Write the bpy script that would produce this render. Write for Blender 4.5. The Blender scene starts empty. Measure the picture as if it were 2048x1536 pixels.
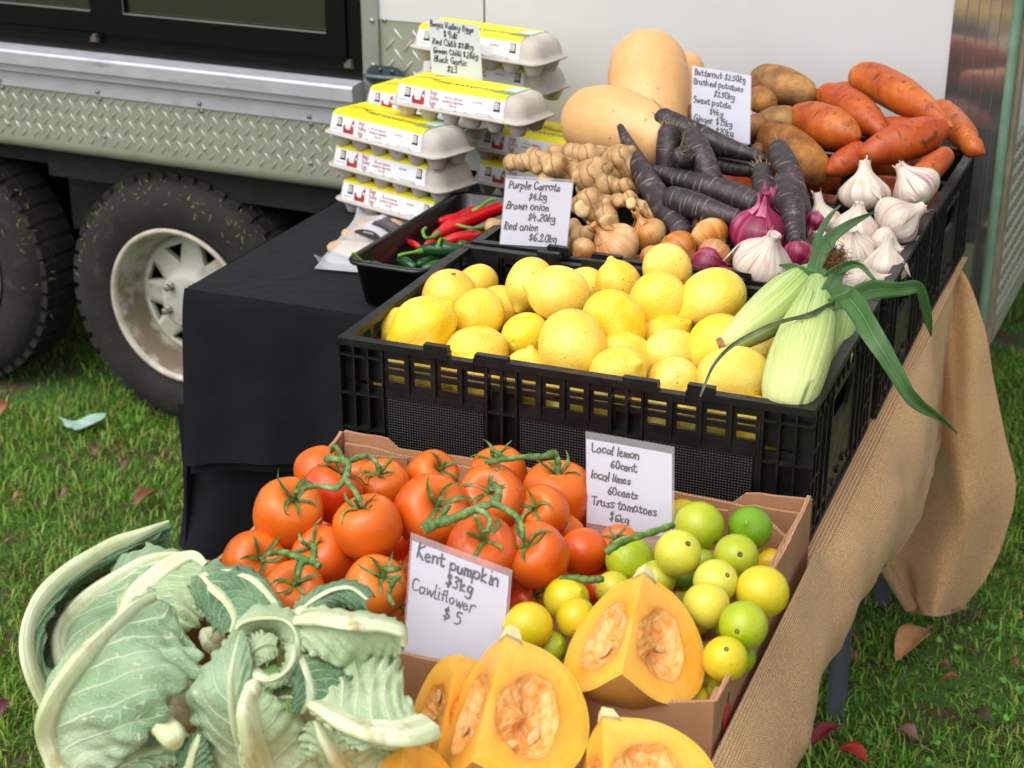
import bpy, math, random
import numpy as np
from mathutils import Vector, Matrix

S = bpy.context.scene
COL = S.collection
random.seed(7)
RNG = np.random.default_rng(7)

# ------------------------------------------------------------------ camera
CAM = np.array([.90, -1.66, .917])
YAW, PITCH, FPX = math.radians(22.04), math.radians(23.02), 3360.0
_F = np.array([-math.sin(YAW)*math.cos(PITCH), math.cos(YAW)*math.cos(PITCH), -math.sin(PITCH)])
_R = np.array([math.cos(YAW), math.sin(YAW), 0.])
_U = np.cross(_R, _F)
cd = bpy.data.cameras.new('camera')
cam = bpy.data.objects.new('camera', cd)
COL.objects.link(cam)
cam.matrix_world = Matrix(((_R[0], _U[0], -_F[0], CAM[0]), (_R[1], _U[1], -_F[1], CAM[1]), (_R[2], _U[2], -_F[2], CAM[2]), (0, 0, 0, 1)))
cd.sensor_width = 36
cd.lens = FPX/2048*36
cd.clip_start, cd.clip_end = .05, 500
cd.dof.use_dof = True
cd.dof.focus_distance = 2.0
cd.dof.aperture_fstop = 9.5
S.camera = cam

# ------------------------------------------------------------------ light: bright overcast
SUN_EL, SUN_ROT = math.radians(58), math.radians(200)
W = bpy.data.worlds.new('World')
S.world = W
W.use_nodes = True
wn = W.node_tree
bg = wn.nodes['Background']
sky = wn.nodes.new('ShaderNodeTexSky')
sky.sky_type = 'NISHITA'
sky.sun_disc = False
sky.sun_elevation, sky.sun_rotation = SUN_EL, SUN_ROT
sky.dust_density, sky.air_density = 3.0, 1.0
hs = wn.nodes.new('ShaderNodeHueSaturation')
hs.inputs['Saturation'].default_value = .22
wn.links.new(sky.outputs[0], hs.inputs['Color'])
wn.links.new(hs.outputs[0], bg.inputs[0])
bg.inputs[1].default_value = .15
sd = bpy.data.lights.new('sun', 'SUN')
sd.energy, sd.angle, sd.color = 1.1, math.radians(70), (1., .97, .92)
sun = bpy.data.objects.new('sun', sd)
COL.objects.link(sun)
_sv = Vector((math.sin(SUN_ROT)*math.cos(SUN_EL), math.cos(SUN_ROT)*math.cos(SUN_EL), math.sin(SUN_EL)))
sun.rotation_euler = _sv.to_track_quat('Z', 'Y').to_euler()
S.view_settings.view_transform = 'Standard'
S.view_settings.look = 'None'
S.view_settings.gamma = 1
S.view_settings.exposure = .58
S.cycles.use_denoising = True
S.cycles.max_bounces = 8
S.cycles.transparent_max_bounces = 12
S.cycles.caustics_reflective = False
S.cycles.caustics_refractive = False

# ------------------------------------------------------------------ projection helpers
def ray(x, y):
    return _F + (x-1024)/FPX*_R - (y-768)/FPX*_U
def at(x, y, ax, v):
    d = ray(x, y)
    return CAM + (v-CAM[ax])/d[ax]*d
def atz(x, y, z): return at(x, y, 2, z)
def depth(p): return float((np.asarray(p)-CAM) @ _F)
def atd(x, y, D): return CAM + ray(x, y)*D
def proj(P):
    d = np.asarray(P)-CAM
    z = d @ _F
    return 1024+FPX*(d @ _R)/z, 768-FPX*(d @ _U)/z, z
def camdir(ix, iy, iz):
    v = ix*_R + iy*_U - iz*_F
    return v/np.linalg.norm(v)

# ------------------------------------------------------------------ object helpers
def tag(o, label=None, cat=None, group=None, kind=None):
    if label: o['label'] = label
    if cat: o['category'] = cat
    if group: o['group'] = group
    if kind: o['kind'] = kind
    return o
def link(name, me, parent=None, mats=()):
    o = bpy.data.objects.new(name, me)
    COL.objects.link(o)
    if parent is not None: o.parent = parent
    for m in mats: me.materials.append(m)
    return o
def empty(name, loc, label, cat, group=None, rotz=0):
    o = bpy.data.objects.new(name, None)
    COL.objects.link(o)
    o.location = loc
    o.rotation_euler = (0, 0, rotz)
    o.empty_display_size = .02
    return tag(o, label, cat, group)

class MB:
    """collects geometry, then becomes one mesh"""
    def __init__(s):
        s.v, s.f, s.mi, s.uv, s.n = [], [], [], [], 0
        s.smooth = []
    def add(s, V, Fs, mi=0, smooth=False, uv=None):
        V = np.asarray(V, float).reshape(-1, 3)
        s.v.append(V)
        s.uv.append(np.zeros((len(V), 2)) if uv is None else np.asarray(uv, float))
        b = s.n
        for f in Fs:
            s.f.append(tuple(int(i)+b for i in f))
            s.mi.append(mi)
            s.smooth.append(smooth)
        s.n += len(V)
        return s
    def box(s, a, b, mi=0, M=None):
        x0, y0, z0 = a
        x1, y1, z1 = b
        V = np.array([(x0, y0, z0), (x1, y0, z0), (x1, y1, z0), (x0, y1, z0), (x0, y0, z1), (x1, y0, z1), (x1, y1, z1), (x0, y1, z1)])
        if M is not None: V = V @ np.asarray(M)[:3, :3].T + np.asarray(M)[:3, 3]
        return s.add(V, [(0, 3, 2, 1), (4, 5, 6, 7), (0, 1, 5, 4), (1, 2, 6, 5), (2, 3, 7, 6), (3, 0, 4, 7)], mi)
    def grid(s, P, mi=0, smooth=True, closed=False, uv=None):
        P = np.asarray(P, float)
        n, m = P.shape[:2]
        Fs = []
        for i in range(n-1):
            for j in range(m if closed else m-1):
                j2 = (j+1) % m
                Fs.append((i*m+j, i*m+j2, (i+1)*m+j2, (i+1)*m+j))
        if uv is None:
            gu, gv = np.meshgrid(np.linspace(0, 1, m), np.linspace(0, 1, n))
            uv = np.stack([gu, gv], -1)
        return s.add(P.reshape(-1, 3), Fs, mi, smooth, np.asarray(uv).reshape(-1, 2))
    def tube(s, path, rad, seg=10, mi=0, disp=None, flat=1., cap=True):
        P, uv = tube_grid(path, rad, seg, flat)
        if disp is not None: P = disp(P)
        n, m = P.shape[:2]
        s.grid(P, mi, True, True, uv)
        if cap:
            for row, fl in ((0, True), (n-1, False)):
                c = P[row].mean(0)
                V = np.vstack([P[row], c[None]])
                Fs = [((j+1) % m, j, m) if fl else (j, (j+1) % m, m) for j in range(m)]
                s.add(V, Fs, mi, True, np.vstack([uv[row], uv[row][:1]]))
        return s
    def mesh(s, name, origin=None):
        V = np.vstack(s.v)
        if origin is not None: V = V-np.asarray(origin)
        me = bpy.data.meshes.new(name)
        me.from_pydata(V.tolist(), [], s.f)
        me.polygons.foreach_set('material_index', s.mi)
        me.polygons.foreach_set('use_smooth', s.smooth)
        uvl = me.uv_layers.new(name='UVMap')
        li = np.zeros(len(me.loops), dtype=np.int32)
        me.loops.foreach_get('vertex_index', li)
        uvl.data.foreach_set('uv', np.vstack(s.uv)[li].astype(np.float32).ravel())
        me.update()
        return me
    def obj(s, name, mats, parent=None, origin=None):
        o = link(name, s.mesh(name, origin), parent, mats if isinstance(mats, (list, tuple)) else [mats])
        if origin is not None and parent is None: o.location = Vector(np.asarray(origin).tolist())
        return o

def cr(pts, n):
    """Catmull-Rom resample of control points to n rows (works on any columns)"""
    P = np.asarray(pts, float)
    if len(P) == 1: return np.repeat(P, n, 0)
    if len(P) == 2: return P[0]+(P[1]-P[0])*np.linspace(0, 1, n)[:, None]
    Q = np.vstack([2*P[0]-P[1], P, 2*P[-1]-P[-2]])
    t = np.linspace(0, len(P)-1-1e-9, n)
    i = t.astype(int)
    u = (t-i)[:, None]
    a, b, c, d = Q[i], Q[i+1], Q[i+2], Q[i+3]
    return .5*((2*b)+(-a+c)*u+(2*a-5*b+4*c-d)*u**2+(-a+3*b-3*c+d)*u**3)

def frames(P):
    T = np.gradient(P, axis=0)
    T /= np.linalg.norm(T, axis=1)[:, None]+1e-12
    a = np.array([0, 0, 1.]) if abs(T[0][2]) < .9 else np.array([1., 0, 0])
    N = np.zeros_like(T)
    n = a-T[0]*(a @ T[0])
    for i in range(len(T)):
        n = n-T[i]*(n @ T[i])
        n /= np.linalg.norm(n)+1e-12
        N[i] = n
    return T, N, np.cross(T, N)

def tube_grid(path, rad, seg=10, flat=1.):
    P = np.asarray(path, float)
    rad = np.asarray(rad, float)
    T, N, B = frames(P)
    th = np.linspace(0, 2*np.pi, seg, endpoint=False)
    G = P[:, None]+rad[:, None, None]*(np.cos(th)[None, :, None]*N[:, None]*flat+np.sin(th)[None, :, None]*B[:, None])
    uv = np.stack(np.meshgrid(np.arange(seg)/seg, np.linspace(0, 1, len(P))), -1)
    return G, uv

def wob(seed, scale, octs=2):
    """cheap smooth 3-D noise: returns f(P) in about -1..1"""
    r = np.random.default_rng(seed)
    K = []
    for o in range(octs):
        for _ in range(6):
            d = r.normal(size=3)
            d /= np.linalg.norm(d)
            K.append((d*scale*(1.9**o)*r.uniform(.6, 1.3), r.uniform(0, 6.28), .55**o))
    def f(P):
        out = 0
        for k, ph, a in K: out = out+a*np.sin(P @ k+ph)
        return out/3.2
    return f

def lathe_grid(prof, seg=28, lobes=None):
    """prof: [(z, r)] -> closed grid around Z"""
    prof = np.asarray(prof, float)
    th = np.linspace(0, 2*np.pi, seg, endpoint=False)
    r = prof[:, 1][:, None]*np.ones(seg)[None]
    if lobes is not None: r = r*lobes(th[None, :], np.linspace(0, 1, len(prof))[:, None])
    P = np.stack([r*np.cos(th), r*np.sin(th), np.repeat(prof[:, 0][:, None], seg, 1)], -1)
    uv = np.stack(np.meshgrid(np.arange(seg)/seg, np.linspace(0, 1, len(prof))), -1)
    return P, uv

def basis_from_axis(ax, spin=0.):
    ax = np.asarray(ax, float)
    ax = ax/np.linalg.norm(ax)
    q = Vector(ax.tolist()).to_track_quat('Z', 'Y')
    return (q.to_matrix() @ Matrix.Rotation(spin, 3, 'Z'))

def place(o, loc, ax=None, spin=0.):
    M = basis_from_axis(ax, spin).to_4x4() if ax is not None else Matrix.Identity(4)
    o.matrix_world = Matrix.Translation(Vector([float(x) for x in loc])) @ M
    return o

# ------------------------------------------------------------------ material helpers
def lin(h):
    h = h.lstrip('#')
    c = [int(h[i:i+2], 16)/255 for i in (0, 2, 4)]
    return tuple(x/12.92 if x <= .04045 else ((x+.055)/1.055)**2.4 for x in c)+(1.,)
def C4(c): return lin(c) if isinstance(c, str) else (tuple(c)+(1.,) if len(c) == 3 else tuple(c))

class Mat:
    def __init__(s, name):
        s.m = bpy.data.materials.new(name)
        s.m.use_nodes = True
        s.nt = s.m.node_tree
        s.b = s.nt.nodes['Principled BSDF']
        s._tc = None
    def n(s, typ, ins=None, **kw):
        nd = s.nt.nodes.new('ShaderNode'+typ)
        for k, v in kw.items(): setattr(nd, k, v)
        for k, v in (ins or {}).items(): s.put(nd.inputs[k], v)
        return nd
    def put(s, sock, v):
        if isinstance(v, bpy.types.NodeSocket): s.nt.links.new(v, sock)
        else:
            if isinstance(v, str): v = lin(v)
            if sock.type == 'RGBA' and not isinstance(v, (int, float)) and len(v) == 3: v = tuple(v)+(1.,)
            sock.default_value = v
    def set(s, **kw):
        names = dict(color='Base Color', rough='Roughness', metal='Metallic', spec='Specular IOR Level', normal='Normal', sss='Subsurface Weight',
                     coat='Coat Weight', coatr='Coat Roughness', alpha='Alpha', trans='Transmission Weight', ior='IOR', sheen='Sheen Weight', emit='Emission Color', estr='Emission Strength')
        for k, v in kw.items(): s.put(s.b.inputs[names[k]], v)
        return s
    def tc(s, w='Object'):
        if s._tc is None: s._tc = s.n('TexCoord')
        return s._tc.outputs[w]
    def vec(s, w='Object', scale=(1, 1, 1), rot=(0, 0, 0)):
        return s.n('Mapping', {'Vector': s.tc(w), 'Scale': scale, 'Rotation': rot}).outputs[0]
    def noise(s, scale, detail=3, rough=.55, vec=None, dist=0.):
        return s.n('TexNoise', {'Vector': vec if vec is not None else s.tc(), 'Scale': scale, 'Detail': detail, 'Roughness': rough, 'Distortion': dist}).outputs[0]
    def voro(s, scale, vec=None, out='Distance', feature='F1', rnd=1.):
        return s.n('TexVoronoi', {'Vector': vec if vec is not None else s.tc(), 'Scale': scale, 'Randomness': rnd}, feature=feature).outputs[out]
    def wave(s, scale, vec=None, dist=0., detail=2, direction='X', dscale=1.):
        return s.n('TexWave', {'Vector': vec if vec is not None else s.tc(), 'Scale': scale, 'Distortion': dist, 'Detail': detail, 'Detail Scale': dscale}, bands_direction=direction).outputs['Fac']
    def ramp(s, fac, stops, interp='LINEAR'):
        nd = s.n('ValToRGB', {'Fac': fac})
        cr_ = nd.color_ramp
        cr_.interpolation = interp
        while len(cr_.elements) < len(stops): cr_.elements.new(.5)
        for e, (p, c) in zip(cr_.elements, stops):
            e.position = p
            e.color = C4(c) if not isinstance(c, (int, float)) else (c, c, c, 1)
        return nd.outputs['Color']
    def mix(s, fac, a, b, mode='MIX'):
        nd = s.n('Mix', data_type='RGBA', blend_type=mode)
        s.put(nd.inputs[0], fac)
        s.put(nd.inputs[6], a)
        s.put(nd.inputs[7], b)
        return nd.outputs[2]
    def math(s, op, a, b=0.):
        nd = s.n('Math', operation=op)
        s.put(nd.inputs[0], a)
        s.put(nd.inputs[1], b)
        return nd.outputs[0]
    def mr(s, v, a, b, c=0., d=1.):
        return s.n('MapRange', {'Value': v, 'From Min': a, 'From Max': b, 'To Min': c, 'To Max': d}).outputs[0]
    def rnd(s): return s.n('ObjectInfo').outputs['Random']
    def vary(s, col, hue=.01, sat=.1, val=.12):
        r = s.rnd()
        r2 = s.math('FRACT', s.math('MULTIPLY', r, 17.3))
        r3 = s.math('FRACT', s.math('MULTIPLY', r, 41.7))
        return s.n('HueSaturation', {'Color': col, 'Hue': s.mr(r, 0, 1, .5-hue, .5+hue), 'Saturation': s.mr(r2, 0, 1, 1-sat, 1+sat), 'Value': s.mr(r3, 0, 1, 1-val, 1+val)}).outputs[0]
    def bump(s, h, strength=.3, dist=.002):
        return s.n('Bump', {'Height': h, 'Strength': strength, 'Distance': dist}).outputs[0]

def plain(name, col, rough=.5, metal=0., noise=None, bump=None, spec=.5):
    """a procedural paint/plastic/metal with slight uneven tone and grain; noise=(scale, amount), bump=(scale, strength, dist)"""
    m = Mat(name)
    c = C4(col)
    sc, am = noise or (30, .12)
    lo = tuple(x*(1-am) for x in c[:3])
    hi = tuple(min(1, x*(1+am)) for x in c[:3])
    m.set(color=m.ramp(m.noise(sc, 5), [(.3, lo), (.7, hi)]), rough=rough, metal=metal, spec=spec)
    if bump: m.set(normal=m.bump(m.noise(bump[0], 3), bump[1], bump[2]))
    return m.m
# ------------------------------------------------------------------ ground
GZ = -.70
gm = Mat('soil_and_thatch')
gm.set(color=gm.mix(gm.mr(gm.noise(9, 4), .45, .62), gm.ramp(gm.noise(160, 4), [(.3, '233a0e'), (.55, '44691c'), (.75, '688a32')]),
                    gm.ramp(gm.noise(120, 4), [(.3, '2a1d10'), (.6, '57462a'), (.8, '7d6c40')])), rough=.9,
       normal=gm.bump(gm.noise(220, 3), .8, .01))
gb = MB()
xs = np.concatenate([[-60, -20, -8], np.linspace(-4, 3, 61), [8, 20, 60]])
ys = np.concatenate([[-60, -20, -8], np.linspace(-3, 6, 61), [10, 25, 60]])
gx, gy = np.meshgrid(xs, ys)
_gn = wob(3, 5.)
def ground_h(x, y):
    P = np.stack([x, y, np.zeros_like(x)], -1)
    return GZ+.006*_gn(P)
gb.grid(np.stack([gx, gy, ground_h(gx, gy)], -1))
tag(gb.obj('lawn_ground', gm.m), kind='structure')

# ------------------------------------------------------------------ trailer
TA = math.radians(2.57)
trailer = empty('market_trailer', (.63, 1.245, GZ), 'white food trailer with black framed window, chequer plate skirt and muddy wheels behind the tables', 'trailer', rotz=-TA)
class TB(MB):
    def mesh(s, name, origin=None): return MB.mesh(s, name, (0, 0, GZ))

white = Mat('white_panel_paint')
white.set(color=white.ramp(white.noise(3, 4), [(.3, 'cacac9'), (.7, 'd3d3d2')]), rough=.42, normal=white.bump(white.noise(8, 2), .05, .004))
alu = Mat('aluminium')
alu.set(color=alu.mix(alu.mr(alu.noise(9, 6, .7, alu.vec('Object', (.5, 1, 4))), .6, .8), 'cfcdd6', '8a8a90'), metal=.45,
        rough=alu.mr(alu.noise(30, 4), .3, .7, .33, .55), normal=alu.bump(alu.noise(60, 3, .6, alu.vec('Object', (.05, 1, 1))), .06, .002))
sat_alu = Mat('satin_aluminium_trim')
sat_alu.set(color=sat_alu.ramp(sat_alu.noise(6, 4), [(.3, '9b9d94'), (.7, 'aeb0a8')]), metal=.6, rough=.42)
blk = plain('black_window_frame', '0a0a0c', .25, bump=(40, .04, .002), spec=.3)
dark = plain('underbody_black', '0d0d0c', .8, noise=(20, .5), bump=(30, .5, .01))
rubm = plain('seal_rubber', '141414', .6)

def tread_material():
    m = Mat('chequer_plate')
    rustn = m.noise(5, 4)
    base = m.ramp(rustn, [(.3, 'a2a495'), (.55, 'adaf9f'), (.75, 'a09a88')])
    m.set(color=base, metal=.4, rough=m.mr(m.noise(25, 4), .3, .7, .3, .48), normal=m.bump(m.noise(90, 3), .08, .001))
    return m.m
TREAD = tread_material()
BAR = plain('chequer_bar_glint', 'c6c6bc', .28, metal=.5, noise=(40, .12))  # lighter colour paints the glints onto the raised bars

def tread_bars(mb, u0, u1, z0, z1, y, pitch=.034, ln=.028, wd=.0055, ht=.0024, sk=None, mi=0):
    """raised lozenge bars of chequer plate on the plane y (facing -y)"""
    k = 0
    z = z0
    row = 0
    while z < z1:
        u = u0+(pitch/2 if row % 2 else 0)
        while u < u1:
            a = math.radians(52 if (row + int(round((u-u0)/pitch))) % 2 else -52)
            if (row % 2) == 0: a = math.radians(-52)
            else: a = math.radians(52)
            ca, sa = math.cos(a), math.sin(a)
            pts = []
            for t, w_, h_ in ((-.5, .12, 0), (-.3, .8, ht), (0, 1., ht*1.2), (.3, .8, ht), (.5, .12, 0)):
                for s_ in (-1, 0, 1):
                    px, pz = t*ln, s_*w_*wd/2
                    pts.append((u+px*ca-pz*sa, y-.0006-(h_ if s_ == 0 else 0), z+px*sa+pz*ca))
            if min(p[0] for p in pts) > u0 and max(p[0] for p in pts) < u1 and min(p[2] for p in pts) > z0 and max(p[2] for p in pts) < z1:
                V = np.array(pts)
                Fs = []
                for i in range(4):
                    for j in range(2): Fs.append((i*3+j, i*3+j+1, (i+1)*3+j+1, (i+1)*3+j))
                mb.add(V, Fs, mi, True)
            u += pitch
        z += pitch*.5
        row += 1

def rivet(mb, u, z, y, r=.0055, mi=0):
    prof = [(0, r), (.4*r, r*.95), (.75*r, r*.6), (.9*r, .02*r)]
    P, uv = lathe_grid(prof, 12)
    Q = np.stack([u+P[..., 0], y-P[..., 2], z+P[..., 1]], -1)
    mb.grid(Q, mi, True, True)
    mb.add([(u-r*.3, y-.93*r, z-r*.3), (u+r*.3, y-.93*r, z-r*.3), (u+r*.3, y-.93*r, z+r*.3), (u-r*.3, y-.93*r, z+r*.3)], [(0, 1, 2, 3)], mi+1)

# body panels
b = TB()
b.box((-1.209, 0, .29), (-.984, .03, 2.0))
b.box((-.979, 0, -.05), (-.108, .03, 2.0))
b.obj('side_panel', white.m, trailer)
b = TB(); b.box((-.984, .004, .1), (-.979, .02, 2.0)); b.obj('panel_joint', sat_alu.m, trailer)
b = TB()
b.box((-1.209, .002, .06), (-.984, .03, .2899))
tread_bars(b, -1.208, -.985, .062, .289, .002, pitch=.04, ln=.034, mi=1)
b.obj('corner_plate', [TREAD, BAR], trailer)
b = TB(); b.box((-1.246, -.006, -.07), (-1.2092, .03, 2.0)); b.obj('upright_trim', sat_alu.m, trailer)
# window: sill ledges, frame, panes, dark backing with reflections painted in
b = TB()
prof = [(.0, .167), (-.05, .163), (-.052, .158), (-.05, .132), (-.036, .130), (-.032, .126), (-.032, .112), (-.02, .108), (-.014, .104), (-.014, .073), (.01, .073), (.01, .167)]
n = len(prof)
V = [(-4.2, y, z) for y, z in prof]+[(-1.2462, y, z) for y, z in prof]
b.add(V, [(i, (i+1) % n, n+(i+1) % n, n+i) for i in range(n)]+[tuple(range(n))[::-1], tuple(range(n, 2*n))])
b.obj('sill_ledge', alu.m, trailer)
b = TB()
def frame_rect(u0, u1, z0, z1, y0, y1, w):
    b.box((u0, y0, z0), (u1, y1, z0+w)); b.box((u0, y0, z1-w), (u1, y1, z1))
    b.box((u0, y0, z0+w), (u0+w, y1, z1-w)); b.box((u1-w, y0, z0+w), (u1, y1, z1-w))
frame_rect(-3.9, -1.2465, .1675, 1.2, -.008, .03, .02)
frame_rect(-3.88, -1.267, .1878, 1.18, .004, .04, .017)
frame_rect(-1.868, -1.285, .206, 1.15, -.002, .035, .045)
frame_rect(-2.6, -1.872, .206, 1.15, .008, .042, .042)
b.obj('window_frame', blk, trailer)
b = TB()
b.box((-1.822, .0, .2515), (-1.331, .0035, .2535)); b.box((-1.8235, .0, .2515), (-1.822, .0035, 1.1)); b.box((-2.557, .012, .2485), (-1.915, .0145, .2505))
b.obj('glazing_bead', sat_alu.m, trailer)
gl = Mat('tinted_glass')
gl.set(color=gl.ramp(gl.noise(2, 2), [(0, '5d6358'), (1, '6f6d5e')]), rough=.05, spec=.6, trans=.9, ior=2.1)
b = TB(); b.box((-1.82, .012, .252), (-1.332, .017, 1.104)); b.box((-2.557, .022, .249), (-1.916, .027, 1.104)); b.obj('window_pane', gl.m, trailer)
inn = Mat('reflection_blurs')
inn.set(color=inn.ramp(inn.noise(2.2, 3, .6, inn.vec('Object', (1, 1, 2.2)), .6), [(.3, '15201a'), (.5, '3a2a20'), (.6, '27402a'), (.72, '5a3a35')]), rough=.7)  # green and brown blurs stand in for reflections in the glass
b = TB(); b.box((-4., .5, .17), (-1.25, .52, 1.6)); b.box((-4., .06, .165), (-1.25, .5, .1745)); b.obj('lining_with_reflections', inn.m, trailer)
shm = Mat('reflection_blocks')
shm.set(color=shm.ramp(shm.voro(9, out='Color'), [(.2, '6b2a1f'), (.45, '7a7466'), (.7, '2f5a2c'), (.9, '8a6a40')], 'CONSTANT'), rough=.6)  # colours of blocks added to imitate blurred reflections in the window
b = TB()
rr = random.Random(4)
u = -3.2
while u < -1.35:
    w_ = rr.uniform(.06, .14)
    b.box((u, .22+rr.uniform(0, .06), .176), (u+w_, .34, .25+rr.uniform(.02, .22)))
    u += w_+rr.uniform(.01, .05)
b.obj('reflection_blocks', shm.m, trailer)
for u_ in (-1.892, -1.272):
    b = TB()
    b.box((u_-.012, -.014, .19), (u_+.008, -.008, .2)); b.box((u_-.003, -.018, .193), (u_+.006, -.0082, .207))
    b.obj('latch_screw', plain('latch_screw_zinc', '6f6a5e', .45, metal=.5) if u_ < -1.5 else bpy.data.materials['latch_screw_zinc'], trailer)
# skirt of chequer plate with rolled lower edge
b = TB()
pr_ = [(-.008, .073), (-.008, -.045)]+[(-.008+.022*(1-math.cos(t)), -.045-.026*math.sin(t)) for t in np.linspace(.2, 1.57, 7)]+[(.06, -.073)]
n = len(pr_)
b.add([(-4.2, y, z) for y, z in pr_]+[(-1.2462, y, z) for y, z in pr_], [(i, i+1, n+i+1, n+i) for i in range(n-1)], 0, True)
tread_bars(b, -2.75, -1.247, -.046, .0735, -.0081, pitch=.031, ln=.024, wd=.004, ht=.002, mi=1)
b.obj('skirt_plate', [TREAD, BAR], trailer)
def rv(u_, z_, y_, r_=.0055):
    q_ = TB(); rivet(q_, u_, z_, y_, r_); q_.obj('rivet', [sat_alu.m, dark], trailer)
for u_ in (-2.163, -1.897, -1.636, -1.37): rv(u_, .083, -.014); rv(u_, .066, -.0082)
for u_ in (-2.158, -1.895, -1.634, -1.375): rv(u_, -.017, -.0082, .0048)
for u_, z_ in ((-1.2215, .287), (-1.2215, .2)): rv(u_, z_, -.006)
for u_, z_ in ((-1.198, .289), (-1.112, .288)): rv(u_, z_, .002)
# grey latch on the corner plate
zn = plain('zinc_latch', '5b6468', .38, metal=.7, noise=(40, .2))
b = TB()
b.tube(cr([(-1.236, -.016, .179), (-1.22, -.022, .1795), (-1.15, -.022, .181), (-1.12, -.02, .181)], 12), np.r_[.003, np.full(11, .0062)], 10)
Pl = []
for t in np.linspace(0, 2*math.pi, 24, endpoint=False):
    Pl.append((-1.195+.043*abs(math.cos(t))**.7*math.copysign(1, math.cos(t)), .18+.021*abs(math.sin(t))**.8*math.copysign(1, math.sin(t))))
b.add([(u_, -.009, z_) for u_, z_ in Pl]+[(u_, -.0062, z_) for u_, z_ in Pl], [tuple(range(24))]+[(i, i+24, (i+1) % 24+24, (i+1) % 24) for i in range(24)])
for u_, z_ in ((-1.205, .193), (-1.178, .191), (-1.203, .168)): rivet(b, u_, z_, -.009, .0045)
b.obj('latch', [zn, dark], trailer)
# polished corner strip, green seal, end wall
pol = Mat('polished_strip')
pol.set(color=pol.ramp(pol.noise(4, 3), [(.3, 'b4b2b2'), (.7, 'd4d2d2')]), metal=.9, rough=.11, normal=pol.bump(pol.wave(16, pol.vec('Object', (1, 0, 0)), 0), .02, .002))
b = TB(); b.box((-.1079, -.004, -.19), (-.0125, .03, 2.0)); b.obj('polished_strip', pol.m, trailer)
b = TB()
for u_ in (-.086, -.067, -.049, -.031): b.box((u_, -.0048, -.19), (u_+.0012, -.0041, 2.0))
b.obj('strip_groove', plain('strip_groove_grey', '6e6a66', .5, metal=.5), trailer)
b = TB(); rivet(b, -.1005, .234, -.0041, .006); b.obj('strip_screw', [sat_alu.m, dark], trailer)
grn = plain('green_seal', '6f8f78', .35, noise=(30, .15), bump=(60, .2, .002))
b = TB(); b.tube(np.array([(-.004, -.004, z) for z in np.linspace(-.195, 2.0, 12)]), np.full(12, .0085), 12); b.obj('edge_seal', grn, trailer)
post = plain('weathered_post', '8a7d6a', .55, noise=(20, .3))
b = TB(); b.box((.0, .006, -.195), (.012, .05, 2.0)); b.obj('corner_post', post, trailer)
b = TB(); b.box((-.03, .0502, .17), (.006, 2.2, 2.0)); b.obj('end_panel', white.m, trailer)
b = TB()
b.box((-.02, .0502, -.21), (.005, 1.6, .1698))
q = TB()
tread_bars(q, .06, 1.55, -.16, .168, 0, pitch=.03, ln=.026)
Vq = np.vstack(q.v)
b.add(np.stack([.005-Vq[:, 1]-.0005, Vq[:, 0], Vq[:, 2]], -1), q.f, 0, True)
b.box((.0052, .0502, -.21), (.009, 1.6, -.165))
b.obj('end_plate', TREAD, trailer)
# body shell and under-chassis
b = TB()
b.box((-4.2, .03, 1.9), (-.03, 2.2, 2.0)); b.box((-4.2, 2.17, .0), (-.03, 2.2, 1.9)); b.box((-4.2, .03, .0), (-4.17, 2.17, 1.9)); b.box((-1.25, .031, .0), (-.031, .06, 1.9))
b.obj('body_shell', white.m, trailer)
b = TB()
b.box((-4.2, .061, -.12), (-.03, 2.17, -.03)); b.box((-4.2, .45, -.26), (-.03, .53, -.12)); b.box((-4.2, 1.7, -.26), (-.03, 1.78, -.12)); b.box((-4., .3, -.45), (-.4, .34, -.12))  # black underbody, also placed behind the skirt to darken the view beneath
b.box((-2.13, .14, -.3), (-1.93, .3, -.12)); b.box((-2.1, .04, -.14), (-1.2, .12, -.075))
b.obj('chassis', dark, trailer)

# wheels
tyre_m = Mat('muddy_tyre_rubber')
mud = tyre_m.noise(9, 6, .65)
tyre_m.set(color=tyre_m.mix(tyre_m.mr(tyre_m.noise(26, 5, .65), .56, .74, 0, .6), tyre_m.ramp(mud, [(.35, '171413'), (.6, '252120')]), '4a4032'), rough=.85, normal=tyre_m.bump(tyre_m.noise(70, 4), .5, .004))
rim_m = Mat('dirty_cream_rim')
rim_m.set(color=rim_m.mix(rim_m.mr(rim_m.noise(11, 6, .7), .54, .72, 0, .8), rim_m.ramp(rim_m.noise(5, 3), [(.3, 'a9a79a'), (.7, 'c1bfb2')]), '6f5c48'), rough=.5)
barrel_m = Mat('grimy_rim_barrel')
barrel_m.set(color=barrel_m.mix(barrel_m.mr(barrel_m.noise(8, 6, .7), .42, .58, 0, .9), 'b9b6aa', '66543f'), rough=.55)
lip_m = plain('rusty_rim_lip', 'b9ad9e', .5, noise=(25, .25))
bolt_m = plain('wheel_nut', '9a958a', .4, metal=.8)
grassbits = plain('stuck_grass', '7d8a44', .9, noise=(40, .5))
R0 = .302
def lath_y(mb, prof, seg=64, mi=0, lob=None, uc=0, zc=0):
    P, uv = lathe_grid([(y, r) for y, r in prof], seg, lob)
    mb.grid(np.stack([uc+P[..., 0], P[..., 2], zc+P[..., 1]], -1), mi, True, True, uv)
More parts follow.
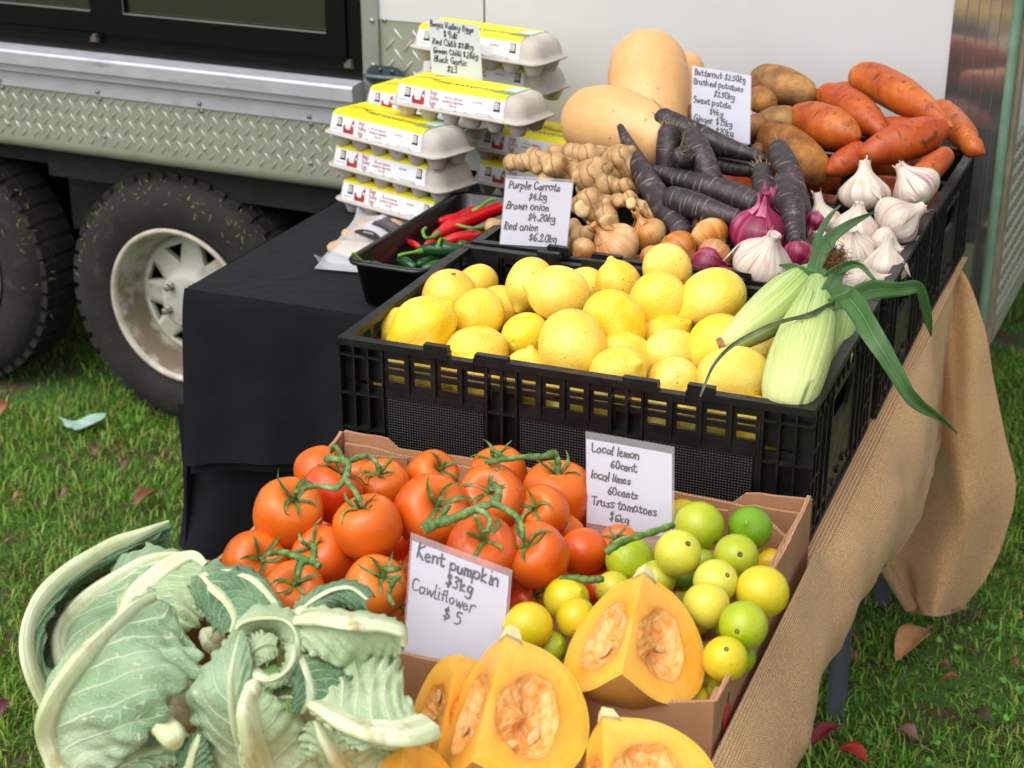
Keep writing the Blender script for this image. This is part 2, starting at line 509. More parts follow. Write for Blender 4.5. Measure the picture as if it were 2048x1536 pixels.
def build_wheel(uc, zc, y0, label):
    w = bpy.data.objects.new('wheel', None); COL.objects.link(w); w.parent = trailer
    w.location = (uc, y0, zc-GZ)
    w['label'] = label
    t = MB()
    lath_y(t, [(.03, .172), (.012, .178), (.002, .19), (-.006, .215), (-.008, .24), (0, .268), (.012, .283), (.03, .293), (.045, R0), (.14, R0), (.165, .285), (.18, .25), (.17, .18)], 72)
    nt = 46
    for k in range(nt):                       # tread blocks on the shoulder
        a = 2*math.pi*k/nt
        M = Matrix.Rotation(-a, 4, 'Y')
        t.box((-.013, .02, .285), (.013, .052, .3035), M=M)
        t.box((-.014, .056, .296), (.013, .095, .3055), M=M)
        t.box((-.013, .099, .296), (.014, .137, .3055), M=M)
    to = t.obj('tyre', tyre_m.m, w)
    g = MB(); rg = np.random.default_rng(int(abs(uc)*100))
    for k in range(150):                      # grass clippings stuck to the tyre
        a = rg.normal(0, .95); rr_ = min(.305, .305-abs(rg.normal(0, .028)))
        y_ = np.interp(rr_, [.21, .24, .268, .283, .302], [-.008, -.010, -.003, .01, .04])-.001
        c = np.array([rr_*math.sin(a), y_, rr_*math.cos(a)])
        d = rg.normal(size=3); d[1] *= .25; d /= np.linalg.norm(d); L_ = rg.uniform(.006, .022)
        s_ = np.cross(d, [0, 1, 0]); s_ = s_/(np.linalg.norm(s_)+1e-9)*.0011
        g.add([c-s_, c+s_, c+d*L_], [(0, 1, 2)])
    go = g.obj('grass_clippings', grassbits, w); go['kind'] = 'stuff'; go.parent = to
    r = MB()
    lath_y(r, [(.006, .180), (-.002, .183), (-.006, .178), (-.003, .172), (.004, .169)], 72, 1)
    lath_y(r, [(.004, .169), (.02, .160), (.045, .156), (.06, .15), (.085, .148), (.09, .14)], 72, 2)
    ro = r.obj('rim', [rim_m.m, lip_m, barrel_m.m], w)
    d = MB()
    lath_y(d, [(.074, .149), (.066, .135), (.0655, .09), (.06, .08), (.03, .066), (.026, .056), (.026, .001)], 64)
    lath_y(d, [(.08, .001), (.08, .06), (.078, .149), (.074, .149)], 64)
    me = d.mesh('disc')
    tmp = link('tmp_disc', me)
    cm = MB()
    for k in range(8):
        a = 2*math.pi*k/8+.39
        M = Matrix.Rotation(a, 4, 'Y')
        V = np.array([(-.026, 0, .088), (.026, 0, .088), (0, 0, .131)]) if False else np.array([(0, 0, .086), (.026, 0, .127), (-.026, 0, .127)])
        V = np.vstack([V+[0, .04, 0], V+[0, .11, 0]]) @ np.asarray(M)[:3, :3].T
        cm.add(V, [(0, 1, 2), (5, 4, 3), (0, 3, 4, 1), (1, 4, 5, 2), (2, 5, 3, 0)])
    cut = link('tmp_cut', cm.mesh('cut'))
    md = tmp.modifiers.new('b', 'BOOLEAN'); md.object = cut; md.solver = 'EXACT'; md.operation = 'DIFFERENCE'
    dg = bpy.context.evaluated_depsgraph_get()
    me2 = bpy.data.meshes.new_from_object(tmp.evaluated_get(dg))
    bpy.data.objects.remove(tmp); bpy.data.objects.remove(cut)
    link('hub_disc', me2, w, [rim_m.m])
    for k in range(5):
        a = 2*math.pi*k/5+.5
        n_ = MB()
        P, uv = lathe_grid([(0, .010), (-.006, .0105), (-.008, .008), (-.02, .008), (-.022, .0055), (-.022, .0005)], 6)
        n_.grid(np.stack([P[..., 0]+.05*math.sin(a), P[..., 2]+.026, P[..., 1]+.05*math.cos(a)], -1), 0, False, True)
        n_.obj('wheel_nut', bolt_m, w)
    k_ = MB(); lath_y(k_, [(.15, .3*.0+.001), (.15, .14), (.1, .145)], 32); k_.obj('brake_drum', dark, w)
build_wheel(-1.752, -.397, .012, 'front wheel, wide muddy tyre on a cream spoked rim')
build_wheel(-2.44, -.395, .012, 'rear wheel, mostly outside the frame')

# neighbouring white trailer beyond the end wall
nb = empty('neighbour_trailer', (.9, 3.1, GZ), 'white box trailer body behind the stall, only its dirty lower corner showing', 'trailer')
b = TB(); b.box((-.30, 0, -.22), (2.4, 1.8, 1.4)); o = b.obj('box_body', plain('dirty_white_box', 'cfcac4', .6, noise=(8, .2)), nb)
b = TB(); b.box((-.31, -.01, -.27), (2.41, 1.81, -.222)); b.box((-.31, -.01, -.222), (-.301, .02, 1.4)); b.obj('base_frame', plain('dark_frame', '39443c', .5), nb)
b = TB(); b.tube(np.array([(1.2, y, -.48) for y in np.linspace(.1, .28, 6)]), np.array([.12, .2, .22, .22, .2, .12]), 24); b.obj('wheel', dark, nb)

# ------------------------------------------------------------------ tables
steel = plain('grey_table_leg', '4a4f57', .5, noise=(30, .15))
tops = plain('table_board', '2b2b2c', .6)
tbl = empty('trestle_table', (.3, .25, GZ), 'long trestle table on grey tubular legs under the crates and boxes', 'table')
b = MB(); b.box((.07, -.78, -.035), (.585, 1.16, -.006)); o = b.obj('table_top', tops, tbl, None); o.matrix_parent_inverse = Matrix.Translation((-.3, -.25, -GZ))
for x_, y_ in ((.512, 1.148), (.512, .74), (.12, 1.148), (.12, .62), (.512, -.62), (.12, -.62)):
    b = MB(); b.tube(np.array([(x_, y_, z) for z in np.linspace(GZ+.002, -.036, 8)]), np.full(8, .0155), 14)
    o = b.obj('leg', steel, tbl); o.matrix_parent_inverse = Matrix.Translation((-.3, -.25, -GZ))

# ------------------------------------------------------------------ black cloth over the egg table
tb2 = empty('side_table', (-.28, .9, GZ), 'low table hidden under the black cloth, carrying egg cartons and the chilli tray', 'table')
b = MB(); b.box((-.54, .535, -.035), (-.055, 1.14, -.006)); o = b.obj('table_top', tops, tb2); o.matrix_parent_inverse = Matrix.Translation((.28, -.9, -GZ))
for x_, y_ in ((-.36, .62), (-.1, .62), (-.5, 1.1), (-.1, 1.1)):
    b = MB(); b.tube(np.array([(x_, y_, z) for z in np.linspace(GZ+.002, -.036, 6)]), np.full(6, .0155), 12)
    o = b.obj('leg', steel, tb2); o.matrix_parent_inverse = Matrix.Translation((.28, -.9, -GZ))
clm = Mat('black_cotton')
clm.set(color=clm.ramp(clm.noise(12, 5), [(.3, '0a0a0e'), (.7, '121319')]), rough=.88, sheen=.05, spec=.2,
        normal=clm.bump(clm.math('ADD', clm.math('MULTIPLY', clm.noise(7, 3, .55, None, .8), 14.), clm.noise(700, 2)), .25, .002))
b = MB()
_cn = wob(11, 9.)
# top sheet
nx, ny = 30, 30
X = np.linspace(-.548, -.05, nx); Y = np.linspace(.515, 1.16, ny)
gx, gy = np.meshgrid(X, Y)
P = np.stack([gx, gy, -.003+.0012*_cn(np.stack([gx, gy, gx*0], -1))], -1)
b.grid(P)
def drop(path_xy, bots, nrm, ripple, rows=26, ph=0., lift=0.):
    """hanging part: path along the table edge, bots = z of the hem per column"""
    pts = np.asarray(path_xy, float)
    n_ = len(pts)
    G = np.zeros((rows, n_, 3))
    for i in range(rows):
        t = i/(rows-1)
        for j in range(n_):
            s_ = j/(n_-1)
            z = -.003-.008*(1-math.exp(-t*0))+(bots[j]+.003)*t**1.15
            off = .014*(1-math.exp(-t*7))+ripple*t*(math.sin(s_*9+ph)+.5*math.sin(s_*21+ph*2))+.05*t*t*lift
            G[i, j] = (pts[j][0]+nrm[0]*off, pts[j][1]+nrm[1]*off, z)
    b.grid(G)
xs_ = np.linspace(-.552, -.05, 50)
bots = np.interp(xs_, [-.56, -.5, -.42, -.35, -.30, -.05], [-.305, -.288, -.278, -.27, -.285, -.30])
drop([(x, .515) for x in xs_], bots, (0, -1), .010, ph=.6, lift=.4)
drop([(x+.004, .528) for x in xs_], bots-.018, (0, -1), .010, ph=.62, lift=.4)
ysd = np.linspace(1.16, .515, 40)
zs_ = np.interp(ysd, [.5, .7, 1.16], [-.50, -.52, -.4])
drop([(-.55, y) for y in ysd], zs_, (-1, 0), .012, ph=1.1, lift=.9)
xs2 = np.linspace(-.595, -.36, 26)
G = np.zeros((20, 26, 3))
for i in range(20):
    t = i/19
    for j, x in enumerate(xs2):
        s_ = j/25
        zb = np.interp(s_, [0, .35, .7, 1], [-.49, -.50, -.50, -.42])
        G[i, j] = (x+.012*math.sin(s_*3+t*2)-.03*t*(1-s_), .532-.01*t+.02*math.sin(s_*8+t*3)*t, -.22+(zb+.22)*t)
b.grid(G)
sm = b.obj('black_tablecloth', clm.m)
tag(sm, 'plain black cotton cloth draped over the egg table with a doubled front hem', 'tablecloth')

# ------------------------------------------------------------------ burlap over the trestle
bm_ = Mat('burlap')
uvv = bm_.vec('UV', (1, 1, 1))
wx = bm_.wave(1., bm_.vec('UV', (74, 0, 0)), 2.2, 3, 'X'); wy = bm_.wave(1., bm_.vec('UV', (0, 104, 0)), 2.2, 3, 'Y')
wv = bm_.math('MULTIPLY', wx, wy)
wsum = bm_.math('SUBTRACT', 1., bm_.math('MULTIPLY', bm_.math('SUBTRACT', 1., wx), bm_.math('SUBTRACT', 1., wy)))
tone = bm_.ramp(bm_.noise(5, 4), [(.3, 'bb8450'), (.5, 'cb9760'), (.72, 'd8a873')])
bm_.set(color=bm_.mix(bm_.mr(wsum, .0, .8), '744820', bm_.mix(bm_.mr(bm_.noise(400, 2), .35, .7), tone, 'e6c292')), rough=.95, spec=.15, sheen=.15,
        normal=bm_.bump(bm_.math('ADD', wsum, bm_.math('MULTIPLY', bm_.noise(500, 2), .5)), .75, .0018))
b = MB()
def uvgrid(G, s=1.):
    G = np.asarray(G)
    du = np.concatenate([np.zeros((G.shape[0], 1)), np.cumsum(np.linalg.norm(np.diff(G, axis=1), axis=2), 1)], 1)
    dv = np.concatenate([np.zeros((1, G.shape[1])), np.cumsum(np.linalg.norm(np.diff(G, axis=0), axis=2), 0)], 0)
    return np.stack([du, dv.mean(1)[:, None]*np.ones(G.shape[1])[None]], -1)*s
gx, gy = np.meshgrid(np.linspace(.062, .6, 20), np.linspace(-.80, 1.15, 60))
P = np.stack([gx, gy, -.0025+.0008*_cn(np.stack([gx, gy, gx*0], -1))], -1)
b.grid(P, uv=np.stack([gx, gy], -1))
yy = np.linspace(-.84, 1.12, 110)
o_y = np.interp(yy, [-.8, -.45, -.3, -.15, 0, .15, .3, .45, .6, .75, .9, 1.05], [.06, .058, .048, .047, .036, .04, .05, .036, .036, .024, .010, -.006])
h_y = np.interp(yy, [-.8, -.3, 0, .3, .45, .6, .9, 1.1], [.15, .15, .15, .17, .24, .30, .33, .3])
sec = np.array([(0, 0), (.25, -.02), (.55, -.09), (.85, -.22), (1, -.42), (.93, -.62), (.72, -.8), (.4, -.93), (.1, -1.0), (-.15, -.97), (-.25, -.9)])
sec = cr(sec, 34)
_bn = wob(21, 14.)
G = np.zeros((len(sec), len(yy), 3))
for j, y in enumerate(yy):
    far = min(1, max(0, (y-.35)/.3))
    q = sec.copy()
    x = .598-.006*min(1, max(0, (.05-y)/.08))+q[:, 0]*o_y[j]
    near = min(1, max(0, (.02-y)/.06))
    x = np.where(q[:, 0] < 0, x, x)
    z = -.0025+q[:, 1]*h_y[j]+near*.040*np.clip(1-np.linspace(0, 1, len(q))*3.2, 0, 1)
    x = x+near*.010*np.clip(1-np.linspace(0, 1, len(q))*4, 0, 1)
    G[:, j] = np.stack([x, np.full(len(q), y), z], -1)
n3 = _bn(G)
k = np.clip(np.linspace(0, 1, len(sec))*3, 0, 1)[:, None]
cz = wob(33, 30., 3)(G)+1.2*np.clip(np.sin(G[..., 1]*34+G[..., 2]*40+2*n3), 0, 1)**4
G[..., 0] += (.006*n3+.0032*cz)*k; G[..., 2] += .004*np.roll(n3, 3, 1)*k+.002*cz*k
b.grid(G, uv=uvgrid(G))
# back corner flap, folded and falling to the grass
Lp = cr([(1900, 540), (1884, 620), (1862, 730), (1838, 860), (1806, 980), (1782, 1060), (1772, 1140), (1796, 1190), (1833, 1226)], 40)
Rp = cr([(1914, 524), (1944, 577), (1974, 675), (1986, 750), (2011, 874), (2032, 975), (2008, 1080), (1976, 1150), (1924, 1219)], 40)
nc = 36
G = np.zeros((40, nc, 3))
for i in range(40):
    t = i/39
    for j in range(nc):
        s_ = j/(nc-1)
        px, py = Lp[i]*(1-s_)+Rp[i]*s_
        fold = .060*math.sin(s_*3.3-.2-t*.5)*min(1, t*2.2)+.024*math.sin(s_*7.5+t*4.6+.6)*min(1, t*1.6)+.011*max(0., math.sin(s_*9-t*7+.5))**3*min(1, t*2)+.012*_bn(np.array([[s_*.35, t*.6, .3]]))[0]*min(1, t*3)
        G[i, j] = at(px, py+10*math.sin(s_*3.14)*t, 1, 1.10-.12*t*(1-s_)-fold)
b.grid(G, uv=uvgrid(G))
# rolled hem at its foot
hp = cr([at(1828, 1222, 1, 1.05), at(1850, 1205, 1, 1.02), at(1890, 1207, 1, 1.03), at(1925, 1212, 1, 1.07)], 14)
b.tube(hp, np.interp(np.linspace(0, 1, 14), [0, .2, .8, 1], [.008, .014, .013, .008]), 14)
lp = cr([at(1772, 1135, 1, 1.0), at(1790, 1165, 1, .99), at(1822, 1215, 1, 1.0)], 12)
b.tube(lp, np.full(12, .012), 12)
o = b.obj('burlap_cover', bm_.m)
tag(o, 'tan burlap cloth over the trestle table, its back corner hanging to the grass', 'burlap')
# ------------------------------------------------------------------ black folding crates
cr_m = Mat('black_crate_plastic')
dust = cr_m.mr(cr_m.noise(18, 6, .7), .52, .8)
cr_m.set(color=cr_m.mix(dust, '0e0f10', '2a2a28'), rough=cr_m.mr(cr_m.noise(45, 4), .3, .7, .3, .52), spec=.5, normal=cr_m.bump(cr_m.noise(140, 3), .15, .001))
tex_m = Mat('black_crate_textured')
cells = tex_m.vec('Object', (1, 1, 1))
dots = tex_m.math('MULTIPLY', tex_m.wave(92, tex_m.vec('Object', (1, 0, 0)), 0, 0, 'X'), tex_m.wave(92, tex_m.vec('Object', (0, 0, 1)), 0, 0, 'Z'))
tex_m.set(color=tex_m.mix(tex_m.mr(dots, .6, .95), '0b0b0a', '1e1d19'), rough=.5, normal=tex_m.bump(dots, .8, .0015))
CL, CW, CH = .58, .385, .18

def long_wall(name, parent, flip):
    b = MB()
    def B(x0, x1, y0, y1, z0, z1, mi=0):
        if flip: b.box((CL-x1, CW-y1, z0), (CL-x0, CW-y0, z1), mi)
        else: b.box((x0, y0, z0), (x1, y1, z1), mi)
    # rim with interlock notches and raised tabs
    B(0, .145, 0, .0135, .171, .180); B(.145, .178, .001, .0125, .164, .1735); B(.178, .402, 0, .0135, .171, .180); B(.402, .435, .001, .0125, .164, .1735); B(.435, CL, 0, .0135, .171, .180)
    B(.113, .144, .003, .0125, .1802, .1865); B(.1785, .22, .003, .0125, .1802, .1835); B(.36, .4015, .003, .0125, .1802, .1835); B(.436, .467, .003, .0125, .1802, .1865)
    bays = [(.058, .196), (.231, .349), (.384, .522)]
    cols = [(.196, .231), (.349, .384)]
    for x0, x1 in bays:
        w = (x1-x0)/4
        B(x0, x1, .003, .007, .161, .1705)
        for k in range(4):
            a, c = x0+k*w, x0+(k+1)*w
            if k: B(a-.0022, a+.0022, .0002, .012, .118, .1708)
            B(a+.0024, a+.006, .0045, .0085, .126, .161); B(c-.006, c-.0024, .0045, .0085, .126, .161)
        # three rows of slots between four bars
        B(x0, x1, .004, .0085, .150, .1555); B(x0, x1, .0052, .0085, .1395, .147)
        B(x0, x1, .0035, .0082, .1225, .1312)
        # rounded brow above the textured panel
        V = []
        for t in np.linspace(0, 1.57, 6): V.append((.0035+.006*(1-math.cos(t)) if False else .0006+.004*(1-math.sin(t)), .1224-.012*math.cos(t)*.0-.012*(1-math.cos(t))))
        B(x0+.004, x1-.004, .0022, .0082, .112, .1222)
        B(x0+.006, x1-.006, .0012, .008, .006, .1118, 1)
        B(x0, x0+.0025, -.0005, .012, .002, .1705); B(x1-.0025, x1, -.0005, .012, .002, .1705)
        B(x0+.0026, x0+.0058, .003, .008, .006, .112); B(x1-.0058, x1-.0026, .003, .008, .006, .112)
    for x0, x1 in cols:
        m = (x0+x1)/2
        B(x0, x1, .003, .0085, .161, .1705)
        B(x0, x1, .004, .0085, .150, .1555); B(x0, x1, .0052, .0085, .1395, .147)
        B(m-.002, m+.002, .0008, .013, .002, .1705)
        for z in (.112, .060, .012): B(x0+.0004, m-.0021, .001, .0128, z, z+.003); B(m+.0021, x1-.0004, .001, .0128, z, z+.003)
        # back plate pierced by tall slots
        for q0, q1 in ((x0, m), (m, x1)):
            w = q1-q0
            B(q0, q0+w*.42, .0129, .0148, .0, .1394); B(q1-w*.36, q1, .0129, .0148, 0, .1394)
            B(q0+w*.42, q1-w*.36, .0129, .0148, .1, .1394); B(q0+w*.42, q1-w*.36, .0129, .0148, .05, .066); B(q0+w*.42, q1-w*.36, .0129, .0148, 0, .02)
    for x0, x1 in ((.0, .058), (.522, CL)):
        B(x0+.0005, x1, .0129, .0155, .0, .118); B(x0+.0005, x1, .0129, .0155, .123, .1705)
        B(x0+.0005, x0+.0035, -.0004, .0128, .0, .1705)
        for f in (.36, .68): B(x0+f*.058-.0012, x0+f*.058+.0012, .001, .0128, .002, .1705)
        for z in (.1575, .108, .062, .012):
            for f0, f1 in ((.065, .33), (.39, .65), (.71, .99)): B(x0+f0*.058, x0+f1*.058, .0005, .0128, z, z+.0028)
    B(0, CL, 0, .015, -.0005+.0005, .0045) if False else None
    o = b.obj(name, [cr_m.m, tex_m.m], parent)
    return o

def short_wall(name, parent, flip):
    b = MB()
    def B(y0, y1, x0, x1, z0, z1, mi=0):       # x measured inward from the outer face
        if flip: b.box((x0, y0, z0), (x1, y1, z1), mi)
        else: b.box((CL-x1, y0, z0), (CL-x0, y1, z1), mi)
    y0, y1 = .0136, CW-.0136
    B(y0, y1, 0, .0135, .1715, .1795)
    B(y0, y1, .004, .0085, .150, .1555)
    n = 13
    for k in range(n+1):                       # little diagonal fins under the rim
        y = y0+(y1-y0)*k/n
        B(y-.0016 if k else y, y+.0016 if k < n else y, .0015, .011, .148, .1713)
        if k < n: B(y+.004, y+.012, .005, .009, .156, .1713)
    for a, c in ((y0, .058), (CW-.058, y1)):
        B(a, c, .0125, .015, .004, .1498)
        for f in (0., .5, 1.): B(a+(c-a)*f-(.003 if f == 1. else 0), a+(c-a)*f+(0 if f == 1. else .003), .0008, .0124, .004, .1498)
        for z in (.118, .08, .044, .012): B(a+.0031, c-.0031, .0012, .0124, z, z+.003)
    # outer leaf with a handle opening
    h0, h1 = CW/2-.055, CW/2+.055
    B(.0582, h0, .004, .0095, .006, .1498); B(h1, CW-.0582, .004, .0095, .006, .1498)
    B(h0, h1, .004, .0095, .006, .098); B(h0, h1, .004, .0095, .136, .1498)
    for k in range(6):                          # rounded lower corners of the opening
        t = k/6
        B(h0, h0+.020*(1-t)**1.8, .0041, .0094, .098+.004*k, .102+.004*k); B(h1-.020*(1-t)**1.8, h1, .0041, .0094, .098+.004*k, .102+.004*k)
    for y in (.085, .115, CW-.115, CW-.085): B(y-.002, y+.002, .0005, .0039, .006, .1498)
    for k in range(9):                          # ladder of shelves along the foot
        y = .062+k*(CW-.124)/9
        B(y, y+.012, .0005, .0039, .02+.004*(k % 3), .026+.004*(k % 3))
    B(y0, y1, 0, .0135, 0, .0058)
    return b.obj(name, [cr_m.m], parent)

def crate(loc, yaw, label):
    e = empty('crate', loc, label, 'crate', 'black plastic crates stepped along the table', yaw)
    long_wall('front_wall', e, False); long_wall('rear_wall', e, True)
    short_wall('end_wall', e, False); short_wall('end_wall', e, True)
    b = MB()
    b.box((.0156, .0156, .0005), (CL-.0156, CW-.0156, .004))
    b.obj('base', cr_m.m, e)
    return e
crate((0, .002, .0), 0, 'black plastic crate full of lemons, nearest of the crates')
crate((.004, .400, .0), 0, 'middle black crate holding onions, carrots, ginger and garlic')
crate((.006, .797, .0), math.radians(-1.), 'rear black crate against the white panel heaped with potatoes and squash')

# ------------------------------------------------------------------ cardboard box of tomatoes and limes
card = Mat('cardboard')
card.set(color=card.ramp(card.noise(7, 5), [(.3, '9c6f4d'), (.5, 'ad7f5b'), (.75, 'b98c68')]), rough=.85, normal=card.bump(card.wave(95, card.vec('Object', (1, 1, 0)), .6), .12, .001))
cedge = Mat('corrugated_edge')
cedge.set(color=cedge.mix(cedge.mr(cedge.wave(90, cedge.vec('Object', (1, 1, 0)), 6., 3), .3, .75, .2, .8), '94694a', 'bd936e'), rough=.9, normal=cedge.bump(cedge.noise(300, 2), .6, .002))
bx = empty('cardboard_box', (.028, -.445, .0), 'open brown cardboard box holding truss tomatoes and limes', 'box', rotz=math.radians(1.0))
BL, BW, BH = .568, .415, .078
_bw = wob(5, 9.)
def card_sheet(name, prof_top, p0, p1, z0, th=.0045, parent=bx, bow=.003):
    """upright board from p0 to p1 with a given top profile [(t, z)]"""
    n_ = 40
    t = np.linspace(0, 1, n_)
    top = np.interp(t, [a for a, _ in prof_top], [z for _, z in prof_top])
    p0, p1 = np.array(p0), np.array(p1)
    d = (p1-p0)/np.linalg.norm(p1-p0)
    nv = np.array([-d[1], d[0]])
    b = MB()
    rows = []
    for s_, zt in ((0, 0), (0, .5), (0, 1), (1, 1), (1, .5), (1, 0)):
        q = p0+(p1-p0)*t[:, None]+nv*(s_*th)
        z = z0+(top-z0)*zt
        w_ = _bw(np.stack([q[:, 0]*2, q[:, 1]*2, z*3+s_*0], -1))*bow*(.3+zt)
        rows.append(np.stack([q[:, 0]+nv[0]*w_, q[:, 1]+nv[1]*w_, z+(.0012*_bw(np.stack([q[:, 0]*9, q[:, 1]*9, z*0], -1)) if zt == 1 else 0)], -1))
    R_ = np.array(rows)
    b.grid(R_[:3], 0, True); b.grid(R_[2:4], 1, False); b.grid(R_[3:], 0, True)
    for j in (0, n_-1): b.add(R_[:, j], [tuple(range(6)) if j else tuple(range(6))[::-1]], 1)
    return b.obj(name, [card.m, cedge.m], parent)
card_sheet('rear_wall', [(0, .072), (.10, .073), (.125, .062), (.3, .064), (.5, .061), (.72, .066), (.85, .066), (.875, .082), (1, .082)], (0, BW), (BL, BW), 0)
card_sheet('rear_wall', [(0, .060), (.05, .061), (.13, .057), (.40, .054), (.42, .045), (.46, .045), (.48, .054), (.86, .059), (.88, .070), (1, .066)], (.004, BW-.006), (BL-.004, BW-.006), 0)
card_sheet('front_wall', [(0, .066), (.1, .066), (.14, .06), (.45, .064), (.82, .066), (.9, .07), (1, .083)], (0, 0), (BL, 0), 0)
card_sheet('side_wall', [(0, .080), (.1, .084), (.17, .082), (.2, .070), (.42, .072), (.46, .088), (.75, .09), (1, .088)], (BL, .005), (BL, BW), 0)
card_sheet('side_wall', [(0, .066), (.08, .070), (.11, .058), (.36, .060), (.4, .078), (.72, .08), (.9, .074), (1, .07)], (BL-.009, .012), (BL-.007, BW-.012), 0)
card_sheet('side_wall', [(0, .066), (.2, .066), (.26, .052), (.75, .052), (.8, .064), (1, .072)], (.0, .005), (0, BW), 0)
card_sheet('flap', [(0, .074), (.5, .078), (1, .06)], (BL-.085, BW-.018), (BL-.014, BW-.052), .004)
card_sheet('flap', [(0, .04), (.3, .064), (1, .058)], (.012, BW-.05), (.09, BW-.014), .004)
b = MB(); b.box((.005, .005, .0005), (BL-.005, BW-.005, .0045)); b.obj('box_floor', card.m, bx)
pr_red = plain('printed_red', 'b23a26', .75, noise=(20, .15)); pr_grn = plain('printed_green', '2c4a22', .75); pr_blk = plain('printed_black', '1d1812', .75)
def blob2d(b, c, U, Vv, rx, ry, n=28, off=0., mi=0, pw=1.):
    t = np.linspace(0, 2*math.pi, n, endpoint=False)
    c, U, Vv = map(np.asarray, (c, U, Vv))
    P = c+np.outer(np.sign(np.cos(t))*np.abs(np.cos(t))**pw*rx, U)+np.outer(np.sin(t)*ry, Vv)+np.cross(U, Vv)*off
    b.add(P, [tuple(range(n))], mi)
b = MB()                                      # tomato print, left part of the front wall
for cx_, r_ in ((.335, .018), (.30, .013)):
    blob2d(b, (cx_, -.0052, .022), (1, 0, 0), (0, 0, 1), r_*1.08, r_*1.05, off=.0, mi=2)
    blob2d(b, (cx_, -.0052, .022), (1, 0, 0), (0, 0, 1), r_, r_*.97, off=.0006, mi=0)
    V = []
    for k in range(12):
        a = 2*math.pi*k/12
        q_ = r_*(.62 if k % 2 else .2)
        V.append((cx_+.004+q_*math.cos(a), -.0066, .022+r_*.75+q_*.55*math.sin(a)))
    b.add(V, [tuple(range(12))], 1)
b.obj('tomato_print', [pr_red, pr_grn, pr_blk], bx)
b = MB()
blob2d(b, (BL+.0012, .045, .036), (0, 1, 0), (0, 0, 1), .016, .030, off=0, mi=2)
blob2d(b, (BL+.0012, .045, .036), (0, 1, 0), (0, 0, 1), .0142, .028, off=.0006, mi=0)
b.add([(BL+.0024, .045+dx, .058+dz) for dx, dz in ((-.004, 0), (.002, -.006), (.006, .004), (.0, .012))], [(0, 1, 2, 3)], 1)
b.obj('chilli_print', [pr_red, pr_grn, pr_blk], bx)

# ------------------------------------------------------------------ egg cartons
pulp = Mat('grey_moulded_pulp')
pulp.set(color=pulp.ramp(pulp.noise(40, 5), [(.3, 'b5aca2'), (.55, 'bfb7ae'), (.8, 'c9c2b9')]), rough=.92, normal=pulp.bump(pulp.noise(380, 3), .35, .0012))
lab_w = plain('label_white', 'e9e9f0', .45, noise=(20, .02))
lab_y = Mat('label_yellow_green')
lab_y.set(color=lab_y.ramp(lab_y.n('SeparateXYZ', {0: lab_y.tc()}).outputs[0], [(0., 'f0df1a'), (.05, 'e6e32a'), (.12, 'b9cf2b')]), rough=.45)
lab_y2 = plain('label_yellow_edge', 'efe11d', .45, noise=(20, .03))
lab_sky = plain('label_sky', 'b9cfe2', .45, noise=(40, .15)); lab_fld = plain('label_field', '8a8d4a', .45, noise=(90, .5))
ink_r = plain('ink_red', 'a8281f', .6, noise=(260, .45)); ink_k = plain('ink_black', '2b2d22', .6); ink_o = plain('ink_orange', 'c06a1c', .6); ink_g = plain('ink_green', '9fc06a', .6); ink_b = plain('ink_grey', '8d93a8', .6)
hole = plain('latch_shadow', '1d1a17', .9)

def font_mesh(txt, size, align='LEFT', shear=0., space=1.):
    cu = bpy.data.curves.new('t', 'FONT')
    cu.body = txt; cu.size = size; cu.align_x = align; cu.shear = shear; cu.space_line = space; cu.resolution_u = 2
    o = bpy.data.objects.new('t', cu)
    COL.objects.link(o)
    dg = bpy.context.evaluated_depsgraph_get()
    me = o.evaluated_get(dg).to_mesh()
    V = np.array([v.co[:] for v in me.vertices]).reshape(-1, 3)
    Fs = [tuple(p.vertices) for p in me.polygons]
    o.evaluated_get(dg).to_mesh_clear()
    bpy.data.objects.remove(o)
    bpy.data.curves.remove(cu)
    return V, Fs

